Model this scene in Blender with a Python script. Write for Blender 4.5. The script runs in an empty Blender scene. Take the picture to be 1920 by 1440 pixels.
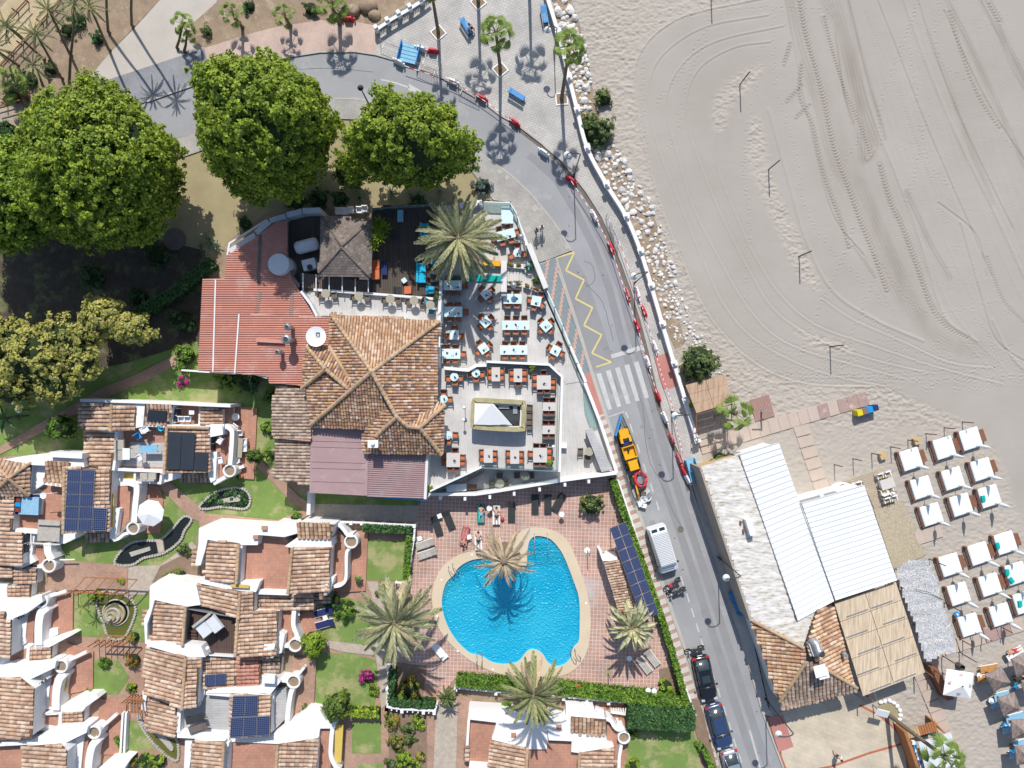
import bpy,math,random
import numpy as np
from mathutils import Vector,Matrix
random.seed(7); ru = random.uniform; rng = np.random.default_rng(7)
sc = bpy.context.scene
C = sc.collection
# ---------------------------------------------------------------- camera, sky, sun
S = 0.053; H = 70.0                     # metres per photo pixel on the ground, camera height
cam = bpy.data.objects.new('camera',bpy.data.cameras.new('camera')); C.objects.link(cam)
cam.location = (0,0,H); cam.data.sensor_width = 36; cam.data.lens = 36*H/(2*960*S)
cam.data.clip_end = 2000; sc.camera = cam
wd = bpy.data.worlds.new('World'); sc.world = wd; wd.use_nodes = True
nt = wd.node_tree; sky = nt.nodes.new('ShaderNodeTexSky'); sky.sky_type = 'NISHITA'; sky.sun_disc = False
SUN_EL = math.radians(47.0); SUN_AZ = math.radians(-1.8)   # azimuth from +Y
sky.sun_elevation = SUN_EL; sky.sun_rotation = SUN_AZ
nt.links.new(sky.outputs[0],nt.nodes['Background'].inputs[0]); nt.nodes['Background'].inputs[1].default_value = 0.13
sl = bpy.data.lights.new('sun','SUN'); sl.energy = 4.4; sl.angle = math.radians(0.5); sl.color = (1.0,0.955,0.9)
so = bpy.data.objects.new('sun',sl); C.objects.link(so)
sd = Vector((math.sin(SUN_AZ)*math.cos(SUN_EL),math.cos(SUN_AZ)*math.cos(SUN_EL),math.sin(SUN_EL)))
so.rotation_euler = sd.to_track_quat('Z','Y').to_euler(); so.location = (0,20,60)
vs = sc.view_settings; vs.view_transform = 'Standard'; vs.look = 'None'; vs.gamma = 1; vs.use_curve_mapping = False; vs.exposure = 0.1

# ---------------------------------------------------------------- helpers
ZF = [0]
def zf(z): return z if not ZF[0] or z < .5 else float(np.interp(z,[.5,3.2,4.4,5.9,9],[.5,.85,1.6,3.0,6.1]))   # the village stands on ground two metres up
def W(px,py,z=0.0):
    z = zf(z); k = S*(1-z/H); return ((px-960)*k,(720-py)*k,z)
def R(d): return math.radians(d)
def tag(o,label=None,cat=None,group=None,kind=None):
    if label: o['label'] = label
    if cat: o['category'] = cat
    if group: o['group'] = group
    if kind: o['kind'] = kind
    return o
def thing(name,label,cat,loc=(0,0,0),rz=0,group=None):
    o = bpy.data.objects.new(name,None); C.objects.link(o); o.location = loc; o.rotation_euler = (0,0,rz)
    o.empty_display_size = .2
    return tag(o,label,cat,group)
def copy_tree(o,parent=None):
    c = o.copy(); C.objects.link(c)
    if parent: c.parent = parent
    for ch in o.children: copy_tree(ch,c)
    return c
def dup(o,loc,rz=0,label=None,group=None,sc_=None):
    c = copy_tree(o); c.location = loc; c.rotation_euler = (0,0,rz)
    if label: c['label'] = label
    if group: c['group'] = group
    if sc_: c.scale = (sc_,sc_,sc_)
    return c
def link(name,me,mats,parent=None,world=False,kind=None):
    o = bpy.data.objects.new(name,me)
    for m in (mats if isinstance(mats,(list,tuple)) else [mats]): me.materials.append(m)
    C.objects.link(o)
    if parent: o.parent = parent
    if kind: o['kind'] = kind
    return o
class MB:
    def __init__(s): s.v = []; s.f = []; s.m = []; s.sm = []
    def add(s,vs_,fs,mi=0,smooth=False):
        n = len(s.v); s.v += [tuple(v) for v in vs_]
        for f in fs: s.f.append(tuple(i+n for i in f)); s.m.append(mi); s.sm.append(smooth)
        return s
    def box(s,c,d,rz=0,mi=0,rx=0,ry=0,taper=1.0):
        x,y,z = d[0]/2,d[1]/2,d[2]/2
        M = Matrix.Translation(c) @ Matrix.Rotation(rz,4,'Z') @ Matrix.Rotation(ry,4,'Y') @ Matrix.Rotation(rx,4,'X')
        t = taper
        vs_ = [(-x,-y,-z),(x,-y,-z),(x,y,-z),(-x,y,-z),(-x*t,-y*t,z),(x*t,-y*t,z),(x*t,y*t,z),(-x*t,y*t,z)]
        return s.add([M @ Vector(v) for v in vs_],[(0,3,2,1),(4,5,6,7),(0,1,5,4),(1,2,6,5),(2,3,7,6),(3,0,4,7)],mi)
    def prism(s,top,z0,mi=0):          # top: list of 3-D points, walls go straight down to z0
        top = [tuple(p) for p in top]
        a = sum(top[i][0]*top[(i+1) % len(top)][1]-top[(i+1) % len(top)][0]*top[i][1] for i in range(len(top)))
        if a < 0: top = top[::-1]
        n = len(top); bot = [(p[0],p[1],z0) for p in top]
        return s.add(top+bot,[tuple(range(n)),tuple(range(2*n-1,n-1,-1))]+[(i,i+n,(i+1) % n+n,(i+1) % n) for i in range(n)],mi)
    def sheet(s,pts,mi=0):
        pts = [tuple(p) for p in pts]
        a = sum(pts[i][0]*pts[(i+1) % len(pts)][1]-pts[(i+1) % len(pts)][0]*pts[i][1] for i in range(len(pts)))
        if a < 0: pts = pts[::-1]
        return s.add(pts,[tuple(range(len(pts)))],mi)
    def tube(s,pts,r,n=6,mi=0,cap=True):
        P = [Vector(p) for p in pts]; rs = r if isinstance(r,(list,tuple)) else [r]*len(P)
        b = len(s.v); vs_ = []
        for i,p in enumerate(P):
            d = (P[min(i+1,len(P)-1)]-P[max(i-1,0)]).normalized()
            a = d.orthogonal().normalized() if i == 0 else (a-d*a.dot(d)).normalized()
            c = d.cross(a)
            for k in range(n):
                t = 2*math.pi*k/n; vs_.append(p+(a*math.cos(t)+c*math.sin(t))*rs[i])
        fs = [(i*n+k,i*n+(k+1) % n,(i+1)*n+(k+1) % n,(i+1)*n+k) for i in range(len(P)-1) for k in range(n)]
        s.add(vs_,fs,mi,True)
        if cap: s.add([],[tuple(x-0 for x in ())] if 0 else [],mi); s.f.append(tuple(b+k for k in range(n-1,-1,-1))); s.m.append(mi); s.sm.append(False); s.f.append(tuple(b+(len(P)-1)*n+k for k in range(n))); s.m.append(mi); s.sm.append(False)
        return s
    def cyl(s,c,r,h,n=16,mi=0,r2=None):
        return s.tube([c,(c[0],c[1],c[2]+h)],[r,r if r2 is None else r2],n,mi)
    def lathe(s,c,prof,n=16,mi=0):     # prof: (radius, z) from bottom to top
        vs_ = [(c[0]+r*math.cos(2*math.pi*k/n),c[1]+r*math.sin(2*math.pi*k/n),c[2]+z) for r,z in prof for k in range(n)]
        fs = [(i*n+k,i*n+(k+1) % n,(i+1)*n+(k+1) % n,(i+1)*n+k) for i in range(len(prof)-1) for k in range(n)]
        return s.add(vs_,fs,mi,True)
    def wall(s,pts,w,z0,mi=0,closed=False):   # pts 3-D (top line), width w metres
        P = [Vector(p) for p in pts]; L = []; Rr = []
        for i,p in enumerate(P):
            if closed: a,b = P[i-1],P[(i+1) % len(P)]
            else: a,b = P[max(i-1,0)],P[min(i+1,len(P)-1)]
            d1 = (p-a); d2 = (b-p); d1.z = d2.z = 0
            if d1.length < 1e-6: d1 = d2
            if d2.length < 1e-6: d2 = d1
            d1.normalize(); d2.normalize(); d = (d1+d2).normalized(); nn = Vector((-d.y,d.x,0)); k = w/2/max(.5,d.dot(d1))
            L.append(p+nn*k); Rr.append(p-nn*k)
        n = len(P); m = n if closed else n-1
        vs_ = [x for x in L]+[x for x in Rr]+[(x.x,x.y,z0) for x in L]+[(x.x,x.y,z0) for x in Rr]; fs = []
        for i in range(m):
            j = (i+1) % n; fs += [(n+i,n+j,j,i),(2*n+i,2*n+j,3*n+j,3*n+i),(i,j,2*n+j,2*n+i),(3*n+i,3*n+j,n+j,n+i)]
        if not closed: fs += [(0,2*n,3*n,n),(n-1,2*n-1,4*n-1,3*n-1)]
        return s.add(vs_,fs,mi)
    def strip(s,pts,w,mi=0):
        P = [Vector(p) for p in pts]; L = []; Rr = []
        for i,p in enumerate(P):
            a,b = P[max(i-1,0)],P[min(i+1,len(P)-1)]; d = (b-a); d.z = 0; d.normalize(); nn = Vector((-d.y,d.x,0))
            if 0 < i < len(P)-1: e = (p-a); e.z = 0; k = w/2/max(.5,d.dot(e.normalized()))
            else: k = w/2
            L.append(p+nn*k); Rr.append(p-nn*k)
        n = len(P)
        return s.add(L+Rr,[(n+i,n+i+1,i+1,i) for i in range(n-1)],mi)
    def sphere(s,c,r,mi=0,n=10,m=6,jit=0,sq=(1,1,1)):
        vs_ = [(c[0],c[1],c[2]-r*sq[2])]
        for i in range(1,m):
            t = math.pi*i/m-math.pi/2
            for k in range(n):
                a = 2*math.pi*k/n; q = 1+ru(-jit,jit)
                vs_.append((c[0]+r*sq[0]*q*math.cos(t)*math.cos(a),c[1]+r*sq[1]*q*math.cos(t)*math.sin(a),c[2]+r*sq[2]*q*math.sin(t)))
        vs_.append((c[0],c[1],c[2]+r*sq[2])); e = len(vs_)-1
        fs = [(0,1+(k+1) % n,1+k) for k in range(n)]+[(1+i*n+k,1+i*n+(k+1) % n,1+(i+1)*n+(k+1) % n,1+(i+1)*n+k) for i in range(m-2) for k in range(n)]
        fs += [(1+(m-2)*n+k,1+(m-2)*n+(k+1) % n,e) for k in range(n)]
        return s.add(vs_,fs,mi,True)
    def mesh(s,name,off=(0,0,0)):
        me = bpy.data.meshes.new(name)
        me.from_pydata([(v[0]-off[0],v[1]-off[1],v[2]-off[2]) for v in s.v],[],s.f)
        me.polygons.foreach_set('material_index',s.m); me.polygons.foreach_set('use_smooth',s.sm); me.update()
        return me
    def build(s,name,mats,parent=None,kind=None,label=None,cat=None,group=None):
        if parent is None:                  # origin at the base of the thing
            xs = [v[0] for v in s.v]; ys = [v[1] for v in s.v]; zs = [v[2] for v in s.v]
            off = ((min(xs)+max(xs))/2,(min(ys)+max(ys))/2,min(zs))
            o = link(name,s.mesh(name,off),mats,None,kind=kind); o.location = off
        else: o = link(name,s.mesh(name),mats,parent,kind=kind)
        return tag(o,label,cat,group)
class At(MB):                               # geometry given in world metres, parented to a thing that stands at loc
    def build(s,name,mats,parent,kind=None,label=None):
        p = parent; off = Vector((0,0,0))
        while p: off += p.location; p = p.parent
        o = link(name,s.mesh(name,off),mats,parent,kind=kind); return tag(o,label)
def P3(poly,z): return [W(p[0],p[1],p[2] if len(p) > 2 else z) for p in poly]
def quads_mesh(name,V,mat_idx=None,smooth=False):   # V (N,4,3)
    N = len(V); me = bpy.data.meshes.new(name); me.vertices.add(N*4); me.vertices.foreach_set('co',V.reshape(-1).astype(np.float32))
    me.loops.add(N*4); me.loops.foreach_set('vertex_index',np.arange(N*4,dtype=np.int32))
    me.polygons.add(N); me.polygons.foreach_set('loop_start',np.arange(0,N*4,4,dtype=np.int32)); me.polygons.foreach_set('loop_total',np.full(N,4,dtype=np.int32))
    if mat_idx is not None: me.polygons.foreach_set('material_index',mat_idx.astype(np.int32))
    me.update(calc_edges=True); return me
def inpoly(x,y,poly):
    ins = np.zeros(np.shape(x),bool); n = len(poly)
    for i in range(n):
        x1,y1 = poly[i][:2]; x2,y2 = poly[(i+1) % n][:2]
        if y1 == y2: continue
        c = ((y1 > y) != (y2 > y)) & (x < (x2-x1)*(y-y1)/(y2-y1)+x1); ins ^= c
    return ins
def spline(pts,k=6):
    P = [np.array(p[:2],float) for p in pts]; P = [2*P[0]-P[1]]+P+[2*P[-1]-P[-2]]; out = []
    for i in range(1,len(P)-2):
        for t in np.arange(0,1,1/k):
            out.append(.5*((2*P[i])+(-P[i-1]+P[i+1])*t+(2*P[i-1]-5*P[i]+4*P[i+1]-P[i+2])*t*t+(-P[i-1]+3*P[i]-3*P[i+1]+P[i+2])*t**3))
    out.append(P[-2]); return [tuple(p) for p in out]
def cspline(pts,k=5):
    n = len(pts); P = [np.array(p,float) for p in pts]; out = []
    for i in range(n):
        a,b,c,d = P[i-1],P[i],P[(i+1) % n],P[(i+2) % n]
        for t in np.arange(0,1,1/k): out.append(tuple(.5*((2*b)+(-a+c)*t+(2*a-5*b+4*c-d)*t*t+(-a+3*b-3*c+d)*t**3)))
    return out

# ---------------------------------------------------------------- materials
def newmat(name):
    m = bpy.data.materials.new(name); m.use_nodes = True; return m,m.node_tree.nodes,m.node_tree.links,m.node_tree.nodes['Principled BSDF']
def c4(c): return (c[0],c[1],c[2],1)
def pos(n,l,scale=(1,1,1),rot=0,obj=False):
    g = n.new('ShaderNodeNewGeometry') if not obj else n.new('ShaderNodeTexCoord'); mp = n.new('ShaderNodeMapping')
    mp.inputs['Scale'].default_value = scale; mp.inputs['Rotation'].default_value = (0,0,rot); l.new(g.outputs['Position' if not obj else 'Object'],mp.inputs['Vector']); return mp.outputs[0]
def noise(n,l,vec,scale,detail=4,rough=.6):
    t = n.new('ShaderNodeTexNoise'); t.inputs['Scale'].default_value = scale; t.inputs['Detail'].default_value = detail; t.inputs['Roughness'].default_value = rough
    l.new(vec,t.inputs['Vector']); return t.outputs['Fac']
def ramp(n,l,fac,stops,const=False):
    r = n.new('ShaderNodeValToRGB'); e = r.color_ramp.elements
    while len(e) < len(stops): e.new(.5)
    for i,(p,c) in enumerate(stops): e[i].position = p; e[i].color = c4(c)
    if const: r.color_ramp.interpolation = 'CONSTANT'
    l.new(fac,r.inputs[0]); return r.outputs[0]
def mixc(n,l,fac,a,b,mode='MIX'):
    x = n.new('ShaderNodeMix'); x.data_type = 'RGBA'; x.blend_type = mode
    for sck,val in ((x.inputs[0],fac),(x.inputs[6],a),(x.inputs[7],b)):
        if isinstance(val,(int,float)): sck.default_value = val
        elif isinstance(val,(tuple,list)): sck.default_value = c4(val)
        else: l.new(val,sck)
    return x.outputs[2]
def bump(n,l,b,h,strength=.4,dist=.02):
    k = n.new('ShaderNodeBump'); k.inputs['Strength'].default_value = strength; k.inputs['Distance'].default_value = dist
    l.new(h,k.inputs['Height']); l.new(k.outputs[0],b.inputs['Normal'])
def sc3(c,k): return tuple(min(1,x*k) for x in c)
def mat(name,col,rough=.75,var=.18,scale=1.2,bmp=0,metal=0,fine=25,spec=.3,stain=None):
    m,n,l,b = newmat(name); v = pos(n,l)
    f = noise(n,l,v,scale,5); c = ramp(n,l,f,[(.3,sc3(col,1-var)),(.7,sc3(col,1+var*.6))])
    f2 = noise(n,l,v,fine,2); c = mixc(n,l,.35,c,ramp(n,l,f2,[(.3,sc3(col,1-var)),(.7,sc3(col,1+var))]))
    if stain:
        f3 = noise(n,l,v,stain[1],6,.7); c = mixc(n,l,ramp(n,l,f3,[(stain[2],(0,0,0)),(stain[2]+.12,(1,1,1))]),c,stain[0])
    l.new(c,b.inputs['Base Color']); b.inputs['Roughness'].default_value = rough; b.inputs['Metallic'].default_value = metal; b.inputs['Specular IOR Level'].default_value = spec
    if bmp: bump(n,l,b,f2,bmp)
    return m
def brick(name,c1,c2,mortar,bw,bh,rot=0,ms=.03,rough=.8,offset=.5,big=None,stain=None):
    m,n,l,b = newmat(name); v = pos(n,l,rot=rot); t = n.new('ShaderNodeTexBrick'); l.new(v,t.inputs['Vector'])
    t.offset = offset; t.inputs['Scale'].default_value = 1; t.inputs['Brick Width'].default_value = bw; t.inputs['Row Height'].default_value = bh
    t.inputs['Mortar Size'].default_value = ms; t.inputs['Color1'].default_value = c4(c1); t.inputs['Color2'].default_value = c4(c2); t.inputs['Mortar'].default_value = c4(mortar)
    t.inputs['Mortar Smooth'].default_value = .3; t.inputs['Bias'].default_value = 0
    c = t.outputs['Color']
    f = noise(n,l,v,.35,6,.65); c = mixc(n,l,.8,c,ramp(n,l,f,[(.3,(.72,.72,.72)),(.65,(1.12,1.1,1.08))]),'MULTIPLY')
    if stain:
        f3 = noise(n,l,v,stain[1],5,.65); c = mixc(n,l,ramp(n,l,f3,[(stain[2],(0,0,0)),(stain[2]+.15,(.85,.85,.85))]),c,stain[0])
    l.new(c,b.inputs['Base Color']); b.inputs['Roughness'].default_value = rough; b.inputs['Specular IOR Level'].default_value = .25
    inv = n.new('ShaderNodeMath'); inv.operation = 'SUBTRACT'; inv.inputs[0].default_value = 1; l.new(t.outputs['Fac'],inv.inputs[1]); bump(n,l,b,inv.outputs[0],.5,.01)
    return m
def island(name,cols,rough=.8,noise_amt=.3,bmp=.3,spec=.2,nscale=8):   # each separate piece takes its own colour
    m,n,l,b = newmat(name); g = n.new('ShaderNodeNewGeometry')
    mu = [sum(x[k] for x in cols)/len(cols) for k in range(3)]; cols = [tuple(x[k]*.76+mu[k]*.24 for k in range(3)) for x in cols]
    c = ramp(n,l,g.outputs['Random Per Island'],[(i/len(cols),x) for i,x in enumerate(cols)],True)
    c = mixc(n,l,.75,c,ramp(n,l,noise(n,l,pos(n,l),.5,4),[(.35,(.74,.7,.68)),(.65,(1.12,1.1,1.08))]),'MULTIPLY')
    v = pos(n,l); f = noise(n,l,v,nscale,5,.7); c = mixc(n,l,noise_amt,c,ramp(n,l,f,[(.3,(.35,.33,.3)),(.7,(1.3,1.25,1.2))]),'MULTIPLY')
    l.new(c,b.inputs['Base Color']); b.inputs['Roughness'].default_value = rough; b.inputs['Specular IOR Level'].default_value = spec
    if bmp: bump(n,l,b,f,bmp)
    return m
def leafm(name,cols,trans=.25):
    m,n,l,b = newmat(name); g = n.new('ShaderNodeNewGeometry')
    c = ramp(n,l,g.outputs['Random Per Island'],[(i/max(1,len(cols)-1),x) for i,x in enumerate(cols)])
    v = pos(n,l); f = noise(n,l,v,.55,3); c = mixc(n,l,.7,c,ramp(n,l,f,[(.35,(.6,.68,.6)),(.65,(1.3,1.2,1.0))]),'MULTIPLY')
    l.new(c,b.inputs['Base Color']); b.inputs['Roughness'].default_value = .55; b.inputs['Specular IOR Level'].default_value = .3
    t = n.new('ShaderNodeBsdfTranslucent'); l.new(c,t.inputs[0]); mx = n.new('ShaderNodeMixShader'); mx.inputs[0].default_value = trans
    l.new(b.outputs[0],mx.inputs[1]); l.new(t.outputs[0],mx.inputs[2]); l.new(mx.outputs[0],n['Material Output'].inputs[0]); return m
M = {}
M['white'] = mat('white_render',(.76,.76,.75),.85,.06,.5,.2,stain=((.62,.605,.57),1.1,.58))
M['whitep'] = mat('white_plastic',(.8,.81,.82),.45,.04)
M['offwhite'] = mat('off_white_paint',(.66,.65,.62),.8,.1,1,.2)
M['asphalt'] = mat('asphalt',(.31,.312,.318),.9,.18,.22,.5,fine=40,stain=((.36,.36,.355),.3,.56))
M['asphalt2'] = mat('old_asphalt',(.27,.27,.272),.9,.15,.4,.5,fine=40,stain=((.17,.17,.17),.9,.62))
M['concrete'] = mat('concrete',(.47,.43,.38),.9,.12,.5,.3)
M['kerb'] = mat('kerb_stone',(.42,.40,.36),.9,.15,1,.3)
M['gutter'] = mat('gutter_dirt',(.16,.14,.12),.95,.3,1)
M['earth'] = mat('dry_earth',(.30,.225,.155),.95,.35,.8,.7,fine=9,stain=((.42,.35,.26),.7,.56))
M['drygrass'] = mat('dry_grass',(.33,.28,.16),.95,.2,.5,.8,fine=16,stain=((.22,.24,.1),.35,.56))
M['grass'] = mat('lawn_grass',(.17,.255,.065),.95,.25,.6,.8,fine=22,stain=((.33,.32,.15),.38,.5))
M['marking'] = mat('road_paint',(.5,.5,.48),.8,.2,2,.2,stain=((.3,.3,.3),3,.6))
M['yellowmark'] = mat('yellow_road_paint',(.62,.52,.2),.8,.15,2)
M['redpaint'] = mat('red_painted_concrete',(.45,.2,.17),.85,.15,.6,.2,stain=((.55,.42,.36),.5,.6))
M['promenade'] = brick('promenade_pavers',(.5,.485,.46),(.45,.435,.41),(.34,.33,.31),.42,.22,R(-20),.025)
M['sidewalk'] = brick('sidewalk_pavers',(.44,.42,.39),(.38,.37,.34),(.27,.26,.24),.3,.16,R(35),.022)
M['pinkpave'] = brick('pink_pavers',(.56,.42,.35),(.50,.38,.32),(.44,.34,.3),.2,.2,R(15),.02)
M['greypave'] = brick('grey_pavers',(.25,.26,.28),(.2,.21,.235),(.3,.3,.31),.2,.2,R(15),.03)
M['terra'] = brick('terracotta_deck_tiles',(.42,.25,.2),(.48,.3,.235),(.58,.5,.45),.37,.37,R(2),.03,offset=0,stain=((.5,.46,.44),.13,.56))
M['terra2'] = brick('terracotta_terrace_tiles',(.42,.21,.145),(.48,.255,.175),(.36,.22,.17),.3,.3,0,.02,offset=0)
M['bricks'] = brick('brick_path',(.38,.21,.15),(.45,.28,.2),(.34,.26,.2),.34,.2,R(30),.03)
M['crazy'] = mat('crazy_paving',(.43,.37,.30),.9,.25,2.2,.5,fine=5)
M['lightdeck'] = brick('pale_terrace_boards',(.57,.56,.54),(.53,.52,.505),(.44,.43,.42),2.4,.16,R(88),.012,rough=.7)
M['greydeck'] = brick('grey_terrace_boards',(.42,.42,.42),(.46,.46,.46),(.3,.3,.3),1.4,.25,0,.012)
M['darkdeck'] = brick('dark_wood_boards',(.085,.07,.06),(.11,.09,.075),(.03,.025,.02),3,.17,R(90),.02)
M['browndeck'] = brick('brown_wood_boards',(.10,.065,.055),(.12,.08,.065),(.03,.02,.02),3,.16,R(90),.02)
M['sanddeck'] = brick('sandy_wood_boards',(.40,.33,.25),(.45,.38,.29),(.25,.2,.15),3,.2,R(15),.02)
M['yellowdeck'] = brick('yellow_wood_boards',(.50,.40,.24),(.56,.46,.29),(.3,.22,.13),3,.16,R(40),.02)
M['channel'] = mat('roof_mortar',(.17,.11,.075),.95,.4,3)
M['tile'] = island('roof_tiles',[(.55,.4,.29),(.45,.29,.2),(.62,.49,.37),(.50,.35,.25),(.38,.24,.17),(.57,.44,.34),(.32,.22,.17),(.66,.55,.44),(.48,.31,.22)],nscale=3)
M['tileold'] = island('weathered_roof_tiles',[(.45,.26,.17),(.34,.19,.13),(.55,.38,.25),(.23,.15,.12),(.5,.32,.17),(.42,.24,.17),(.6,.48,.38),(.19,.14,.12),(.47,.3,.2),(.37,.2,.15),(.56,.36,.17),(.66,.58,.5)],nscale=4,noise_amt=.45)
M['tilelight'] = island('sunbleached_roof_tiles',[(.55,.36,.22),(.62,.46,.32),(.45,.25,.16),(.68,.56,.43),(.36,.22,.16),(.5,.31,.18),(.6,.42,.27)],nscale=4,noise_amt=.4)
M['tilegrey'] = island('greyed_roof_tiles',[(.40,.32,.26),(.5,.41,.33),(.32,.24,.19),(.56,.48,.4),(.26,.2,.17),(.46,.34,.26)],nscale=4,noise_amt=.5)
M['tilered'] = island('newer_red_roof_tiles',[(.48,.24,.19),(.52,.28,.22),(.44,.21,.17)],nscale=4)
M['ridge'] = island('ridge_tiles',[(.47,.36,.25),(.53,.41,.3),(.42,.3,.2),(.52,.37,.22)],nscale=5)
M['redmetal'] = mat('red_corrugated_sheet',(.53,.25,.19),.6,.12,.6,.1,fine=6,stain=((.54,.34,.29),.6,.54))
M['purple'] = mat('purplish_roof_sheet',(.35,.24,.24),.55,.1,.4,.05,stain=((.4,.31,.3),.3,.54))
M['shingle'] = island('grey_slate_shingles',[(.2,.17,.15),(.25,.215,.19),(.17,.15,.135),(.29,.25,.22),(.22,.19,.17)],nscale=6,noise_amt=.3)
M['panel'] = mat('white_roof_sheet',(.74,.77,.78),.5,.03,.3,stain=((.62,.64,.66),.5,.66))
M['beam'] = mat('white_steel',(.72,.73,.73),.5,.05)
M['glass'] = None
M['wood'] = mat('brown_wood',(.22,.095,.055),.7,.25,3,.2)
M['redwood'] = mat('orange_brown_wood',(.36,.15,.06),.7,.2,3,.2)
M['palewood'] = mat('pale_wood',(.5,.36,.2),.8,.2,3,.2)
M['reed'] = None
M['dark'] = mat('dark_fabric',(.035,.04,.042),.8,.2,3)
M['wicker'] = mat('grey_brown_wicker',(.15,.125,.105),.8,.25,6)
M['wickerolive'] = mat('olive_table_top',(.36,.33,.25),.7,.15,3)
M['orange'] = mat('orange_cushion',(.58,.16,.07),.8,.15,3)
M['maroon'] = mat('dark_red_cushion',(.2,.045,.03),.8,.2,3)
M['aqua'] = mat('aqua_cushion',(.015,.42,.62),.8,.08,3)
M['teal'] = mat('teal_fabric',(.0,.36,.33),.8,.1,3)
M['blue'] = mat('blue_paint',(.04,.26,.58),.5,.1,2)
M['navy'] = mat('navy_fabric',(.02,.03,.12),.8,.2,3)
M['lightblue'] = mat('light_blue_paint',(.2,.45,.62),.6,.15,2)
M['tabletop'] = mat('pale_blue_table_top',(.58,.74,.77),.35,.04,3)
M['stonetop'] = mat('grey_table_top',(.56,.53,.49),.5,.06,4)
M['bed'] = mat('white_mattress',(.72,.78,.79),.8,.04,2,.1)
M['redpl'] = mat('red_plastic',(.58,.04,.055),.45,.15,2,stain=((.55,.2,.2),1.5,.6))
M['pinkpl'] = mat('faded_red_plastic',(.56,.17,.18),.5,.2,2)
M['yellow'] = mat('yellow_machine_paint',(.72,.37,.015),.45,.08,3,stain=((.5,.32,.1),3,.64))
M['yellowcloth'] = mat('yellow_awning',(.58,.42,.1),.8,.1,1)
M['metal'] = mat('galvanised_metal',(.42,.43,.44),.4,.15,3,metal=.6)
M['darkmetal'] = mat('dark_metal',(.05,.055,.06),.5,.2,3)
M['rustpole'] = mat('rusty_brown_pole',(.1,.06,.045),.8,.3,5)
M['tank'] = mat('white_tank',(.6,.63,.65),.5,.1,2)
M['olive'] = mat('olive_bar_top',(.36,.32,.17),.7,.3,1.5,.2,fine=5)
M['sail'] = mat('white_canvas',(.77,.78,.77),.85,.03,2)
M['thatch'] = None
M['rock'] = mat('pale_limestone',(.62,.60,.57),.9,.25,1.7,.8,fine=6)
M['stone'] = mat('stone_edging',(.42,.39,.34),.9,.3,4,.5)
M['coping'] = mat('cream_pool_coping',(.60,.50,.36),.85,.1,.5,.2,stain=((.56,.5,.42),.25,.55))
M['trunk'] = mat('palm_trunk',(.19,.15,.11),.95,.3,6,.8)
M['bark'] = mat('bark',(.12,.09,.065),.95,.3,5,.8)
M['soil'] = mat('planter_soil',(.28,.21,.14),.95,.3,4,.7)
M['mulch'] = mat('bare_garden_soil',(.24,.17,.12),.95,.3,2,.7)
M['skin'] = mat('skin',(.5,.29,.2),.6,.05)
M['hair'] = mat('dark_hair',(.04,.025,.02),.7,.1)
M['clay'] = mat('terracotta_pot',(.45,.17,.08),.8,.15,4)
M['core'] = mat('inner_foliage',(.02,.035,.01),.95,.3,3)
M['ficus'] = leafm('broad_leaves',[(.06,.12,.02),(.17,.25,.025),(.25,.36,.035),(.32,.43,.045),(.42,.5,.07)],.35)
M['ficus2'] = leafm('dark_broad_leaves',[(.05,.10,.02),(.10,.17,.03),(.15,.22,.035),(.22,.29,.045)])
M['yellowleaf'] = leafm('yellow_green_leaves',[(.2,.22,.05),(.36,.37,.08),(.46,.45,.1),(.5,.46,.16),(.4,.4,.22)])
M['hedge'] = leafm('hedge_leaves',[(.06,.13,.02),(.12,.23,.03),(.17,.3,.04),(.22,.36,.06)])
M['hedgedark'] = leafm('dark_hedge_leaves',[(.03,.09,.03),(.06,.15,.05),(.10,.2,.07)])
M['bush'] = leafm('grey_green_leaves',[(.07,.11,.03),(.13,.18,.06),(.18,.24,.09)])
M['limeleaf'] = leafm('lime_leaves',[(.12,.22,.025),(.22,.34,.03),(.32,.42,.05)])
M['magenta'] = leafm('magenta_flowers',[(.38,.02,.2),(.55,.05,.33),(.3,.02,.18)])
M['purplefl'] = leafm('violet_flowers',[(.2,.18,.5),(.14,.2,.12),(.12,.17,.08)])
M['redfl'] = leafm('red_flowers',[(.5,.05,.03),(.2,.25,.05),(.12,.2,.04)])
M['orangefl'] = leafm('orange_flowers',[(.5,.18,.03),(.2,.25,.05),(.12,.2,.04),(.3,.28,.06)])
M['frond'] = leafm('palm_fronds',[(.13,.16,.06),(.24,.27,.11),(.38,.39,.2),(.48,.46,.3)])
M['frondpale'] = leafm('pale_palm_fronds',[(.16,.19,.09),(.3,.32,.18),(.46,.46,.3),(.52,.5,.36)])
M['fronddead'] = leafm('dry_palm_fronds',[(.3,.22,.14),(.46,.36,.25),(.58,.48,.36),(.2,.14,.09)],.1)
M['fanleaf'] = leafm('fan_palm_leaves',[(.10,.16,.03),(.17,.25,.05),(.24,.33,.08)])
M['agave'] = leafm('agave_leaves',[(.16,.26,.18),(.24,.34,.26),(.3,.42,.34)])
M['black_solar'] = mat('black_solar_collector',(.035,.042,.055),.3,.1,1)
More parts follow.
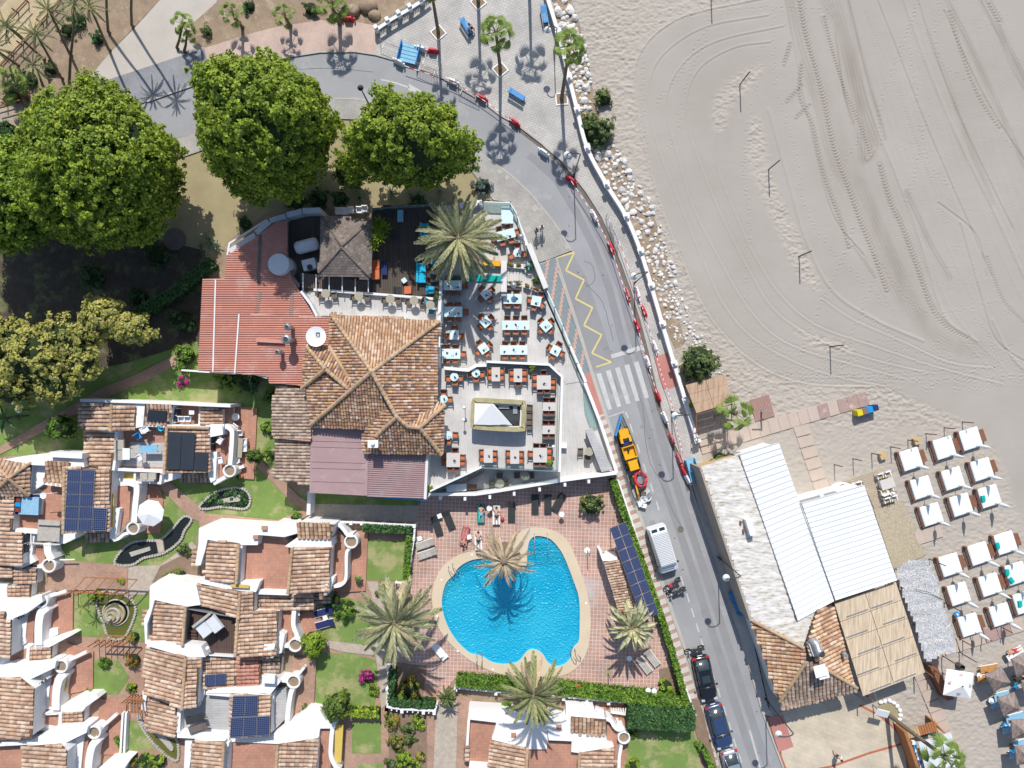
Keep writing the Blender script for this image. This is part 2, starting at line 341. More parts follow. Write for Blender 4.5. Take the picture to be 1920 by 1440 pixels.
def solar_mat():
    m,n,l,b = newmat('solar_cells'); tc = n.new('ShaderNodeTexCoord'); t = n.new('ShaderNodeTexBrick'); mp = n.new('ShaderNodeMapping'); l.new(tc.outputs['UV'],mp.inputs[0]); l.new(mp.outputs[0],t.inputs['Vector'])
    t.offset = 0; t.inputs['Scale'].default_value = 1; t.inputs['Brick Width'].default_value = 1/6; t.inputs['Row Height'].default_value = 1/10; t.inputs['Mortar Size'].default_value = .008
    t.inputs['Color1'].default_value = (.012,.02,.07,1); t.inputs['Color2'].default_value = (.016,.026,.085,1); t.inputs['Mortar'].default_value = (.16,.2,.3,1)
    l.new(t.outputs[0],b.inputs['Base Color']); b.inputs['Roughness'].default_value = .2; return m
M['solar'] = solar_mat()
def glass_mat(name,col,alpha):
    m,n,l,b = newmat(name); t = n.new('ShaderNodeBsdfTransparent'); t.inputs[0].default_value = c4(col); mx = n.new('ShaderNodeMixShader'); mx.inputs[0].default_value = alpha
    b.inputs['Base Color'].default_value = (.5,.62,.62,1); b.inputs['Roughness'].default_value = .08
    l.new(t.outputs[0],mx.inputs[1]); l.new(b.outputs[0],mx.inputs[2]); l.new(mx.outputs[0],n['Material Output'].inputs[0]); return m
M['glass'] = glass_mat('clear_glass',(.8,.9,.88),.25)
M['carglass'] = mat('car_glass',(.03,.045,.05),.08,.2,2,spec=.8)
def streak(name,stops,rot,sx,sy,rough=.9,bm=.8,sc_=1.0):
    m,n,l,b = newmat(name); v = pos(n,l,(sx,sy,1),rot); f = noise(n,l,v,sc_,6,.65)
    l.new(ramp(n,l,f,stops),b.inputs['Base Color']); b.inputs['Roughness'].default_value = rough; b.inputs['Specular IOR Level'].default_value = .1; bump(n,l,b,f,bm,.03); return m
M['thatch'] = streak('whitewashed_thatch',[(.30,(.28,.22,.14)),(.40,(.47,.43,.36)),(.5,(.6,.58,.54)),(.64,(.72,.7,.67))],R(17),1.1,4.5)
M['reed'] = streak('reed_matting',[(.3,(.36,.27,.18)),(.5,(.56,.45,.32)),(.7,(.66,.56,.43))],R(17),9,.6,bm=.5)
M['reedbrown'] = streak('brown_reed_matting',[(.3,(.3,.19,.12)),(.5,(.46,.32,.22)),(.7,(.52,.38,.27))],R(10),9,.6,bm=.5)
M['palmthatch'] = streak('grey_palm_thatch',[(.3,(.12,.09,.08)),(.5,(.24,.19,.17)),(.7,(.33,.27,.24))],R(30),6,2,bm=.8)
M['net'] = mat('speckled_grey_netting',(.5,.5,.5),.9,.95,9,.3,fine=16)
M['netsand'] = mat('sandy_gravel',(.42,.36,.26),.95,.45,7,.6,fine=30)
M['slab'] = mat('beach_slab',(.47,.385,.32),.9,.1,.8,.2)
M['slabred'] = mat('red_beach_slab',(.36,.25,.22),.9,.2,1.5,.2,stain=((.5,.42,.38),1,.55))
M['zigblue'] = mat('blue_grey_paver',(.22,.27,.29),.85,.2,4,.2)
M['zigpink'] = mat('salmon_paver',(.56,.35,.27),.85,.15,4,.2)
M['creampave'] = mat('cream_slab',(.52,.49,.44),.9,.12,2,.2)
M['redpave'] = mat('red_slab',(.40,.25,.21),.9,.15,2,.2)
M['plaza'] = brick('beige_plaza_slabs',(.56,.49,.38),(.52,.45,.35),(.47,.41,.32),.8,.4,R(20),.015)
M['beachsand'] = mat('beach_sand',(.37,.335,.29),.95,.08,.1,.3,fine=30)
M['awningblue'] = mat('striped_blue_towel',(.25,.45,.6),.9,.3,6)
M['paintings'] = mat('patterned_cushion',(.5,.25,.08),.9,.6,7,fine=20)
M['silver'] = mat('silver_car_paint',(.42,.47,.52),.25,.03,2,metal=.5,spec=.6)
M['carblack'] = mat('black_car_paint',(.012,.013,.018),.12,.1,2,spec=.8)
M['carblue'] = mat('blue_car_paint',(.03,.055,.13),.2,.1,2,spec=.8)
M['vanwhite'] = mat('white_van_paint',(.72,.75,.76),.3,.02,2,spec=.6)
M['tyre'] = mat('tyre_rubber',(.02,.02,.02),.8,.2,5)
M['redlens'] = mat('red_tail_lamp',(.5,.02,.02),.2,.1,3,spec=.7)
M['clearlens'] = mat('headlamp_lens',(.5,.53,.55),.15,.1,3,spec=.7)
def water_mat(name,c1,c2,transp,scl,bs):
    m,n,l,b = newmat(name); v = pos(n,l); nz = n.new('ShaderNodeTexNoise'); nz.inputs['Scale'].default_value = .9; nz.inputs['Detail'].default_value = 3; l.new(v,nz.inputs['Vector'])
    wv = mixc(n,l,.35,v,nz.outputs['Color'],'ADD')
    vo = n.new('ShaderNodeTexVoronoi'); vo.feature = 'SMOOTH_F1'; vo.inputs['Scale'].default_value = scl; l.new(wv,vo.inputs['Vector'])
    f = noise(n,l,v,.16,3); l.new(ramp(n,l,f,[(.35,c1),(.65,c2)]),b.inputs['Base Color']); b.inputs['Roughness'].default_value = .27; b.inputs['Specular IOR Level'].default_value = .5
    bump(n,l,b,vo.outputs['Distance'],bs,.16)
    t = n.new('ShaderNodeBsdfTransparent'); t.inputs[0].default_value = (.28,.8,.93,1); mx = n.new('ShaderNodeMixShader'); mx.inputs[0].default_value = 1-transp
    l.new(t.outputs[0],mx.inputs[1]); l.new(b.outputs[0],mx.inputs[2]); l.new(mx.outputs[0],n['Material Output'].inputs[0]); return m
M['pool'] = water_mat('pool_water',(.01,.47,.66),(.05,.62,.76),.52,6.0,.8)
M['pond'] = water_mat('dark_pond_water',(.012,.018,.02),(.02,.025,.02),.05,1.5,.15)
M['pondgreen'] = water_mat('green_pond_water',(.10,.11,.02),(.14,.14,.03),.05,1.5,.15)
M['basin'] = mat('pool_tiles',(.1,.55,.75),.5,.06,3)
M['step'] = mat('dark_blue_pool_tiles',(.01,.12,.35),.5,.06,3)
# ================================================================ ground, sand, roads
_z = [0.0]
def ground(name,poly,m,z=None,smooth=False):
    if z is None: _z[0] += .004; z = _z[0]
    if smooth: poly = cspline(poly,4)
    if z >= .1: return MB().prism([W(p[0],p[1],z) for p in poly],-.04).build(name,M[m],kind='structure')
    return MB().sheet([W(p[0],p[1],z) for p in poly]).build(name,M[m],kind='structure')
MB().sheet([(-400,-400,-2.5),(400,-400,-2.5),(400,400,-2.5),(-400,400,-2.5)]).build('ground',M['earth'],kind='structure')
# town ground sheet around everything on the land side
TERR = [(-6000,-6000),(1045,-6000),(1030,-40),(1030,0),(1049,62),(1069,145),(1084,205),(1103,277),(1139,345),(1176,405),(1203,470),(1223,535),(1244,607),(1266,681),(1287,750),(1312,850),(1340,960),(1400,1160),(1440,1325),(1475,1460),(1800,2600),(1800,7000),(-6000,7000)]
# ---- beach: one relief sheet, real tracks, prints and churned sand
WALLX = [(-200,1020),(0,1028),(62,1047),(145,1067),(205,1082),(277,1101),(345,1137),(405,1174),(470,1201),(535,1221),(607,1242),(681,1264),(750,1285),(825,1308),(870,1316),(1160,1402),(1325,1440),(1440,1470),(1640,1520)]
M['shadesoil'] = mat('shade_darkened_soil',(.085,.068,.05),.95,.45,1.2,.7,fine=8,stain=((.16,.17,.07),.5,.52))  # dark garden soil, its colour lowered further to deepen the tree shade
def make_sand():
    st = 1.6; xs = np.arange(1026,1990,st); ys = np.arange(-50,1492,st); X,Y = np.meshgrid(xs,ys); Hh = np.zeros_like(X); D = np.zeros_like(X)
    wx = np.interp(Y,[a for a,b in WALLX],[b for a,b in WALLX])
    def vnoise(cell,seed,ax=1.0,ay=1.0):
        r = np.random.default_rng(seed); gx = int(1000/(cell*ax))+4; gy = int(1600/(cell*ay))+4; G = r.random((gy,gx))
        u = (X-1026)/(cell*ax); v = (Y+50)/(cell*ay); i = u.astype(int); j = v.astype(int); fu = u-i; fv = v-j; fu = fu*fu*(3-2*fu); fv = fv*fv*(3-2*fv)
        return (G[j,i]*(1-fu)+G[j,i+1]*fu)*(1-fv)+(G[j+1,i]*(1-fu)+G[j+1,i+1]*fu)*fv
    def field(pts,wid):
        d = np.full(X.shape,1e3); sg = np.zeros(X.shape); sl_ = np.zeros(X.shape); acc = 0
        for a,b in zip(pts[:-1],pts[1:]):
            L = math.hypot(b[0]-a[0],b[1]-a[1])
            if L < .1: continue
            x0,x1 = min(a[0],b[0])-wid,max(a[0],b[0])+wid; y0,y1 = min(a[1],b[1])-wid,max(a[1],b[1])+wid
            i0,i1 = np.searchsorted(xs,[x0,x1]); j0,j1 = np.searchsorted(ys,[y0,y1])
            if i1 > i0 and j1 > j0:
                xx = X[j0:j1,i0:i1]; yy = Y[j0:j1,i0:i1]; ux,uy = (b[0]-a[0])/L,(b[1]-a[1])/L
                t = np.clip((xx-a[0])*ux+(yy-a[1])*uy,0,L); dx = xx-a[0]-t*ux; dy = yy-a[1]-t*uy; dd = np.hypot(dx,dy)
                m = dd < d[j0:j1,i0:i1]; d[j0:j1,i0:i1] = np.where(m,dd,d[j0:j1,i0:i1])
                sg[j0:j1,i0:i1] = np.where(m,np.sign(dx*uy-dy*ux)*dd,sg[j0:j1,i0:i1]); sl_[j0:j1,i0:i1] = np.where(m,acc+t,sl_[j0:j1,i0:i1])
            acc += L
        return d,sg,sl_
    edge = spline([(1480,-60),(1420,-5),(1300,25),(1240,55),(1203,95),(1190,140),(1193,200),(1212,290),(1240,390),(1275,480),(1310,560),(1350,620),(1400,670),(1460,705),(1530,722),(1640,725),(1745,762),(1840,815),(1885,880),(1910,960),(1990,1080)],5)
    rough = inpoly(X,Y,edge+[(2100,1080),(2100,1700),(900,1700),(900,-60)]).astype(float)
    for lens in ([(1340,240),(1336,200),(1352,165),(1385,140),(1425,122),(1428,135),(1400,170),(1372,200),(1352,250)],[(1405,235),(1425,225),(1448,330),(1478,400),(1510,470),(1540,545),(1500,520),(1462,440),(1430,370),(1403,300)],[(1480,608),(1520,625),(1580,640),(1600,660),(1560,662),(1520,645)]):
        rough = np.maximum(rough,inpoly(X,Y,cspline(lens)).astype(float))
    k = 3; rb = rough.copy()
    for _ in range(2): rb = (rb+np.roll(rb,k,0)+np.roll(rb,-k,0)+np.roll(rb,k,1)+np.roll(rb,-k,1))/5
    lump = (vnoise(5.2,1,1.3,.75)-.5)*.115+(vnoise(2.9,2,1.2,.8)-.5)*.095+(vnoise(11,3)-.5)*.06
    strength = (.55+.6*vnoise(60,8))*np.where(Y > 800,.62,1)
    Hh += rb*lump*strength+(1-rb)*((vnoise(7,4,3,1)-.5)*.006+(vnoise(3,5)-.5)*.003)+(vnoise(120,6)-.5)*.05
    # grader lines of the groomed beach: soft ridges
    def ridge(pts,w,h,side=.0,damp=0):
        d,sg,s_ = field(spline(pts,8),w*4)
        h = h*1.9; Hh[...] += h*np.exp(-(d/w)**2)+1.9*side*np.exp(-((sg-w*1.6)/w)**2)*(d < w*4)
        if damp: D[...] = np.maximum(D,damp*np.exp(-(d/(w*2.2))**2))
    loops = [[(1440,-5),(1300,25),(1240,55),(1203,95),(1190,140),(1193,200),(1212,290),(1240,390),(1275,480),(1310,560),(1350,620),(1400,670),(1460,705),(1530,722),(1640,725)],
             [(1440,28),(1330,48),(1262,85),(1225,130),(1216,190),(1235,280),(1270,370),(1310,470),(1350,560),(1400,625),(1470,670),(1560,705),(1660,725)],
             [(1470,48),(1350,75),(1290,110),(1256,160),(1250,210),(1270,290),(1300,390),(1345,480),(1390,560),(1440,620),(1500,655),(1600,685),(1700,712)],
             [(1445,78),(1380,88),(1320,120),(1292,165),(1288,225),(1310,300),(1350,400),(1400,500),(1450,580),(1520,630),(1620,670),(1740,700)],
             [(1345,230),(1342,300),(1370,380),(1410,470),(1460,550),(1530,610),(1640,650),(1760,690),(1880,720)],
             [(1540,560),(1600,600),(1690,640),(1780,680),(1860,690)]]
    for i,p in enumerate(loops): ridge(p,1.6,.022 if i else .03,-.016)
    for i,p in enumerate([[(1440,205),(1475,330),(1510,450),(1560,545),(1640,600),(1730,640)],[(1470,-10),(1490,100),(1520,250),(1560,400),(1620,480)],[(1590,-10),(1610,120),(1640,230),(1680,330),(1715,420),(1745,520),(1775,600),(1830,640)],
              [(1640,-10),(1680,90),(1730,220),(1790,360),(1830,450),(1860,520)],[(1690,-10),(1740,130),(1800,270),(1860,390),(1920,520),(1960,600)],[(1720,0),(1745,80),(1790,200),(1850,330),(1900,430)],
              [(1840,0),(1870,60),(1900,130),(1930,180)],[(1770,20),(1800,90),(1850,190),(1900,270),(1960,360)],[(1860,600),(1890,660),(1930,700),(1990,710)],[(1800,420),(1840,560),(1870,640),(1940,690)],[(1540,30),(1580,160),(1610,260),(1625,300),(1640,280)],[(1760,380),(1830,440),(1850,520)]]):
        ridge(p,1.5,-.035 if i % 2 else .028,.02)
    for i in range(34):                      # long parallel scraper scratches
        x0 = 1465+i*15+ru(-5,5); p = [(x0,-20),(x0+42,150),(x0+95,320),(x0+150,470),(x0+215,600),(x0+300,690)]
        a = ru(0,.5); ridge(p[int(a*4):int(a*4)+random.randint(3,5)],1.1+random.random(),random.choice([-1,1])*ru(.004,.012),0)
    # damp, darker bands where the machine turned the sand
    def damp(pts,w,a):
        d,sg,s_ = field(spline(pts,5),w*2.2); D[...] = np.maximum(D,a*np.exp(-(d/(w*.7))**4)*np.clip(.45+.35*np.sin(sg*1.1+6*vnoise(70,11,.6,2))+.5*(vnoise(30,12,.5,2)-.4),0,1))
    damp([(1480,-10),(1500,80),(1530,190),(1560,300),(1590,350)],12,.45); damp([(1540,-10),(1580,60),(1610,170),(1640,270)],16,.55); damp([(1590,0),(1620,120),(1660,260)],6,.6)
    damp([(1560,0),(1590,120),(1615,230),(1618,300)],14,.5); damp([(1610,340),(1650,430),(1700,540),(1745,620),(1800,655)],18,.5); damp([(1700,360),(1740,450),(1780,520)],9,.55)
    damp([(1775,0),(1830,110),(1880,220),(1930,330)],9,.5); damp([(1840,0),(1880,70),(1930,170)],10,.6); damp([(1740,60),(1800,220),(1860,380)],8,.35); damp([(1565,60),(1580,160),(1600,230)],5,.7)
    damp([(1485,-20),(1515,90),(1555,220),(1600,340),(1650,450),(1700,560),(1770,640),(1830,655)],30,.3); damp([(1560,-20),(1600,120),(1632,290)],16,.5)
    # tyre treads
    def tread(pts,w,per,h,chev=.8):
        d,sg,s_ = field(spline(pts,8),w+1); m = np.clip((w-d)/1.5,0,1)
        Hh[...] += m*(3*h*np.sin(2*math.pi*(s_+chev*np.abs(sg))/(per*1.15))-.01); D[...] = np.maximum(D,.22*m*(w > 3))
    tread([(1497,-10),(1510,60),(1530,130),(1545,190),(1565,280),(1590,350),(1615,420),(1640,480),(1663,545)],5.5,5.2,.022)
    tread([(1503,120),(1500,180),(1522,230),(1535,290),(1552,350),(1575,410),(1592,465)],5,5.2,.02,1)
    tread([(1545,30),(1560,90),(1585,170),(1615,240),(1632,290)],4,4.6,.02,.6)
    tread([(1650,310),(1670,380),(1690,420),(1720,500),(1745,570),(1775,610),(1815,632)],6,5.2,.02)
    tread([(1780,20),(1800,90),(1835,180),(1875,240)],5,5.6,.014); tread([(1855,5),(1875,40)],7,5.4,.018); tread([(1470,120),(1482,82)],5,5.2,.018); tread([(1476,190),(1503,162)],5,5.2,.018); tread([(1493,220),(1518,198)],5,5.2,.018)
    tread([(1620,20),(1650,90),(1690,190),(1730,300),(1775,420)],2.2,4.6,.012,0); tread([(1850,480),(1880,560),(1920,605)],3.5,4.4,.014,.5); tread([(1600,460),(1640,520)],4,4.4,.012)
    for o in (0,8): tread([(1685,600+o),(1740,562+o),(1810,520+o),(1880,465+o),(1925,445+o)],1.2,40,.004,0)
    # footprints
    def prints(pts,n,spread=3,big=1.0):
        P = spline(pts,10)
        for i in range(n):
            a = P[int(i/n*(len(P)-1))]; x = a[0]+(2.2 if i % 2 else -2.2)+random.gauss(0,spread*.3); y = a[1]+random.gauss(0,spread*.3)
            i0 = int((x-1026)/st); j0 = int((y+50)/st)
            if 4 < i0 < len(xs)-5 and 4 < j0 < len(ys)-5:
                sl2 = (slice(j0-4,j0+5),slice(i0-4,i0+5)); dx = X[sl2]-x; dy = Y[sl2]-y; r2 = (dx/1.25)**2+(dy/1.7)**2
                Hh[sl2] += big*(-.055*np.exp(-r2)+.018*np.exp(-((np.sqrt(r2)-2.0)**2)*2))
    for p,n in (([(1205,100),(1205,200),(1215,300),(1240,400)],40),([(1330,40),(1280,130),(1225,200)],30),([(1325,70),(1290,150),(1270,240),(1250,290)],28),([(1430,90),(1400,260),(1395,330),(1405,420),(1395,600)],50),
                 ([(1720,10),(1690,90),(1650,200),(1655,280)],45),([(1700,70),(1720,180),(1735,290),(1790,360)],42),([(1760,10),(1760,110),(1835,170),(1900,290)],34),([(1450,20),(1455,160),(1490,280),(1510,390),(1560,470),(1610,520),(1680,590)],60),
                 ([(1600,430),(1560,530),(1500,660)],44),([(1640,520),(1600,620),(1560,700)],30),([(1440,700),(1560,705),(1700,700),(1880,690)],90),([(1460,715),(1600,710),(1760,715),(1930,705)],90),([(1640,480),(1700,560),(1760,590),(1900,560)],44),
                 ([(1620,590),(1680,640),(1640,720),(1600,760)],40),([(1700,380),(1720,300),(1740,210)],26),([(1560,330),(1610,260),(1600,190)],22),([(1830,600),(1860,640),(1870,690)],18),([(1180,60),(1300,30),(1440,15),(1560,20)],50)):
        prints(p,n)
    for _ in range(260):
        x,y = ru(1400,1910),ru(640,735); prints([(x,y),(x+6,y+3)],2,4,.9)
    for _ in range(150): x,y = ru(1680,1910),ru(0,600); prints([(x,y),(x+5,y+4)],2,4,.6)
    Hh *= np.clip((X-wx)/12,0,1)                      # settles against the sea wall
    ok = (X > wx+1); ok4 = ok[:-1,:-1] & ok[1:,:-1] & ok[:-1,1:] & ok[1:,1:]
    for hole in ([(1325,800),(1700,880),(1750,1040),(1800,1220),(1690,1400),(1475,1440)],): pass
    ny,nx = X.shape; vx = (X-960)*S; vy = (720-Y)*S; V = np.stack([vx,vy,Hh],-1).reshape(-1,3)
    idx = np.arange(ny*nx).reshape(ny,nx); F = np.stack([idx[1:,:-1],idx[1:,1:],idx[:-1,1:],idx[:-1,:-1]],-1)[ok4]
    used = np.zeros(ny*nx,bool); used[F.reshape(-1)] = True; rem = np.cumsum(used)-1; F = rem[F]; V = V[used]
    me = bpy.data.meshes.new('beach'); me.vertices.add(len(V)); me.vertices.foreach_set('co',V.reshape(-1).astype(np.float32))
    me.loops.add(F.size); me.loops.foreach_set('vertex_index',F.reshape(-1).astype(np.int32)); me.polygons.add(len(F))
    me.polygons.foreach_set('loop_start',np.arange(0,F.size,4,dtype=np.int32)); me.polygons.foreach_set('loop_total',np.full(len(F),4,dtype=np.int32)); me.polygons.foreach_set('use_smooth',np.ones(len(F),bool)); me.update(calc_edges=True)
    at = me.attributes.new('damp','FLOAT','POINT'); at.data.foreach_set('value',np.clip(D,0,1).reshape(-1)[used].astype(np.float32))
    at = me.attributes.new('loose','FLOAT','POINT'); at.data.foreach_set('value',rb.reshape(-1)[used].astype(np.float32))
    m,n,l,b = newmat('raked_beach_sand'); v = pos(n,l)
    base = ramp(n,l,noise(n,l,v,.12,5),[(.3,(.34,.308,.268)),(.7,(.40,.366,.323))])
    a1 = n.new('ShaderNodeAttribute'); a1.attribute_name = 'damp'; a2 = n.new('ShaderNodeAttribute'); a2.attribute_name = 'loose'
    f = noise(n,l,v,30,2); base = mixc(n,l,.2,base,ramp(n,l,f,[(.3,(.29,.265,.235)),(.7,(.41,.38,.34))]))
    base = mixc(n,l,a2.outputs['Fac'],base,mixc(n,l,.5,base,(.44,.39,.33))); base = mixc(n,l,a1.outputs['Fac'],base,(.2,.165,.135))
    l.new(base,b.inputs['Base Color']); b.inputs['Roughness'].default_value = .95; b.inputs['Specular IOR Level'].default_value = .1; bump(n,l,b,f,.35,.015)
    link('beach',me,m,kind='structure')
make_sand()
MB().sheet([W(900,-50,-.06),W(1990,-50,-.06),W(6500,-6000,-.06),W(900,-6000,-.06)]).sheet([W(1988,-50,-.06),W(1988,1490,-.06),W(6500,7000,-.06),W(6500,-6000,-.06)]).sheet([W(1300,1490,-.06),W(1988,1490,-.06),W(6500,7000,-.06),W(1300,7000,-.06)]).build('outer_beach',M['beachsand'],kind='structure')
ground('sand_bank',[(1030,-30),(1062,-30),(1098,80),(1115,190),(1150,270),(1185,340),(1225,400),(1250,480),(1262,560),(1285,640),(1268,660),(1244,607),(1223,535),(1203,470),(1176,405),(1139,345),(1103,277),(1084,205),(1069,145),(1049,62)],'earth',.03)
# ---- planting ground on the town side
ground('dry_lawn',[(0,230),(160,230),(322,262),(367,250),(500,210),(640,225),(700,225),(890,305),(925,375),(700,385),(500,400),(430,450),(385,520),(370,640),(150,760),(0,840),(-60,840),(-60,230)],'drygrass')
ground('mulch_bed',[(-60,440),(150,430),(300,450),(385,470),(385,560),(375,650),(300,690),(150,700),(-60,690)],'shadesoil')
ground('green_lawn',[(-60,690),(140,700),(240,680),(370,640),(380,700),(515,705),(520,910),(590,935),(572,975),(370,1000),(345,1090),(260,1110),(90,1110),(90,960),(240,900),(150,845),(-60,860)],'grass')
ground('brick_paving',[(90,1090),(380,1090),(385,1460),(40,1460),(40,1200)],'bricks')
ground('brick_yard',[(560,980),(785,940),(820,1290),(885,1310),(885,1460),(560,1460)],'bricks')
ground('garden_paving',[(855,1320),(1320,1320),(1345,1460),(855,1460)],'bricks')
ground('sunken_yard',[(583,925),(785,925),(782,978),(583,975)],'crazy')
ground('grass_strip',[(583,925),(785,930),(784,948),(583,945)],'grass')
for poly in ([(137,1112),(185,1112),(203,1196),(137,1192)],[(175,1238),(222,1238),(243,1270),(222,1302),(176,1302)],[(240,1350),(258,1353),(303,1404),(238,1408)],[(250,1114),(283,1114),(278,1205),(232,1200)],
             [(685,1012),(765,1016),(758,1090),(683,1087)],[(605,1112),(690,1130),(722,1190),(690,1208),(640,1208),(608,1195)],[(592,1225),(660,1225),(710,1240),(702,1328),(592,1332)],[(660,1354),(714,1354),(714,1412),(660,1412)],[(670,1432),(720,1432),(720,1460),(670,1460)],[(1172,1372),(1300,1368),(1320,1460),(1165,1460)]):
    ground('lawn',poly,'grass',smooth=False)
for poly,m in (([(0,837),(80,790),(150,752),(190,728),(260,700),(335,662),(345,676),(270,716),(200,745),(158,768),(90,805),(0,852),(-20,860),(-20,845)],'bricks'),([(478,872),(492,866),(560,930),(585,945),(578,962),(545,940)],'bricks'),
                ([(370,965),(385,962),(520,975),(570,955),(582,965),(530,990),(375,990)],'bricks'),([(290,905),(312,898),(385,960),(372,978),(355,970)],'bricks'),([(205,1062),(300,1060),(360,1015),(372,1030),(300,1090),(270,1115),(205,1115)],'crazy'),
                ([(688,1090),(740,1095),(760,1130),(745,1300),(715,1330),(705,1230),(640,1222),(608,1212),(608,1200),(690,1210),(722,1190)],'crazy'),([(818,1320),(858,1316),(855,1460),(812,1460)],'crazy'),([(727,1335),(800,1330),(800,1460),(730,1460)],'mulch'),([(735,1240),(800,1250),(790,1325),(730,1318)],'mulch'),
                ([(1290,1310),(1312,1312),(1350,1460),(1325,1460)],'mulch'),([(1235,1255),(1262,1250),(1285,1315),(1245,1318)],'mulch'),([(300,1062),(372,1025),(376,1090),(285,1092)],'mulch')):
    ground('garden_path' if m != 'mulch' else 'flower_bed',poly,m)
# ---- road system
ROAD = [(60,225),(160,232),(275,190),(395,148),(470,122),(535,107),(600,97),(665,96),(705,102),(740,112),(822,142),(855,160),(905,190),(937,215),(972,235),(1015,268),(1055,302),(1100,360),(1130,407),(1167,495),(1185,545),(1202,600),(1220,668),(1240,760),(1260,818),(1283,867),(1297,919),(1325,1000),(1346,1061),(1380,1170),(1389,1194),(1431,1339),(1469,1440),(1490,1500)]
ROADW = [(1372,1500),(1352,1440),(1345,1408),(1313,1316),(1294,1245),(1266,1170),(1241,1097),(1207,988),(1181,924),(1173,893),(1147,810),(1133,775),(1107,695),(1080,607),(1047,507),(1040,482),(1071,470),(1050,433),(1030,405),(997,365),(960,330),(905,290),(850,250),(780,212),(725,194),(665,185),(630,185),(500,205),(367,250),(322,261),(200,310),(60,330)]
road = ground('road',ROAD+ROADW,'asphalt',.012)
ground('grey_pavement',[(130,235),(170,160),(383,90),(397,148),(275,190),(160,232)],'greypave',.112)
ground('pink_pavement',[(383,90),(480,60),(520,50),(600,38),(650,38),(700,47),(708,60),(705,102),(665,96),(600,97),(535,107),(470,122),(397,148)],'pinkpave',.115)
ground('concrete_path',[(155,160),(205,100),(250,55),(300,0),(310,-30),(420,-30),(405,5),(360,45),(350,75),(383,90),(170,162)],'concrete',.028)
ground('plaza_promenade',[(708,60),(800,0),(815,-30),(1020,-30),(1028,0),(1049,62),(1069,145),(1084,205),(1103,277),(1139,345),(1176,405),(1203,470),(1223,535),(1244,607),(1266,681),(1287,750),(1309,830),(1320,870),(1283,867),(1260,818),(1240,760),(1220,668),(1202,600),(1185,545),(1167,495),(1130,407),(1100,360),(1055,302),(1015,268),(972,235),(937,215),(905,190),(855,160),(822,142),(740,112),(705,102)],'promenade',.12)
ground('east_sidewalk',[(1297,905),(1316,870),(1320,880),(1405,1170),(1440,1325),(1452,1345),(1431,1339),(1389,1194),(1380,1170),(1346,1061),(1325,1000)],'promenade',.118)
ground('west_sidewalk',[(322,262),(367,250),(400,240),(400,275),(340,295)],'sidewalk',.112)
ground('curved_sidewalk',[(500,205),(630,185),(665,185),(725,194),(780,212),(850,250),(905,290),(960,330),(997,365),(1030,405),(1050,433),(1071,470),(1040,482),(1012,492),(990,455),(958,380),(925,375),(880,315),(800,280),(700,225),(640,223),(500,240)],'sidewalk',.116)
ground('red_pavement',[(1226,670),(1252,660),(1272,723),(1250,731),(1243,730)],'redpaint',.124)
ground('salmon_pavement',[(1086,712),(1107,695),(1133,775),(1121,780),(1112,765)],'redpaint',.124)
ground('west_kerb_strip',[(1040,482),(1044,481),(1052,507),(1085,607),(1112,695),(1138,775),(1352,1408),(1362,1440),(1352,1440),(1313,1316),(1241,1097),(1173,893),(1133,775),(1080,607)],'kerb',.02)
kb = MB()
for line in (ROAD[2:-1],ROADW[1:15],ROADW[16:29]):
    kb.wall([W(x,y,.13) for x,y in line],.16,0)
kb.build('kerb',M['kerb'],kind='structure')
gb = MB().strip([W(x-6,y+2,.0165) for x,y in ROAD[14:27]],.38); gb.build('gutter',M['gutter'],kind='structure')
def trk(o): return [W(x+o,y,.0145) for x,y in [(1000,290),(1050,335),(1090,400),(1120,460),(1150,540),(1175,640),(1205,740),(1235,850),(1270,960),(1310,1080),(1345,1190),(1380,1300),(1425,1440)]]
M['worn'] = mat('worn_asphalt',(.255,.257,.263),.9,.12,.5,.3,fine=30); M['crack'] = mat('asphalt_crack',(.12,.12,.12),.95,.1,3)
for o in (-8,14): At().strip([Vector(p) for p in trk(o)],.75).build('worn_lane',M['worn'],road)
for q in ([(1190,730),(1205,760),(1208,800),(1216,860),(1240,905),(1262,960),(1280,990)],[(1095,490),(1108,495),(1115,515),(1112,530),(1098,538)],[(1085,520),(1125,560),(1140,600),(1150,640)],[(560,130),(620,128),(700,135)],[(1330,1230),(1336,1290),(1350,1330)],[(1245,1130),(1262,1170)]): At().strip([W(x+ru(-1,1),y,.0175) for x,y in spline(q,5)],.045).build('crack',M['crack'],road)
for x,y,w,h in ((1150,725,16,26),(1205,800,9,7),(1225,985,10,20),(1320,1150,10,14),(760,178,22,8),(1060,345,9,16)): At().box(W(x,y,.013),(w*S,h*S,.004),R(17)).build('asphalt_patch',M['worn'],road)
for i in range(46):
    k = random.choice(trk(0)[2:]); At().lathe((k[0]+ru(-2.2,2.2),k[1]+ru(-3,3),.0165),[(ru(.02,.09),0),(.001,.001)],8).build('oil_stain',M['crack'],road)
ground('bus_bay',[(1044,484),(1073,474),(1100,520),(1150,675),(1120,695),(1112,697),(1083,607),(1050,507)],'asphalt2',.0165)
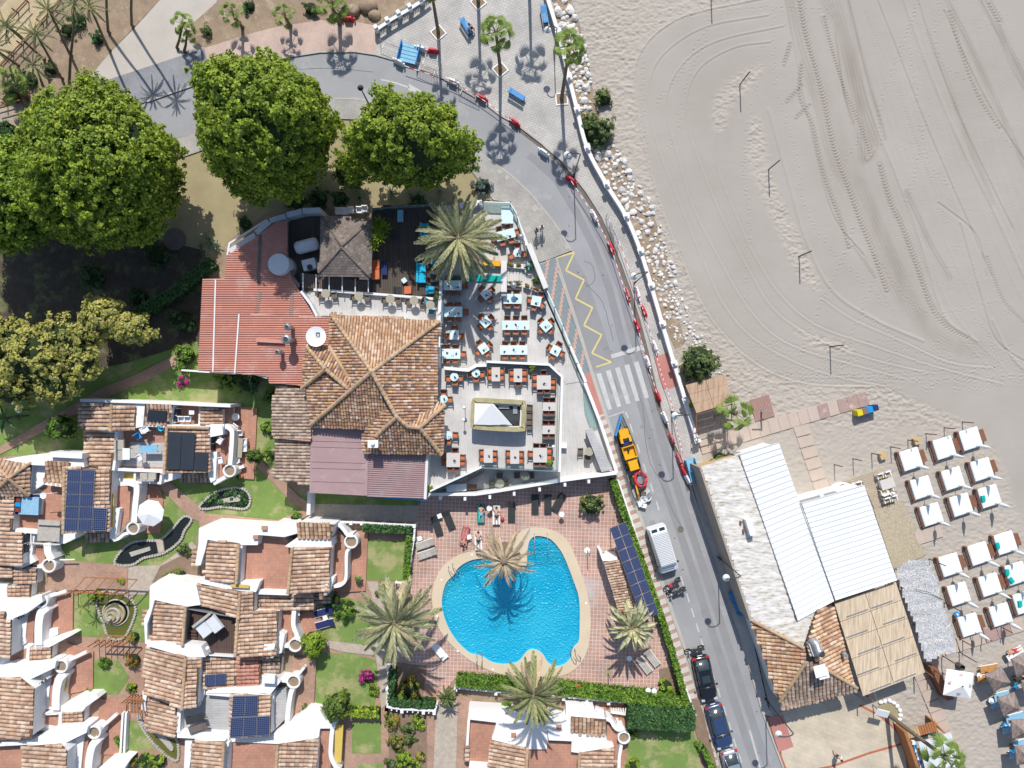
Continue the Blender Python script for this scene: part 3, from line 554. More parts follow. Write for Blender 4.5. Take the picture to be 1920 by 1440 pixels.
# road paint: parts of the road
def mark(polys,m,z=.021,name='road_marking'):
    for p in polys: At().sheet([W(x,y,z) for x,y in p]).build(name,M[m],road)
def line_quad(a,b,w):
    dx,dy = b[0]-a[0],b[1]-a[1]; L = math.hypot(dx,dy); nx,ny = -dy/L*w/2,dx/L*w/2
    return [(a[0]+nx,a[1]+ny),(b[0]+nx,b[1]+ny),(b[0]-nx,b[1]-ny),(a[0]-nx,a[1]-ny)]
mark([[(1118+17.5*i,701-5.4*i),(1127+17.5*i,699-5.4*i),(1147.5+17.3*i,767-5.4*i),(1140+17.3*i,769-5.4*i)] for i in range(5)],'marking',name='crossing_bar')
mark([[(1145,665),(1206,646),(1208,655),(1147,672)]],'marking',name='stop_bar')
mark([line_quad((1140,782),(1173,771),2),line_quad((1172,771),(1178,784),3)],'marking',name='bay_corner_line')
for x,y in [(1184,803),(1197,841),(1209,878),(1222,914),(1233,948),(1269,1057),(1279,1089),(1290,1121),(1299,1149),(1308,1177),(1317,1207),(1337,1266),(1348,1299),(1359,1333),(1369,1363),(1378,1393),(1388,1422)]:
    mark([line_quad((x-2.6,y-8.5),(x+2.6,y+8.5),2.6)],'marking',name='lane_dash')
mark([line_quad((1406,1370),(1425,1440),3),line_quad((1383,1160),(1389,1178),1.2)],'marking')
mark([line_quad((714,149),(740,155),3),line_quad((740,155),(767,164),3.4),[(767,157),(800,176),(765,170)]],'marking',name='road_arrow')
zz = [(1043,483),(1077,473),(1061,507),(1095,525),(1079,560),(1111,577),(1095,610),(1128,628),(1110,662),(1146,679),(1118,688)]
for a,b in zip(zz[:-1],zz[1:]):
    _z[0] += .0004; mark([line_quad(a,b,3)],'yellowmark',.022+(_z[0] % .002),name='zigzag_line')
for x,y in ((1276,992),(1253,722)):
    k = MB().lathe(W(x,y,.0),[(0.001,.045),(.22,.045),(.24,.05),(.3,.05),(.31,.02)],20); tag(k.build('manhole_cover',M['gutter']),'round iron manhole cover in the %s' % ('middle of the asphalt road near the white van' if x > 1260 else 'red pavement beside the sea wall'),'manhole cover')
for x,y,w in ((1003,391,11),(1063,463,8),(990,430,12),(937,322,8),(951,333,8),(1200,538,7),(702,195,8),(995,240,7),(1001,246,7),(1382,1059,8)):
    k = MB().box(W(x,y,.13),(w*S,w*S,.02),R(30)); tag(k.build('utility_cover',M['kerb']),'square grey utility cover set in the pavement','utility cover','square utility covers in the pavements')
# west pavement in cream and red slabs, each its own piece
sb = ground('striped_sidewalk_bed',[(1118,775),(1133,775),(1147,810),(1173,893),(1207,988),(1241,1097),(1266,1170),(1313,1316),(1352,1440),(1362,1470),(1345,1470),(1334,1440),(1319,1382),(1283,1282),(1249,1170),(1219,1084),(1179,960),(1159,900)],'kerb',.06)
Lw = [(770,1117),(900,1160),(960,1180),(1084,1220),(1170,1250),(1282,1284),(1382,1320),(1440,1335),(1480,1348)]; Rw = [(770,1131),(810,1145),(893,1171),(988,1205),(1097,1239),(1170,1264),(1316,1311),(1440,1350),(1480,1362)]
def xl(y): return np.interp(y,[a for a,b in Lw],[b for a,b in Lw])
def xr(y): return np.interp(y,[a for a,b in Rw],[b for a,b in Rw])
y = 774; kk = 0
while y < 1450:
    h = 5.6 if kk % 2 else 10.4; g = .35; tl = -5.5
    p = [(xl(y),y+g),(xr(y+tl),y+tl+g),(xr(y+tl+h),y+tl+h-g),(xl(y+h),y+h-g)]
    At().prism([W(a,b,.1+ru(0,.006)) for a,b in p],.05).build('paving_slab',M['redpave' if kk % 2 else 'creampave'],sb); y += h; kk += 1
# blue-grey and salmon zigzag paving
zp = [(1012,494),(1040,484),(1080,607),(1107,694),(1088,712),(1060,640),(1028,545)]
bedz = ground('zigzag_paving_bed',zp,'kerb',.04); ax = (math.cos(R(72)),math.sin(R(72))); bx_ = (-ax[1],ax[0]); tm = At(); cs = 3.7
for i in range(-2,70):
    for j in range(-20,20):
        cx = 1026+ax[0]*i*cs+bx_[0]*j*cs; cy = 489+ax[1]*i*cs+bx_[1]*j*cs
        if not inpoly(np.array([cx]),np.array([cy]),zp)[0]: continue
        k = (j+(i//2)*1) % 7 if True else 0
        pink = (i-2*j) % 11 in (0,1,2)
        tm.box(W(cx,cy,.055),(cs*S*.93,cs*S*.93,.03),-R(72),1 if pink else 0)
tm.build('paving_tiles',[M['zigblue'],M['zigpink']],bedz,kind='stuff')
# ---- top-left garden
ground('garden_soil',[(-60,-60),(310,-60),(300,0),(205,100),(155,160),(130,235),(60,225),(-60,280)],'earth',.03)
ground('verge',[(405,5),(420,-30),(800,-30),(790,0),(708,55),(690,45),(600,38),(480,60),(383,90),(352,72),(360,45)],'earth',.031)
ground('timber_walk',[(-40,120),(0,118),(60,60),(108,0),(120,-30),(40,-30),(-40,60)],'yellowdeck',.05)
ground('lower_timber_walk',[(-40,210),(0,200),(40,190),(45,215),(20,262),(-40,275)],'sanddeck',.05)
def fence_rail(x0,y0,x1,y1,label,n=6,h=1.0):
    t = thing('timber_fence',label,'fence',W((x0+x1)/2,(y0+y1)/2,.05))
    for z in (h,h*.6,h*.25): At().wall([W(x0,y0,z),W(x1,y1,z)],.09,z-.08).build('rail',M['wood'],t)
    for i in range(n): q = i/(n-1); At().box(W(x0+(x1-x0)*q,y0+(y1-y0)*q,h/2+.03),(.1,.1,h)).build('post',M['wood'],t)
fence_rail(0,122,112,0,'brown timber fence along the right side of the plank walk',7)
fence_rail(-10,62,48,0,'brown timber fence along the left side of the plank walk',4)
fence_rail(-10,200,45,185,'short timber fence above the lower plank walk',4)
fence_rail(-10,265,38,255,'short timber fence below the lower plank walk',3)
# concrete bench-like blocks and rubble at the top edge
for x,y,r in ((660,20,16),(690,12,18),(702,28,12)):
    k = MB().sphere(W(x,y,.2),r*S,0,9,6,.12,(1,.8,.6)); tag(k.build('boulder',M['earth']),'large ochre boulder at the foot of the white balustrade','boulder','ochre boulders under the balustrade')
# ---- sea wall with posts
def seawall():
    wp = [(1022,-30),(1028,0),(1047,62),(1067,145),(1082,205),(1101,277),(1137,345),(1174,405),(1201,470),(1221,535),(1242,607),(1264,681),(1285,750),(1307,825)]; wp = [(a/1.0,b) for a,b in spline(wp,4)]
    t = thing('sea_wall','long white sea wall with capped posts between promenade and beach','wall',W(1200,470,0))
    At().wall([W(x,y,.95) for x,y in wp],.22,-.1).build('wall_body',M['white'],t); At().wall([W(x,y,1.06) for x,y in wp],.36,.96).build('coping',M['white'],t)
    for x,y in ((1047,62),(1067,145),(1082,205),(1101,277),(1137,345),(1174,405),(1201,470),(1221,535),(1242,607),(1264,681),(1285,750),(1307,825)):
        p = At(); p.box(W(x,y,.6),(.42,.42,1.3),R(20)); p.box(W(x,y,1.3),(.55,.55,.12),R(20)); p.build('post',M['white'],t)
        At().sphere(W(x,y,1.48),.16,0,10,6).build('post_ball',M['white'],t)
seawall()
t = thing('balustrade','white balustrade sloping across the top of the plaza','balustrade',W(745,28,0))
bp = [(706,55),(735,35),(765,18),(790,2),(805,-10)]
At().wall([W(x,y,1.05) for x,y in bp],.3,.92).build('handrail',M['white'],t); At().wall([W(x,y,.25) for x,y in bp],.3,0).build('plinth',M['white'],t)
for i in range(34):
    q = i/33; x = 706+99*q; y = np.interp(x,[706,735,765,790,805],[55,35,18,2,-10])
    if i % 7 == 0: At().box(W(x,y,.62),(.38,.38,1.25),R(30)).build('pier',M['white'],t)
    else: At().lathe(W(x,y,.25),[(.05,0),(.1,.2),(.05,.45),(.06,.67)],8).build('baluster',M['white'],t)
# ---- rocks at the wall foot
def rocks():
    base = []
    for i in range(7):
        r = random.Random(i+3); mb = MB(); ph = [r.uniform(0,6) for _ in range(8)]
        mb.sphere((0,0,0),1,0,9,6,.0)
        vs_ = []
        for v in mb.v:
            d = Vector(v).normalized(); k = 1+.2*math.sin(3*d.x+ph[0])*math.cos(3*d.y+ph[1])+.14*math.sin(5*d.z+ph[2]+4*d.x); q = Vector((d.x*k,d.y*k*.8,d.z*k*.65))
            for n_ in range(5):          # chop facets
                pn = Vector((math.cos(ph[n_]),math.sin(ph[n_]*1.7),math.cos(ph[n_]*2.3)+.4)).normalized(); e = q.dot(pn)-(.62+.08*n_/5)
                if e > 0: q -= pn*e
            vs_.append(q)
        mb.v = vs_; mb.sm = [False]*len(mb.sm); base.append(mb.mesh('rock')); base[-1].materials.append(M['rock'])
    placed = []; n = 0; tries = 0
    def put(x,y,r):
        o = bpy.data.objects.new('rock',random.choice(base)); C.objects.link(o); o.location = W(x,y,r*S*.25); o.rotation_euler = (ru(-.3,.3),ru(-.3,.3),ru(0,6.3)); k = r*S*1.25; o.scale = (k*ru(.85,1.15),k,k*ru(.7,1))
        tag(o,'pale angular limestone rock lying among others at the foot of the sea wall','rock','limestone rocks at the foot of the sea wall')
    while n < 292 and tries < 40000:
        tries += 1; y = ru(-10,700); w0 = np.interp(y,[a for a,b in WALLX],[b for a,b in WALLX])
        wd_ = np.interp(y,[-10,40,90,150,230,280,380,450,560,700],[38,40,48,40,28,55,62,55,50,90]); rmax = np.interp(y,[0,150,240,300,400,500,560,700],[10,9,8,8,7,6,4.5,3.2]); rmin = np.interp(y,[0,300,700],[3.5,2.6,1.4])
        x = w0+8+random.random()*(wd_-8); r = rmin+(rmax-rmin)*random.random()**1.6
        if math.hypot(x-1122,y-250) < 30 or 205 < y < 262 and x < 1145: continue
        if y > 400 and random.random() < .35: continue
        if y > 640 and x < w0+45: continue
        if any(math.hypot(x-a,y-b) < (r+c)*.78 for a,b,c in placed): continue
        placed.append((x,y,r)); put(x,y,r); n += 1
    V = MB()
    for _ in range(700):
        y = ru(-10,720); w0 = np.interp(y,[a for a,b in WALLX],[b for a,b in WALLX]); x = w0+8+random.random()*np.interp(y,[0,150,300,400,720],[40,45,60,62,90]); r = ru(.5,1.3)
        if y > 640 and x < w0+40: continue
        V.sphere(W(x,y,.05),r*S,0,5,3,.2,(1,.8,.7))
    tag(V.build('rubble',M['rock'],kind='stuff'),'small pale rubble scattered between the limestone rocks by the sea wall','rubble')
rocks()
# ================================================================ buildings
def plane_z(poly):      # fit z over xy for a polygon of 3-D points
    A = np.array([[p[0],p[1],1] for p in poly]); z = np.array([p[2] for p in poly]); return np.linalg.lstsq(A,z,rcond=None)[0]
def tiles(parent,poly,down,m='tile',pitch=.385,tlen=.42,slab=.14,base=None,under=None,name='roof',ragged=.02):
    """a roof plane: slab below, barrel tiles above (all real geometry). poly: (px,py,z); down: pixel direction of the fall"""
    pts = [Vector(W(*p)) for p in poly]; co = plane_z(pts); f = lambda x,y: co[0]*x+co[1]*y+co[2]
    sp = [Vector((p.x,p.y,f(p.x,p.y))) for p in pts]
    r = At().prism(sp,min(p.z for p in sp)-slab) if slab < .5 else At().prism(sp,0)
    t0 = At(); n_ = len(sp); sp2 = sp
    a = sum(sp[i].x*sp[(i+1) % n_].y-sp[(i+1) % n_].x*sp[i].y for i in range(n_))
    if a < 0: sp2 = sp[::-1]
    t0.add(list(sp2)+[p-Vector((0,0,slab)) for p in sp2],[tuple(range(n_)),tuple(range(2*n_-1,n_-1,-1))]+[(i,i+n_,(i+1) % n_+n_,(i+1) % n_) for i in range(n_)])
    ro = t0.build(name,M['channel'],parent)
    h = Vector((down[0],-down[1],0)).normalized(); nrm = Vector((-co[0],-co[1],1)).normalized()
    v = Vector((h.x,h.y,co[0]*h.x+co[1]*h.y)).normalized(); u = v.cross(nrm).normalized(); o = sum(sp,Vector())/n_
    P2 = [((p-o).dot(u),(p-o).dot(v)) for p in sp]; a0,a1 = min(p[0] for p in P2),max(p[0] for p in P2); b0,b1 = min(p[1] for p in P2),max(p[1] for p in P2)
    na = max(1,round((a1-a0)/pitch)); pa = (a1-a0)/na; tm = At(); rr = pa*.46
    for i in range(na):
        a = a0+(i+.5)*pa; b = b0+ru(-.05,.02)
        while b < b1:
            if inpoly(np.array([a]),np.array([b+tlen*.5]),P2)[0]:
                ja,jb = random.gauss(0,.008),random.gauss(0,ragged); tw = random.gauss(0,.03); vs_ = []
                for e,rad,lift in ((0,rr*.85,.0),(1,rr,.045)):
                    for k in range(5):
                        th = math.pi*k/4; cu = a+ja+tw*(e-.5)*tlen-math.cos(th)*rad; cn = math.sin(th)*rad*.75+lift
                        vs_.append(o+u*cu+v*(b+jb+e*(tlen+.03))+nrm*(cn+.01))
                tm.add(vs_,[(k,k+5,k+6,k+1) for k in range(4)]+[(5,9,8,7,6)],0,False)
            b += tlen
    if tm.v: tm.build('roof_tiles',M[m],ro,kind='stuff')
    if under:
        zt = min(p.z for p in sp)
        At().prism([(o.x+(p.x-o.x)*.96,o.y+(p.y-o.y)*.96,p.z-slab-.03) for p in sp],under[1] if len(under) > 1 else 0).build('wall',M[under[0]],parent)
    return ro
def ridge(parent,a,b,r=.17,m='ridge'):
    A,B = Vector(W(*a)),Vector(W(*b)); L = (B-A).length; n = max(2,int(L/.42)); d = (B-A)/n; dn = d.normalized(); s = dn.cross(Vector((0,0,1))).normalized(); up = s.cross(dn); t = At()
    for i in range(n):
        p = A+d*i; q = A+d*(i+1.08); k0,k1 = r*.88,r
        t.add([p+s*(-math.cos(math.pi*k/4)*k0)+up*(math.sin(math.pi*k/4)*k0) for k in range(5)]+[q+s*(-math.cos(math.pi*k/4)*k1)+up*(math.sin(math.pi*k/4)*k1+.03) for k in range(5)],[(k,k+5,k+6,k+1) for k in range(4)]+[(5,9,8,7,6)])
    return t.build('ridge_tiles',M[m],parent)
_k = [0]
def blk(parent,poly,z,m='white',z0=0,name='wall'):
    _k[0] += 1; e = (_k[0] % 23)*.003
    return At().prism([W(p[0],p[1],(p[2] if len(p) > 2 else z)+e) for p in poly],z0).build(name,M[m],parent)
def flr(parent,poly,z,m='terra2',name='terrace_floor',thick=.12):
    _k[0] += 1; e = (_k[0] % 23)*.003
    return At().prism([W(p[0],p[1],z+e) for p in poly],zf(z+e)-thick).build(name,M[m],parent)
def pw(parent,pts,z,w=.25,z0=0,m='white',name='parapet',smooth=False):
    _k[0] += 1; e = (_k[0] % 23)*.003
    if smooth: pts = spline(pts,5)
    return At().wall([W(p[0],p[1],z+e) for p in pts],w,zf(z0)).build(name,M[m],parent)
def turret(parent,x,y,z,r=.62,plant=None,z0=0):
    c = W(x,y,z); z = zf(z); t = At().lathe((c[0],c[1],z0),[(r,0),(r,z-z0-.25),(r*1.04,z-z0),(r*.8,z-z0),(r*.78,z-z0-.2)],24); o = t.build('planter_turret',M['white'],parent)
    At().cyl((c[0],c[1],z-.22),r*.79,.04,20).build('planter_soil',M['soil'],o)
def solar(parent,quad,z,nx,ny,m='solar',skip=()):
    """quad: tl,tr,br,bl pixels; panels laid nx by ny, each a part"""
    q = [Vector(W(p[0],p[1],p[2] if len(p) > 2 else z)) for p in quad]
    for i in range(nx):
        for j in range(ny):
            if (i,j) in skip: continue
            def pt(u,v): return (q[0]*(1-u)+q[1]*u)*(1-v)+(q[3]*(1-u)+q[2]*u)*v
            u0,u1,v0,v1 = (i+.02)/nx,(i+.98)/nx,(j+.02)/ny,(j+.98)/ny; c = [pt(u0,v0),pt(u1,v0),pt(u1,v1),pt(u0,v1)]
            up = Vector((0,0,.05)); f = At(); f.prism([p+up for p in c],min(p.z for p in c)-.02); o = f.build('solar_panel',M['metal' if m == 'solar' else 'darkmetal'],parent)
            cc = sum(c,Vector())/4; k = At(); k.add([cc+(p-cc)*.965+Vector((0,0,.056)) for p in c][::-1],[(0,1,2,3)]); g = k.build('panel_glass',M[m if m != 'solar' else 'solar'],o)
            uv = g.data.uv_layers.new(name='UVMap'); 
            for li,cuv in enumerate(((0,0),(1,0),(1,1),(0,1))): uv.data[li].uv = cuv
            if g.data.polygons[0].normal.z < 0: g.data.flip_normals()
def window(parent,a,b,z,h,facing=None,m='carglass',n=2):   # a framed window standing on the line a-b at height z..z+h
    A,B = Vector(W(a[0],a[1],z+h)),Vector(W(b[0],b[1],z+h)); z = A.z-h; A.z = B.z = z
    At().wall([(A.x,A.y,z+h),(B.x,B.y,z+h)],.14,z).build('window',M['darkmetal'],parent); d = (B-A)/n
    for i in range(n+1): p = A+d*i; At().box((p.x,p.y,z+h/2),(.07,.2,h+.04),math.atan2(d.y,d.x)).build('window_frame',M['beam'],parent)
def house(label,x,y,group=None): return thing('house',label,'house',W(x,y,0),group=group)
ZF[0] = 1; G = 'white village houses with tiled roofs'
# ---- house A, upper middle
A = house('white terraced house beside the red-roofed restaurant, with black solar collectors on its roof',315,830,G)
blk(A,[(150,750),(272,756),(268,800),(208,812),(148,802)],5.3)
tiles(A,[(150,755,5.4),(209,760,5.9),(207,808,5.9),(148,802,5.4)],(-1,0))
tiles(A,[(210,760,5.9),(255,763,5.4),(253,808,5.4),(208,808,5.9)],(1,0)); ridge(A,(209.5,758,5.95),(207.5,808,5.95))
pw(A,[(150,750.5),(272,754),(323,756),(378,759),(432,761)],5.6,.28,0)
tiles(A,[(159,804,4.3),(217,810,4.9),(210,882,4.9),(156,872,4.3)],(-1,0),under=('white',))
pw(A,[(217,808),(218,845),(212,882)],5.1,.25)
tiles(A,[(275,757,5.5),(323,760,5.5),(315,797,4.9),(272,794,4.9)],(0,1),under=('white',))
solar(A,[(278,768,5.65),(313,770,5.65),(311,791,5.2),(275,789,5.2)],5,1,1,'black_solar')
flr(A,[(326,760),(374,762),(372,798),(320,797)],3.6); blk(A,[(326,760),(374,762),(372,798),(320,797)],3.4)
pw(A,[(325,760),(319,797)],4.7,.3,3); pw(A,[(375.5,762),(374,797)],4.7,.25,3); pw(A,[(270,797),(318,799),(420,798)],4.9,.28)
window(A,(331,766),(328,792),3.7,1.0)
tiles(A,[(377,763,5.0),(415,767,4.6),(415,797,4.6),(375,797,5.0)],(1,0),under=('white',))
flr(A,[(219,806),(313,801),(309,880),(216,882)],3.6); blk(A,[(219,806),(313,801),(309,880),(216,882)],3.4)
flr(A,[(245,828),(312,830),(310,876),(222,874)],3.66,'greydeck','rug',.02)
pw(A,[(213,880),(254,882),(300,884),(308,888)],4.6,.26)
tiles(A,[(313,800,5.6),(393,803,5.0),(392,887,5.0),(308,888,5.6)],(1,0),under=('white',))
solar(A,[(316,808,5.9),(367,810,5.55),(363,882,5.55),(312,881,5.9)],5.8,2,1,'black_solar'); solar(A,[(366,847,5.5),(391,848,5.3),(389,883,5.3),(363,882,5.5)],5.3,1,1,'black_solar')
ridge(A,(313,800,5.75),(308,888,5.75)); ridge(A,(313,801,5.75),(392,803,5.2))
blk(A,[(388,802),(417,798),(418,815),(392,820)],5.1); blk(A,[(392,848),(407,847),(404,900),(395,905),(390,888)],4.4)
window(A,(398,818),(395,846),3.2,1.2)
tiles(A,[(340,888,3.4),(396,889,3.4),(395,907,3.0),(337,905,3.0)],(0,1),'tilegrey',under=('white',))
blk(A,[(300,888),(340,888),(338,896),(300,907)],3.6)
flr(A,[(254,882),(302,884),(300,905),(252,904)],3.3,'greydeck'); blk(A,[(254,882),(302,884),(300,905),(252,904)],3.15); pw(A,[(253,882),(252,904),(300,906),(303,884)],4.3,.22,3)
blk(A,[(213,884),(252,884),(252,910),(209,912)],3.2); At().box(W(242,894,3.3),(.9,.75,.12)).build('yellow_shutter',M['yellowcloth'],A)
flr(A,[(405,803),(430,803),(428,890),(403,902)],3.3); blk(A,[(405,803),(430,803),(428,890),(403,902)],3.1)
pw(A,[(408,799),(424,800),(433,806),(435,815),(433,850),(431,872)],4.6,.42,0,smooth=True); turret(A,430,883,4.6)
pw(A,[(425,893),(412,900),(400,907)],4.2,.35,0,smooth=True); pw(A,[(440,880),(457,874)],3.0,.3)
flr(A,[(437,762),(482,765),(476,899),(444,897),(436,866)],.2,'terra2','patio',.2)
blk(A,[(378,762),(436,764),(434,800),(415,800),(378,798)],3.0); flr(A,[(415,764),(437,765),(434,798),(415,798)],3.1)
# ---- house B, left with the big solar array
B = house('white house with a large blue solar array and a white parasol beside it',140,930,G)
blk(B,[(8,862),(31,857),(88,850),(156,850),(158,876),(121,875),(62,872)],5.2)
pw(B,[(93,852),(154,855)],5.7,.5,0)
for pl,dn in (([(-18,862,5),(59,867,5),(16,897,6.2)],(0,-1)),([(59,867,5),(54,930,5),(16,897,6.2)],(1,0)),([(54,930,5),(-18,930,5),(16,897,6.2)],(0,1)),([(-18,930,5),(-18,862,5),(16,897,6.2)],(-1,0))): tiles(B,pl,dn)
blk(B,[(-15,865),(57,869),(52,928),(-15,928)],4.8)
for a in ((59,867,5.1),(54,930,5.1),(-18,930,5.1),(-18,862,5.1)): ridge(B,a,(16,897,6.3))
blk(B,[(58,868),(88,866),(82,908),(55,925)],4.2)
tiles(B,[(88,864,5.4),(131,868,5.4),(119,912,4.8),(82,904,4.8)],(0,1),'tilelight',under=('white',)); pw(B,[(84,906),(119,911)],4.9,.3,3)
tiles(B,[(121,874,5.8),(209,882,5.2),(203,998,5.2),(118,1000,5.8)],(1,0),under=('white',))
solar(B,[(127,880,6.0),(179,881,5.65),(173,996,5.65),(120,995,6.0)],5.9,2,5); solar(B,[(176,951,5.65),(202,952,5.5),(199,996,5.5),(174,996,5.65)],5.5,1,1)
ridge(B,(121,876,5.9),(119,1000,5.9))
flr(B,[(79,908),(121,911),(119,985),(75,975)],3.4); blk(B,[(20,925),(121,911),(119,1008),(20,1000)],3.2); flr(B,[(25,928),(79,930),(76,1000),(22,998)],3.3)
pw(B,[(27,930),(25,994),(70,998)],4.3,.35,3); pw(B,[(78,930),(75,965)],4.0,.15,3)
At().box(W(92,995,4.3),(2.15,2.05,.12),R(-3)).box(W(92,984,4.5),(2.1,.05,.3),R(-3)).build('grey_canopy',M['stone'],B); pw(B,[(58,1000),(57,1018),(112,1021)],4.2,.08,4.1,'beam','railing'); pw(B,[(58,1002),(57,1018),(112,1021)],3.8,.06,3.7,'beam','railing')
for i in range(14): At().box(W(58+i*4,1018.5+i*.2,3.7),(.05,.05,1)).build('baluster',M['beam'],B)
blk(B,[(110,1002),(160,1000),(122,1019),(108,1021)],3.5); tiles(B,[(162,1000,3.3),(212,1000,3.3),(208,1014,3.0),(160,1012,3.0)],(0,1),'tilegrey',under=('white',))
flr(B,[(200,912),(245,912),(242,975),(222,1002),(200,1012)],3.2); blk(B,[(200,912),(245,912),(242,975),(222,1002),(200,1012)],3.0)
pw(B,[(232,904),(248,907),(256,915),(253,950),(251,980)],4.4,.55,0,smooth=True); turret(B,249,991,4.4,.62); pw(B,[(242,999),(232,1002),(222,1010),(212,1013)],4.1,.3,0,smooth=True)
blk(B,[(206,952),(225,954),(218,1000),(212,1013),(206,1010)],4.2); At().box(W(210,957,4.6),(.35,3.2,.12),R(-3)).build('yellow_awning',M['yellowcloth'],B)
flr(B,[(253,905),(300,912),(306,940),(300,1000),(270,1000),(255,985)],.15,'terra2','patio',.15)
# ---- house C
Cc = house('white house at the top of the right-hand terrace row with a bare terracotta roof terrace',530,1060,G)
blk(Cc,[(373,990),(393,982),(507,989),(514,982),(560,985),(558,1000),(533,1007),(486,1003),(483,1022),(448,1022),(389,1012),(385,1030),(376,1060),(366,1060),(372,1020)],5.9)
tiles(Cc,[(384,996,3.9),(424,995,3.9),(400,1009,3.7),(384,1009,3.7)],(0,1),'tilered')
tiles(Cc,[(389,1010,5.5),(448,1019,6.2),(443,1094,6.2),(384,1086,5.5)],(-1,0),under=('white',)); ridge(Cc,(448,1019,6.3),(443,1094,6.3))
flr(Cc,[(450,1020),(483,1015),(493,1002),(534,1006),(545,1026),(541,1107),(489,1106),(448,1096)],4.7); blk(Cc,[(450,1020),(483,1015),(493,1002),(534,1006),(545,1026),(541,1107),(489,1106),(448,1096)],4.5)
pw(Cc,[(452,1021),(447,1094)],5.8,.3,4); pw(Cc,[(484,1110),(541,1112)],5.2,.45,0)
tiles(Cc,[(549,1026,6.2),(621,1026,5.5),(615,1110,5.5),(540,1113,6.2)],(1,0),under=('white',)); ridge(Cc,(548,1026,6.3),(540,1113,6.3))
tiles(Cc,[(560,979,6.3),(627,984,6.3),(620,1010,5.9),(558,1007,5.9)],(0,1),'tilelight',under=('white',))
blk(Cc,[(534,1024),(558,1007),(621,1011),(622,1026),(548,1028)],5.8)
flr(Cc,[(626,994),(645,1006),(648,1029),(643,1095),(620,1095)],3.2); blk(Cc,[(626,994),(645,1006),(648,1029),(643,1095),(618,1095)],3.0)
pw(Cc,[(622,984),(636,985),(645,994),(652,1003),(662,1004)],4.5,.35,0,smooth=True); turret(Cc,658,1016,4.5,.66)
pw(Cc,[(655,1028),(650,1036),(649,1060),(648,1086),(639,1097),(626,1100)],4.4,.3,0,smooth=True); blk(Cc,[(618,1082),(627,1082),(618,1112),(611,1118)],4.8); tiles(Cc,[(598,1102,5.5),(613,1100,5.5),(609,1120,5.2),(598,1118,5.2)],(0,1)); blk(Cc,[(596,1097),(615,1095),(613,1104),(596,1106)],5.6)
flr(Cc,[(645,994),(690,998),(685,1108),(625,1112)],.18,'terra2','patio',.18)
tiles(Cc,[(375,1093,5.2),(450,1109,6.0),(447,1160,6.0),(370,1131,5.2)],(-1,-.15),under=('white',)); tiles(Cc,[(451,1109,6.0),(477,1111,5.7),(474,1158,5.7),(448,1160,6.0)],(1,0),under=('white',)); ridge(Cc,(450,1109,6.1),(447,1160,6.1))
blk(Cc,[(372,1086),(388,1089),(444,1092),(488,1090),(480,1110),(450,1110),(375,1094)],5.7); At().box(W(450,1099,6.0),(1.7,.3,.1),R(-3)).build('folded_awning',M['yellowcloth'],Cc)
tiles(Cc,[(482,1115,4.4),(588,1116,4.0),(588,1144,4.0),(482,1146,4.4)],(1,0),under=('white',)); tiles(Cc,[(588,1105,3.2),(624,1105,3.0),(622,1131,3.0),(589,1132,3.2)],(1,0),'tilegrey',under=('white',))
for s_,p_ in (((362,1034,4.2),(376,1036,4.4)),((452 / 1,0,0),(0,0,0)),)[:1]: tiles(Cc,[(363,1036,3.9),(375,1033,4.2),(372,1060,4.2),(362,1062,3.9)],(-1,0))
# ---- house D
Dd = house('white house with a brown boarded roof terrace holding a grey corner sofa',420,1165,G)
blk(Dd,[(281,1099),(299,1086),(368,1097),(376,1134),(347,1138),(290,1125),(283,1150),(276,1170),(276,1200),(286,1207),(272,1207),(270,1160),(280,1140)],5.6)
tiles(Dd,[(291,1102,3.9),(328,1103,3.9),(305,1118,3.7),(291,1118,3.7)],(0,1),'tilered')
tiles(Dd,[(290,1125,5.2),(348,1138,5.9),(342,1210,5.9),(285,1204,5.2)],(-1,0),under=('white',)); ridge(Dd,(348,1138,6),(342,1210,6))
flr(Dd,[(350,1140),(445,1158),(438,1230),(345,1214)],4.5,'browndeck','roof_deck'); blk(Dd,[(350,1140),(445,1158),(438,1230),(345,1214)],4.3)
pw(Dd,[(349,1141),(444,1158)],5.2,.12,4.4,'metal'); pw(Dd,[(350,1143),(344,1212)],5.3,.12,4.4,'metal'); pw(Dd,[(364,1227),(438,1231)],5.0,.14,4.4,'beam')
for i in range(3): At().box(W(360,1183+i*6,4.7),(1.0,.2,.12*(3-i)),R(-4)).build('deck_step',M['browndeck'],Dd)
tiles(Dd,[(447,1146,5.9),(523,1146,5.2),(515,1229,5.2),(441,1230,5.9)],(1,0),under=('white',)); ridge(Dd,(447,1147,6),(441,1230,6))
flr(Dd,[(525,1146),(549,1146),(549,1205),(524,1205)],3.2); blk(Dd,[(525,1146),(549,1146),(549,1205),(520,1205)],3.0); blk(Dd,[(516,1178),(534,1190),(528,1224),(512,1230)],4.6)
pw(Dd,[(551,1146),(550,1172),(556,1190),(560,1200)],4.4,.42,0,smooth=True); turret(Dd,553,1210,4.4,.66); pw(Dd,[(541,1212),(530,1210)],4.1,.35)
flr(Dd,[(550,1146),(603,1148),(598,1190),(560,1215)],.18,'terra2','patio',.18)
blk(Dd,[(495,1208),(516,1207),(514,1218),(494,1219)],5.5); tiles(Dd,[(492,1218,5.3),(513,1218,5.3),(511,1232,5.0),(490,1231,5.0)],(0,1))
tiles(Dd,[(271,1146,3.9),(282,1143,4.2),(279,1172,4.2),(269,1174,3.9)],(-1,0))
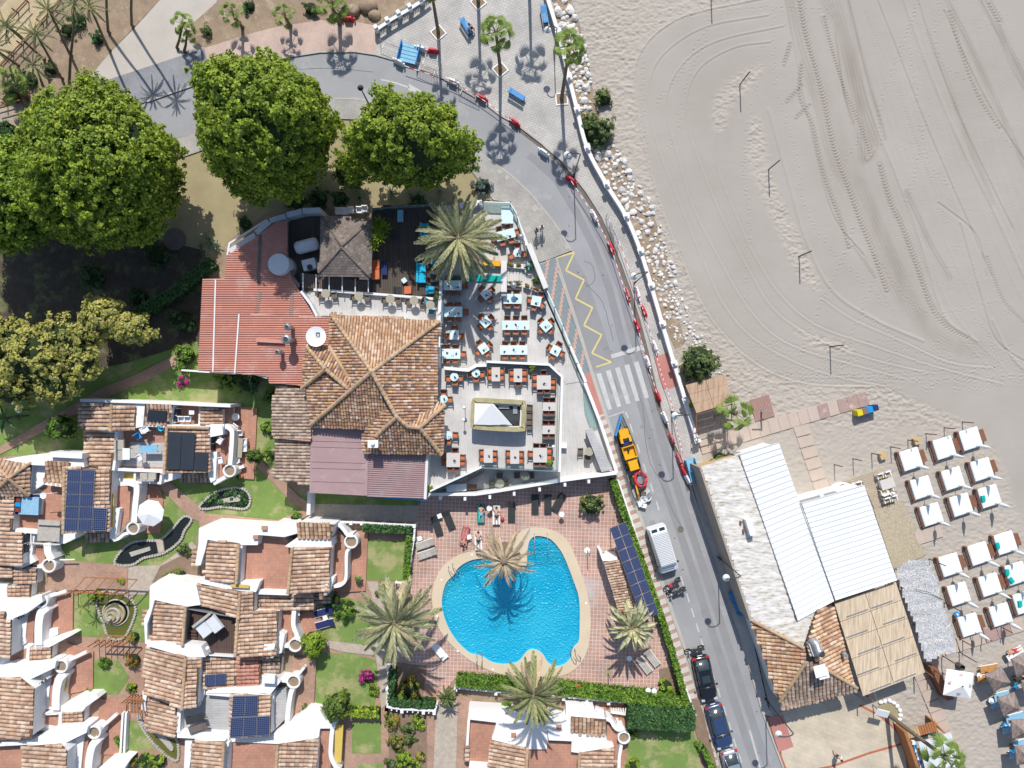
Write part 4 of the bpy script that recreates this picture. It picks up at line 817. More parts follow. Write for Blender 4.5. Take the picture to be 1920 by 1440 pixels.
# ---- house E
E = house('white house with blue solar panels and a grey boarded roof terrace in the lower row',420,1310,G)
blk(E,[(276,1206),(304,1203),(377,1212),(385,1232),(348,1232),(275,1211)],5.9)
tiles(E,[(275,1210,5.1),(348,1232,6.0),(341,1330,6.0),(269,1298,5.1)],(-1,-.15),under=('white',)); tiles(E,[(349,1232,6.0),(374,1231,5.7),(369,1323,5.7),(342,1330,6.0)],(1,0),under=('white',)); ridge(E,(348,1232,6.1),(341,1330,6.1))
blk(E,[(374,1214),(382,1215),(384,1300),(372,1326),(368,1322)],4.3); window(E,(378,1246),(377,1262),3.6,1); window(E,(377,1272),(376,1288),3.6,1)
tiles(E,[(383,1232,4.7),(446,1233,4.3),(443,1290,4.3),(381,1294,4.7)],(1,0),under=('white',)); solar(E,[(384,1265,4.95),(425,1262,4.7),(424,1284,4.7),(384,1287,4.95)],4.8,2,1)
tiles(E,[(447,1232,4.4),(490,1231,4.1),(487,1288,4.1),(444,1289,4.4)],(1,0),'tilered',under=('white',))
tiles(E,[(494,1225,3.7),(529,1226,3.4),(525,1270,3.4),(492,1270,3.7)],(1,0),'tilegrey',under=('white',)); At().box(W(505,1272,5.2),(1.2,.75,.5),R(-3)).build('chimney',M['white'],E)
blk(E,[(487,1288),(519,1270),(526,1278),(506,1303),(497,1300),(386,1300),(392,1290)],4.7)
tiles(E,[(277,1307,4.0),(332,1329,4.6),(329,1384,4.6),(274,1367,4.0)],(-1,-.15),under=('white',)); blk(E,[(267,1296),(276,1300),(273,1318),(275,1334),(262,1330),(268,1316)],4.4)
flr(E,[(334,1329),(370,1326),(384,1300),(434,1306),(430,1378),(333,1374)],3.5,'greydeck','roof_deck'); blk(E,[(334,1329),(370,1326),(384,1300),(434,1306),(430,1378),(333,1374)],3.3)
pw(E,[(336,1326),(334,1374)],4.6,.35,3); pw(E,[(332,1377),(430,1382)],4.5,.65,0); pw(E,[(386,1300),(433,1304)],4.6,.3,3)
tiles(E,[(434,1301,5.6),(508,1305,5.0),(507,1380,5.0),(430,1384,5.6)],(1,0),under=('white',)); solar(E,[(437,1304,5.85),(485,1303,5.5),(483,1343,5.5),(434,1345,5.85)],5.7,2,1); solar(E,[(433,1345,5.85),(507,1341,5.3),(506,1378,5.3),(431,1383,5.85)],5.6,3,1)
flr(E,[(508,1300),(537,1290),(538,1345),(512,1372)],3.1,'greydeck'); blk(E,[(508,1300),(537,1290),(538,1345),(512,1372)],2.9); blk(E,[(506,1303),(515,1296),(510,1340),(512,1372),(505,1380)],3.9)
turret(E,550,1279,4.2,.66); pw(E,[(526,1275),(540,1277)],4.2,.4); pw(E,[(549,1290),(545,1300),(541,1325),(538,1357)],4.1,.45,0,smooth=True); pw(E,[(560,1264),(570,1252)],3.4,.25)
blk(E,[(432,1384),(506,1381),(538,1357),(578,1328),(600,1332),(612,1352),(630,1354),(628,1366),(600,1366),(597,1388),(520,1395),(432,1391)],4.0)
flr(E,[(548,1232),(593,1236),(588,1330),(545,1345)],.18,'bricks','patio',.18)
# ---- house F
F_ = house('white house at the bottom edge with a terracotta roof terrace between two tiled roofs',490,1425,G)
tiles(F_,[(360,1390,5.0),(420,1391,5.6),(416,1460,5.6),(357,1460,5.0)],(-1,0),under=('white',)); ridge(F_,(420,1391,5.7),(416,1460,5.7)); blk(F_,[(347,1390),(362,1390),(355,1440),(345,1440)],4)
flr(F_,[(421,1391),(521,1396),(516,1460),(419,1460)],3.7); blk(F_,[(421,1391),(521,1396),(516,1460),(419,1460)],3.5); pw(F_,[(426,1393),(423,1460)],4.9,.35,3)
tiles(F_,[(521,1396,5.6),(596,1385,5.0),(592,1460,5.0),(517,1460,5.6)],(1,.1),under=('white',)); ridge(F_,(521,1396,5.7),(517,1460,5.7))
flr(F_,[(598,1368),(620,1366),(620,1460),(596,1460)],3.0); blk(F_,[(598,1368),(620,1366),(620,1460),(596,1460)],2.8); pw(F_,[(602,1356),(622,1358),(621,1385),(620,1415),(626,1432),(636,1445)],4.0,.4,0,smooth=True)
At().prism([W(629,1357,3.3),W(645,1357,2.9),W(641,1427,2.9),W(628,1427,3.3)],1.1).build('yellow_awning',M['yellowcloth'],F_)
# ---- left column of houses
G1 = house('white house on the left edge with three tiled roofs below the blue-covered bed',40,1040,G)
tiles(G1,[(-20,928,4.4),(28,931,4.9),(21,996,4.9),(-20,993,4.4)],(-1,0),under=('white',)); tiles(G1,[(-20,995,4.4),(43,999,5.0),(41,1060,5.0),(-20,1060,4.4)],(-1,0),under=('white',))
tiles(G1,[(-20,1062,4.0),(25,1063,4.2),(23,1084,4.2),(-20,1083,4.0)],(-1,0),under=('white',)); tiles(G1,[(29,1067,4.0),(69,1066,3.7),(67,1095,3.7),(27,1094,4.0)],(1,0),under=('white',)); tiles(G1,[(16,1097,3.8),(58,1097,3.5),(56,1124,3.5),(14,1124,3.8)],(1,0),under=('white',))
blk(G1,[(43,998),(66,1000),(60,1040),(68,1052),(24,1074),(26,1060),(41,1060)],3.8); window(G1,(47,1000),(44,1038),3.9,.8)
flr(G1,[(64,1020),(85,1020),(84,1060),(62,1060)],3.2); blk(G1,[(64,1020),(85,1020),(84,1060),(62,1060)],3.0); pw(G1,[(88,1018),(90,1036),(97,1050)],4.3,.7,0,smooth=True); turret(G1,91,1061,4.3,.68); pw(G1,[(80,1063),(70,1062)],4.1,.3); pw(G1,[(104,1050),(140,1049)],3.2,.12,2.9)
blk(G1,[(-15,1096),(14,1096),(12,1125),(-15,1125)],3.4); flr(G1,[(90,1050),(140,1052),(240,1062),(238,1105),(90,1108)],.12,'bricks','patio',.12)
G2 = house('white house on the left with a curved white wall above the round fountain pond',50,1170,G)
blk(G2,[(-15,1124),(12,1124),(58,1126),(78,1116),(80,1128),(50,1150),(10,1165),(-15,1168)],4.8); tiles(G2,[(-20,1148,4.9),(9,1147,5.1),(8,1165,5.1),(-20,1165,4.9)],(-1,0))
tiles(G2,[(-20,1165,4.9),(21,1162,5.4),(19,1232,5.4),(-20,1232,4.9)],(-1,0),under=('white',)); turret(G2,77,1128,4.4,.64); pw(G2,[(92,1118),(124,1108)],3.3,.3,2.2)
flr(G2,[(48,1138),(66,1136),(62,1205),(44,1205)],3.2); blk(G2,[(20,1140),(66,1136),(62,1215),(18,1232)],3.0); blk(G2,[(22,1160),(52,1145),(48,1195),(50,1205),(22,1222)],3.4); window(G2,(24,1165),(47,1154),3.5,.9,n=5)
pw(G2,[(88,1138),(76,1150),(72,1175),(72,1210)],4.3,.75,0,smooth=True); blk(G2,[(64,1212),(80,1203),(130,1187),(137,1190),(97,1211),(92,1214),(62,1214)],4.0); blk(G2,[(82,1180),(108,1178),(108,1190),(82,1200)],.9)
flr(G2,[(78,1125),(137,1112),(136,1190),(75,1192)],.15,'terra2','patio',.15)
tiles(G2,[(56,1214,3.9),(97,1211,3.6),(95,1242,3.6),(54,1245,3.9)],(1,0),under=('white',)); flr(G2,[(20,1226),(53,1214),(51,1244),(18,1238)],3.2); blk(G2,[(-15,1236),(53,1214),(51,1246),(-15,1258)],3.0); pw(G2,[(53,1213),(51,1246)],4.2,.3)
G3 = house('white house on the left with the widest tiled roof and a yellow shutter strip',60,1300,G)
blk(G3,[(-15,1256),(18,1244),(66,1243),(105,1240),(103,1252),(52,1276),(44,1270),(-15,1272)],4.8); turret(G3,114,1250,4.4,.64); pw(G3,[(131,1237),(162,1222)],3.4,.3,2.2)
tiles(G3,[(-20,1272,5.0),(35,1270,5.6),(64,1292,5.8),(59,1384,5.8),(-20,1390,5.0)],(-1,0),under=('white',)); blk(G3,[(52,1276),(98,1252),(96,1262),(90,1320),(66,1340),(62,1290)],3.4); At().box(W(66,1313,4.2),(.25,3.5,.12),R(-4)).build('yellow_shutter',M['yellowcloth'],G3); window(G3,(70,1285),(88,1272),3.6,1,n=3)
flr(G3,[(90,1260),(104,1254),(100,1325),(92,1325)],3.2); blk(G3,[(88,1260),(104,1254),(100,1330),(85,1330)],3.0); pw(G3,[(120,1262),(110,1275),(105,1300),(104,1332)],4.3,.75,0,smooth=True)
blk(G3,[(70,1342),(103,1330),(150,1303),(180,1302),(186,1308),(160,1326),(155,1334),(115,1336),(108,1340),(66,1342)],3.9); At().box(W(124,1270,2.6),(.3,2.7,.12),R(-4)).build('yellow_shutter',M['yellowcloth'],G3)
tiles(G3,[(115,1335,3.9),(157,1332,3.6),(155,1364,3.6),(113,1367,3.9)],(1,0),under=('white',)); flr(G3,[(82,1343),(112,1337),(110,1362),(85,1358)],3.2); blk(G3,[(60,1345),(112,1337),(110,1368),(60,1372)],3.0); pw(G3,[(113,1336),(112,1367)],4.2,.3)
flr(G3,[(125,1205),(175,1222),(174,1292),(125,1302)],.15,'terra2','patio',.15)
G4 = house('white house in the bottom left corner with a round planter turret and pale patio',110,1420,G)
blk(G4,[(-15,1392),(58,1388),(110,1362),(165,1362),(162,1374),(112,1398),(100,1394),(-15,1400)],4.8); turret(G4,176,1374,4.4,.64); pw(G4,[(191,1363),(218,1339)],3.4,.3,2.2)
flr(G4,[(-15,1400),(43,1401),(43,1460),(-15,1460)],3.6); blk(G4,[(-15,1400),(43,1401),(43,1460),(-15,1460)],3.4); tiles(G4,[(45,1400,5.1),(112,1395,5.6),(125,1410,5.7),(122,1460,5.7),(43,1460,5.1)],(-1,0),under=('white',))
blk(G4,[(114,1400),(158,1377),(150,1460),(124,1460),(124,1410)],3.5); flr(G4,[(148,1390),(166,1382),(160,1460),(146,1460)],3.2); pw(G4,[(184,1385),(172,1400),(166,1430),(165,1460)],4.3,.7,0,smooth=True); blk(G4,[(180,1445),(205,1423),(228,1419),(246,1422),(220,1460),(180,1460)],3.8)
flr(G4,[(186,1310),(237,1320),(228,1416),(182,1414)],.15,'terra2','patio',.15); pw(G4,[(230,1337),(225,1420)],1.5,.2); pw(G4,[(236,1337),(232,1420)],1.5,.2)
# ---- house P below the pool
Pp = house('white house below the pool with a flat white roof and red corner terrace',1020,1400,G)
blk(Pp,[(879,1327),(953,1332),(1024,1341),(1027,1388),(1025,1405),(990,1405),(922,1387),(931,1355),(879,1349)],4.2); blk(Pp,[(1022,1342),(1071,1348),(1074,1390),(1029,1388)],4.7)
flr(Pp,[(878,1349),(931,1355),(918,1434),(878,1431)],3.0); blk(Pp,[(878,1349),(931,1355),(918,1434),(878,1431)],2.8); pw(Pp,[(879,1349),(876,1398)],4.2,.25,0); blk(Pp,[(880,1431),(917,1434),(916,1460),(878,1460)],3.9)
tiles(Pp,[(921,1388,5.0),(989,1404,5.6),(986,1460,5.6),(917,1460,5.0)],(-1,-.1),under=('white',)); ridge(Pp,(989,1404,5.7),(986,1460,5.7)); tiles(Pp,[(870,1398,3.5),(880,1396,3.7),(878,1425,3.7),(869,1427,3.5)],(-1,0))
flr(Pp,[(990,1406),(1030,1390),(1071,1392),(1085,1412),(1083,1460),(987,1460)],3.7); blk(Pp,[(990,1406),(1030,1390),(1071,1392),(1085,1412),(1083,1460),(987,1460)],3.5)
blk(Pp,[(1073,1373),(1133,1376),(1137,1395),(1152,1402),(1087,1412),(1071,1410)],4.6); tiles(Pp,[(1070,1344,5.2),(1137,1350,5.2),(1132,1376,4.7),(1073,1374,4.7)],(0,1),'tilelight',under=('white',)); blk(Pp,[(1061,1322),(1113,1324),(1118,1347),(1061,1345)],4.4)
tiles(Pp,[(1087,1412,5.6),(1153,1402,5.0),(1151,1460,5.0),(1084,1460,5.6)],(1,.1),under=('white',)); ridge(Pp,(1087,1412,5.7),(1084,1460,5.7))
flr(Pp,[(1138,1356),(1158,1372),(1160,1460),(1150,1460),(1152,1400),(1138,1392)],3.0); blk(Pp,[(1138,1356),(1158,1372),(1160,1460),(1150,1460),(1152,1400),(1138,1392)],2.8)
pw(Pp,[(1136,1347),(1146,1352),(1152,1362),(1160,1368),(1170,1366)],4.2,.4,0,smooth=True); turret(Pp,1170,1384,4.2,.6); pw(Pp,[(1165,1398),(1161,1420),(1160,1460)],4.1,.3,0); pw(Pp,[(1158,1352),(1163,1364)],3.2,.2)
for x in range(6): At().box(W(1150+x*4.6,1333,2.4),(.1,.55,.12)).build('pergola_bar',M['white'],Pp)
pw(Pp,[(1145,1335),(1178,1340)],2.4,.25,0); pw(Pp,[(1116,1330),(1132,1335)],2.4,.25,0); flr(Pp,[(1115,1325),(1180,1328),(1172,1460),(1140,1460),(1138,1350)],.14,'terra2','patio',.14)
for x,y in ((963,1378),(1048,1363),(496,990),(480,1007)):
    par = Pp if x > 900 else Cc
    if x > 900 or True: At().box(W(x,y,4.35 if x > 900 and x < 1000 else (4.9 if x > 1000 else 6.05)),(.5,.35,.25)).build('roof_hatch',M['terra2'],par)
ZF[0] = 0
# ===== the large restaurant
Rr = thing('restaurant','large restaurant with hipped weathered tile roofs and red corrugated side roofs','restaurant',W(680,700,0))
ev,ap = 5.0,7.6
ap1 = (697,697,ap); ap2 = (610,692,6.9); ap3 = (744,782,6.9); r3a = (765,800,6.5); r3b = (787,802,6.5); r2b = (655,731,6.6)
kw = dict(pitch=.275,tlen=.36)
tiles(Rr,[(620,589,ev),(824,602,ev),ap1],(0,-1),'tilelight',**kw)
tiles(Rr,[(824,602,ev),(817,756,ev),(768,801,6.1),(748,785,6.8),ap1],(1,0),'tileold',**kw)
tiles(Rr,[ap1,(620,589,ev),(617,650,5.1),(664,724,6.75)],(-1,0),'tileold',**kw)
tiles(Rr,[ap1,(582,797,ev),(682,806,ev),(730,762,6.6)],(0,1),'tileold',**kw)
tiles(Rr,[ap2,(575,650,5.4),(617,650,5.4),(664,724,6.6),(655,731,6.7)],(.35,-1),'tileold',**kw)
tiles(Rr,[ap2,(575,650,5.4),(567,726,5.4)],(-1,0),'tileold',**kw)
tiles(Rr,[(608,696,6.7),(655,731,6.7),(582,797,5.0),(574,733,5.3)],(-1,0),'tileold',**kw)
tiles(Rr,[(730,762,6.5),ap3,(706,817,5.6),(682,847,5.0),(682,806,5.1)],(-1,0),'tileold',**kw)
tiles(Rr,[ap3,r3a,r3b,(827,852,ev),(682,847,ev),(706,817,5.9)],(0,1),'tileold',**kw)
tiles(Rr,[r3b,(834,760,ev),(827,852,ev)],(1,0),'tileold',**kw)
tiles(Rr,[r3a,r3b,(834,760,ev),(817,756,ev)],(.3,-1),'tilelight',**kw)
for a,b in (((620,589,ev),ap1),((824,602,ev),ap1),((582,797,ev),ap1),(ap1,ap3),(ap3,r3a),(r3a,r3b),(r3b,(834,760,ev)),(r3b,(827,852,ev)),(ap3,(706,817,5.8)),((575,650,5.4),ap2),(ap2,r2b),(ap2,(567,727,5.4)),((664,724,6.5),(617,650,5.3))):
    ridge(Rr,(a[0],a[1],a[2]+.1),(b[0],b[1],b[2]+.1),.2)
blk(Rr,[(622,598),(815,606),(812,750),(826,765),(818,845),(690,838),(680,800),(590,790),(575,720),(580,655),(618,645)],4.75)
tiles(Rr,[(516,722,4.0),(581,731,4.5),(583,824,4.5),(511,820,4.0)],(-1,0),'tilegrey',pitch=.3,tlen=.38,under=('offwhite',)); tiles(Rr,[(515,823,3.5),(582,826,4.0),(580,910,4.0),(514,897,3.5)],(-1,0),'tilegrey',pitch=.3,tlen=.38,under=('offwhite',))
At().wall([W(512,820,4.1),W(582,826,4.55)],.15,3.9).build('roof_gutter',M['redmetal'],Rr)
pr = At().prism(P3([(583,800),(683,806),(686,846),(800,853),(797,935),(580,924)],4.2),4.08).build('sheet_roof',M['purple'],Rr)
rb = At()
for i in range(21): rb.wall([W(688,850+i*4.0,4.27),W(798,856+i*3.9,4.27)],.07,4.2)
rb.build('roof_ribs',M['purple'],pr,kind='stuff')
for yy in (829,840,868,880,905): At().wall([W(584,yy-3,4.25),W(684,yy,4.25)],.06,4.2).build('roof_joint',M['purple'],pr)
At().wall([W(688,846,4.3),W(686,929,4.3)],.25,4.2).build('roof_joint',M['purple'],pr)
pw(Rr,[(801,853),(797,936)],4.35,.25,4.0,'offwhite','fascia'); blk(Rr,[(586,805),(798,858),(793,925),(583,916)],4.0,'offwhite'); pw(Rr,[(688,931),(796,938)],4.0,.12,3.85,'blue','fascia')
c_ = W(700,832,6.3); At().box((c_[0],c_[1],5.6),(.75,.5,1.6)).box((c_[0],c_[1],6.45),(.95,.7,.12)).sphere((c_[0],c_[1],6.6),.2,0,8,5).build('chimney',M['white'],Rr)
c_ = W(638,730,6); 
def corr(parent,poly,z,pitch=4.2):
    o = At().prism(P3(poly,z),z-.1).build('corrugated_roof',M['redmetal'],parent); ys = [p[1] for p in poly]; rm = At(); y = min(ys)+1
    while y < max(ys):
        xs = []
        for i in range(len(poly)):
            a,b = poly[i],poly[(i+1) % len(poly)]
            if (a[1]-y)*(b[1]-y) < 0: xs.append(a[0]+(b[0]-a[0])*(y-a[1])/(b[1]-a[1]))
        xs.sort()
        for a,b in zip(xs[::2],xs[1::2]):
            zz = [(-1.2,.0),(-.6,.075),(.6,.075),(1.2,.0)]; vs_ = [W(a,y+q,z) for q,_ in zz]+[W(b,y+q,z) for q,_ in zz]
            vs_ = [(v[0],v[1],z+zz[i % 4][1]+.004) for i,v in enumerate(vs_)]
            rm.add(vs_,[(0,1,5,4),(1,2,6,5),(2,3,7,6)])
        y += pitch
    rm.build('corrugations',M['redmetal'],o,kind='stuff'); return o
c1 = corr(Rr,[(539,416),(520,415),(475,448),(425,479),(421,522),(380,523),(371,695),(442,701),(448,589),(560,597),(590,594),(562,548),(537,502)],4.0)
blk(Rr,[(530,425),(430,484),(426,526),(384,528),(376,690),(442,695),(448,600),(580,590),(555,548),(532,502)],3.85,'offwhite')
c2 = corr(Rr,[(448,587),(620,595),(617,650),(574,650),(567,723),(504,718),(504,706),(440,700)],4.55); blk(Rr,[(452,592),(617,600),(614,650),(574,652),(566,716),(508,712),(446,695)],4.4,'offwhite')
for a,b in (((448,589),(440,700)),((404,524),(399,697))): pw(Rr,[a,b],4.68 if a[0] > 420 else 4.1,.12,4,'beam','roof_joint')
for q in ((488,545,480,586),(548,548,545,590),(488,440,484,530)): pw(Rr,[(q[0],q[1]),(q[2],q[3])],4.06,.3,3.95,'gutter','roof_light')
pw(Rr,[(340,694),(440,701)],1.8,.16,0)
def ventcowl(x,y,z,r,lab):
    t = thing('roof_vent',lab,'vent',W(x,y,4.6)); c = W(x,y,z)
    At().lathe((c[0],c[1],4.6),[(r*.55,0),(r*.55,z-4.9),(r,z-4.7),(r*1.05,z-4.6+.15),(r*.8,z-4.6+.35),(r*.5,z-4.6+.4)],16).build('cowl',M['metal'],t); At().cyl((c[0],c[1],z+.38),r*.5,.05,12).build('vent_opening',M['darkmetal'],t)
ventcowl(540,613,6.0,.34,'upper of three silver vent cowls on the red corrugated roof'); ventcowl(538,636,6.4,.45,'largest silver vent cowl, in the middle on the red corrugated roof'); ventcowl(522,660,5.8,.3,'lower left silver vent cowl on the red corrugated roof')
t = thing('flue','flat dark flue lying on the red corrugated roof beside the vents','flue',W(505,638,4.7)); At().box(W(507,639,4.8),(2.6,.35,.25),R(-3)).build('flue_duct',M['redmetal'],t)
def dish(x,y,r,lab):
    t = thing('satellite_dish',lab,'satellite dish',W(x,y,4.6)); c = W(x,y,6.2); At().cyl((c[0],c[1],4.6),.06,1.5,8).build('mast',M['metal'],t)
    At().lathe((c[0],c[1],6.1),[(.02,0),(r*.6,.06),(r,.2)],28).build('dish',M['whitep'],t)
    for a,b in (((-.15,-.15),(.15,-.15)),((.15,-.15),(.15,.15)),((.15,.15),(-.15,.15)),((-.15,.15),(-.15,-.15))): At().wall([(c[0]+a[0]+.15,c[1]+a[1]+.2,6.25),(c[0]+b[0]+.15,c[1]+b[1]+.2,6.25)],.05,6.2).build('logo_square',M['darkmetal'],t)
dish(593,631,.92,'round white dish with a small square logo above the red roof')
t = thing('water_tank','round white water tank with a dark hatch at the edge of the red roof','tank',W(551,510,0)); At().lathe(W(551,510,0)[:2]+(0,),[(1.02,0),(1.02,4.6)],28).cyl(W(551,510,0)[:2]+(4.55,),1.04,.1,28,r2=.95).build('tank_body',M['tank'],t); At().box(W(549,510,5.0),(.5,.35,.1),R(20)).build('hatch',M['darkmetal'],t)
t = thing('gas_cylinder','large bluish white gas cylinder lying in the shaded yard','gas tank',W(575,461,2.4)); c = Vector(W(575,461,3.2)); d = Vector((math.cos(R(14)),math.sin(R(14)),0)); At().tube([c-d*1.15,c-d*1.05,c-d*.8,c+d*.8,c+d*1.05,c+d*1.15],[.2,.5,.62,.62,.5,.2],20).build('cylinder_body',M['tank'],t); At().box((c.x,c.y,3.8),(.9,.5,.12),R(14)).build('valve_cover',M['tank'],t)
for s_ in (-.7,.7): At().box((c.x+d.x*s_,c.y+d.y*s_,2.5),(.15,.9,.35),R(14)).build('saddle',M['metal'],t)
t = thing('air_unit','grey machine with round dials beside the white water tank','machine',W(582,497,2.4)); At().box(W(582,497,2.9),(1.25,1.0,1.0),R(14)).build('casing',M['tank'],t); At().cyl(W(581,501,3.4),.27,.06,16).cyl(W(581,501,3.46),.18,.03,16).build('dial',M['darkmetal'],t)
# service yard, grey hip roof, decks
Yd = thing('service_wing','grey-shingled hip roof wing with slatted strip and tiled yard of the restaurant','building',W(640,470,0))
blk(Yd,[(540,412),(604,400),(604,410),(600,515),(565,525),(560,540),(540,505)],2.2,'offwhite'); flr(Yd,[(541,412),(604,402),(600,518),(560,530),(541,505)],2.35,'darkdeck','yard_floor')
gk = dict(pitch=.16,tlen=.3,name='shingled_roof'); ga = (640,463,6.0)
def shingles(poly,down):
    pts = [Vector(W(*p)) for p in poly]; co = plane_z(pts); o0 = At(); o0.add(pts if False else [Vector((p.x,p.y,co[0]*p.x+co[1]*p.y+co[2])) for p in pts],[tuple(range(len(pts)))]); ro = o0.build('shingled_roof',M['channel'],Yd)
    h = Vector((down[0],-down[1],0)).normalized(); nrm = Vector((-co[0],-co[1],1)).normalized(); v = Vector((h.x,h.y,co[0]*h.x+co[1]*h.y)).normalized(); u = v.cross(nrm); o = sum(pts,Vector())/len(pts); P2 = [((p-o).dot(u),(p-o).dot(v)) for p in pts]; tm = At(); b = min(p[1] for p in P2); k = 0
    while b < max(p[1] for p in P2):
        a = min(p[0] for p in P2)+(.16 if k % 2 else 0)
        while a < max(p[0] for p in P2):
            if inpoly(np.array([a]),np.array([b+.13]),P2)[0]: tm.add([o+u*(a+q)+v*(b+w_)+nrm*(.02+.03*w_/.3) for q,w_ in ((-.15,0),(.15,0),(.15,.29),(-.15,.29))]+[o+u*(a+q)+v*(b+.29)+nrm*.0 for q in (.15,-.15)],[(3,2,1,0),(3,5,4,2)])
            a += .32
        b += .25; k += 1
    tm.build('shingles',M['shingle'],ro,kind='stuff')
shingles([(604,405,4.8),(697,412,4.8),ga],(0,-1)); shingles([(697,412,4.8),(693,522,4.8),ga],(1,0)); shingles([(693,522,4.8),(597,515,4.8),ga],(0,1)); shingles([(597,515,4.8),(604,405,4.8),ga],(-1,0))
for a in ((604,405,4.85),(697,412,4.85),(693,522,4.85),(597,515,4.85)): At().tube([W(*a),W(640,463,6.1)],.06,6).build('hip_cap',M['shingle'],Yd)
blk(Yd,[(606,412),(694,418),(690,516),(600,510)],4.6,'offwhite')
blk(Yd,[(563,512),(692,525),(690,548),(566,545)],3.1,'wicker')
for i in range(42): At().box(W(567+i*3.0,529+i*.22,3.35),(.11,1.05,.05),R(-4)).build('slat',M['wicker'],Yd)
for i in range(6): At().wall([W(568+i*24.5,512+i*2.6,4.0),W(568+i*24.5,545+i*.5,4.0)],.08,3.9).build('awning_arm',M['beam'],Yd)
dk = thing('lounge_deck','dark boarded lounge deck with sofas below the date palm','deck',W(760,480,0)); blk(dk,[(698,391),(823,381),(821,592),(698,560),(690,540)],2.6,'offwhite'); flr(dk,[(697,390),(823,380),(822,592),(690,560),(693,520)],2.8,'darkdeck','deck_boards')
pw(dk,[(697,391),(823,381)],3.7,.05,2.8,'glass','glass_screen'); pw(dk,[(696,391),(694,520)],3.7,.05,2.8,'glass','glass_screen')
bt = thing('bistro_terrace','narrow pale terrace with round bistro tables between deck and tiled roof','terrace',W(710,575,0)); blk(bt,[(562,545),(825,560),(824,603),(622,592),(590,594)],2.8,'offwhite'); flr(bt,[(585,545),(824,560),(823,603),(622,592),(598,592),(568,550)],3.0,'lightdeck','terrace_boards')
pw(bt,[(588,543),(690,550),(826,561)],3.45,.22,2.9,'beam'); pw(bt,[(825,560),(823,603)],3.8,.3,0,'beam'); pw(bt,[(564,546),(582,570),(594,593)],4.2,.22,2.9,'beam'); pw(bt,[(666,592),(762,597)],4.3,.15,3.0,'beam')
nw = thing('yard_wall','faceted white yard wall with grey panels behind the red roof','wall',W(520,420,0)); 
for a,b in (((430,472),(478,440)),((480,437),(505,416)),((506,414),(535,405)),((537,403),(565,396)),((567,395),(600,394))): At().wall([W(*a,3.6),W(*b,3.6)],.5,0).build('wall_panel',M['tank'],nw)
pw(nw,[(426,478),(430,456),(500,412)],3.0,.15,2.7,'beam','rail')
# ---- north terrace (white tables)
nt_ = thing('dining_terrace','pale grey dining terrace with glass screens and white tables under the date palm','terrace',W(930,590,0))
flr(nt_,[(822,388),(905,378),(957,380),(983,450),(1017,545),(1092,715),(1060,720),(1050,697),(1030,683),(912,680),(880,698),(822,696)],.8,'lightdeck','terrace_boards',.8)
for a,b in (((905,378),(957,380)),((957,381),(970,402)),((970,404),(985,452)),((1026,545),(1040,575)),((1040,577),(1055,610)),((1055,612),(1068,646)),((1068,648),(1082,680)),((1082,682),(1096,714))):
    At().wall([W(*a,1.75),W(*b,1.75)],.03,.82).build('glass_screen',M['glass'],nt_); At().wall([W(*a,1.82),W(*b,1.82)],.09,1.75).build('screen_rail',M['beam'],nt_); At().box(W(a[0],a[1],1.2),(.12,.12,1.1)).build('screen_post',M['darkmetal'],nt_)
pw(nt_,[(966,402),(1012,520),(1098,716)],.95,.3,0,'white'); pw(nt_,[(991,457),(1024,540)],2.0,.5,.8,'offwhite','long_wall_cap')
for a,b in (((862,385),(905,379)),): At().wall([W(*a,1.5),W(*b,1.5)],.5,.8).build('planter_wall',M['white'],nt_)
At().prism(P3([(842,515),(940,517),(940,528),(842,527)],.98),.8).build('water_channel',M['teal'],nt_); At().box(W(945,520,1.6),(.55,3.0,1.4)).build('service_column',M['offwhite'],nt_); At().box(W(945,548,1.5),(.5,.9,1.2)).build('service_column',M['metal'],nt_)
At().box(W(951,403,1.2),(1.15,1.7,.1),0).build('menu_board',M['tabletop'],nt_); At().prism(P3([(905,487),(939,489),(938,499),(903,497)],1.5),.8).build('counter',M['yellow'],nt_)
pw(nt_,[(826,525),(824,600),(822,690)],2.4,.22,.8,'beam','fascia')
for i in range(14): At().box(W(827,530+i*11.5,2.2),(.35,.06,.06)).build('facade_bracket',M['beam'],nt_)
for i in range(5): At().wall([W(953+i*6,501+i*.3,.95),W(953+i*6,527,.95)],.25,.8).build('step_tread',M['lightdeck'],nt_)
pw(nt_,[(950,500),(984,503)],1.3,.1,.8,'beam','planter_rim')
# ---- bar terrace
bz = 2.6
ba = thing('bar_terrace','raised pale terrace around the rectangular bar with white balustrade walls','terrace',W(930,780,0))
bpoly = [(820,690),(878,695),(893,685),(912,685),(912,678),(1030,683),(1053,705),(1050,800),(1046,882),(905,877),(806,922),(802,905),(804,852),(828,852),(835,760),(818,756)]
flr(ba,bpoly,bz,'lightdeck','terrace_boards',.3); blk(ba,[(822,695),(878,699),(893,690),(1028,688),(1050,708),(1047,800),(1040,868),(905,864),(815,900),(810,858),(830,850),(838,760),(820,752)],2.2,'offwhite')
pw(ba,[(832,690),(878,694),(893,685),(912,684.5)],3.6,.3,2.3); pw(ba,[(912,678),(1030,683.5),(1054,706),(1049,885)],3.6,.22,2.3); pw(ba,[(806,921),(903,876)],3.5,.16,2.3,'beam'); pw(ba,[(812,924),(905,881)],3.2,.06,2.3,'glass','glass_screen'); pw(ba,[(905,878),(1048,884)],3.5,.08,2.3,'glass','glass_screen'); pw(ba,[(1047,720),(1044,880)],3.6,.04,2.3,'glass','glass_screen'); pw(ba,[(912,686),(1028,689)],3.3,.04,2.3,'glass','glass_screen')
pw(ba,[(804,853),(800,935),(806,925)],3.4,.2,0,'offwhite')
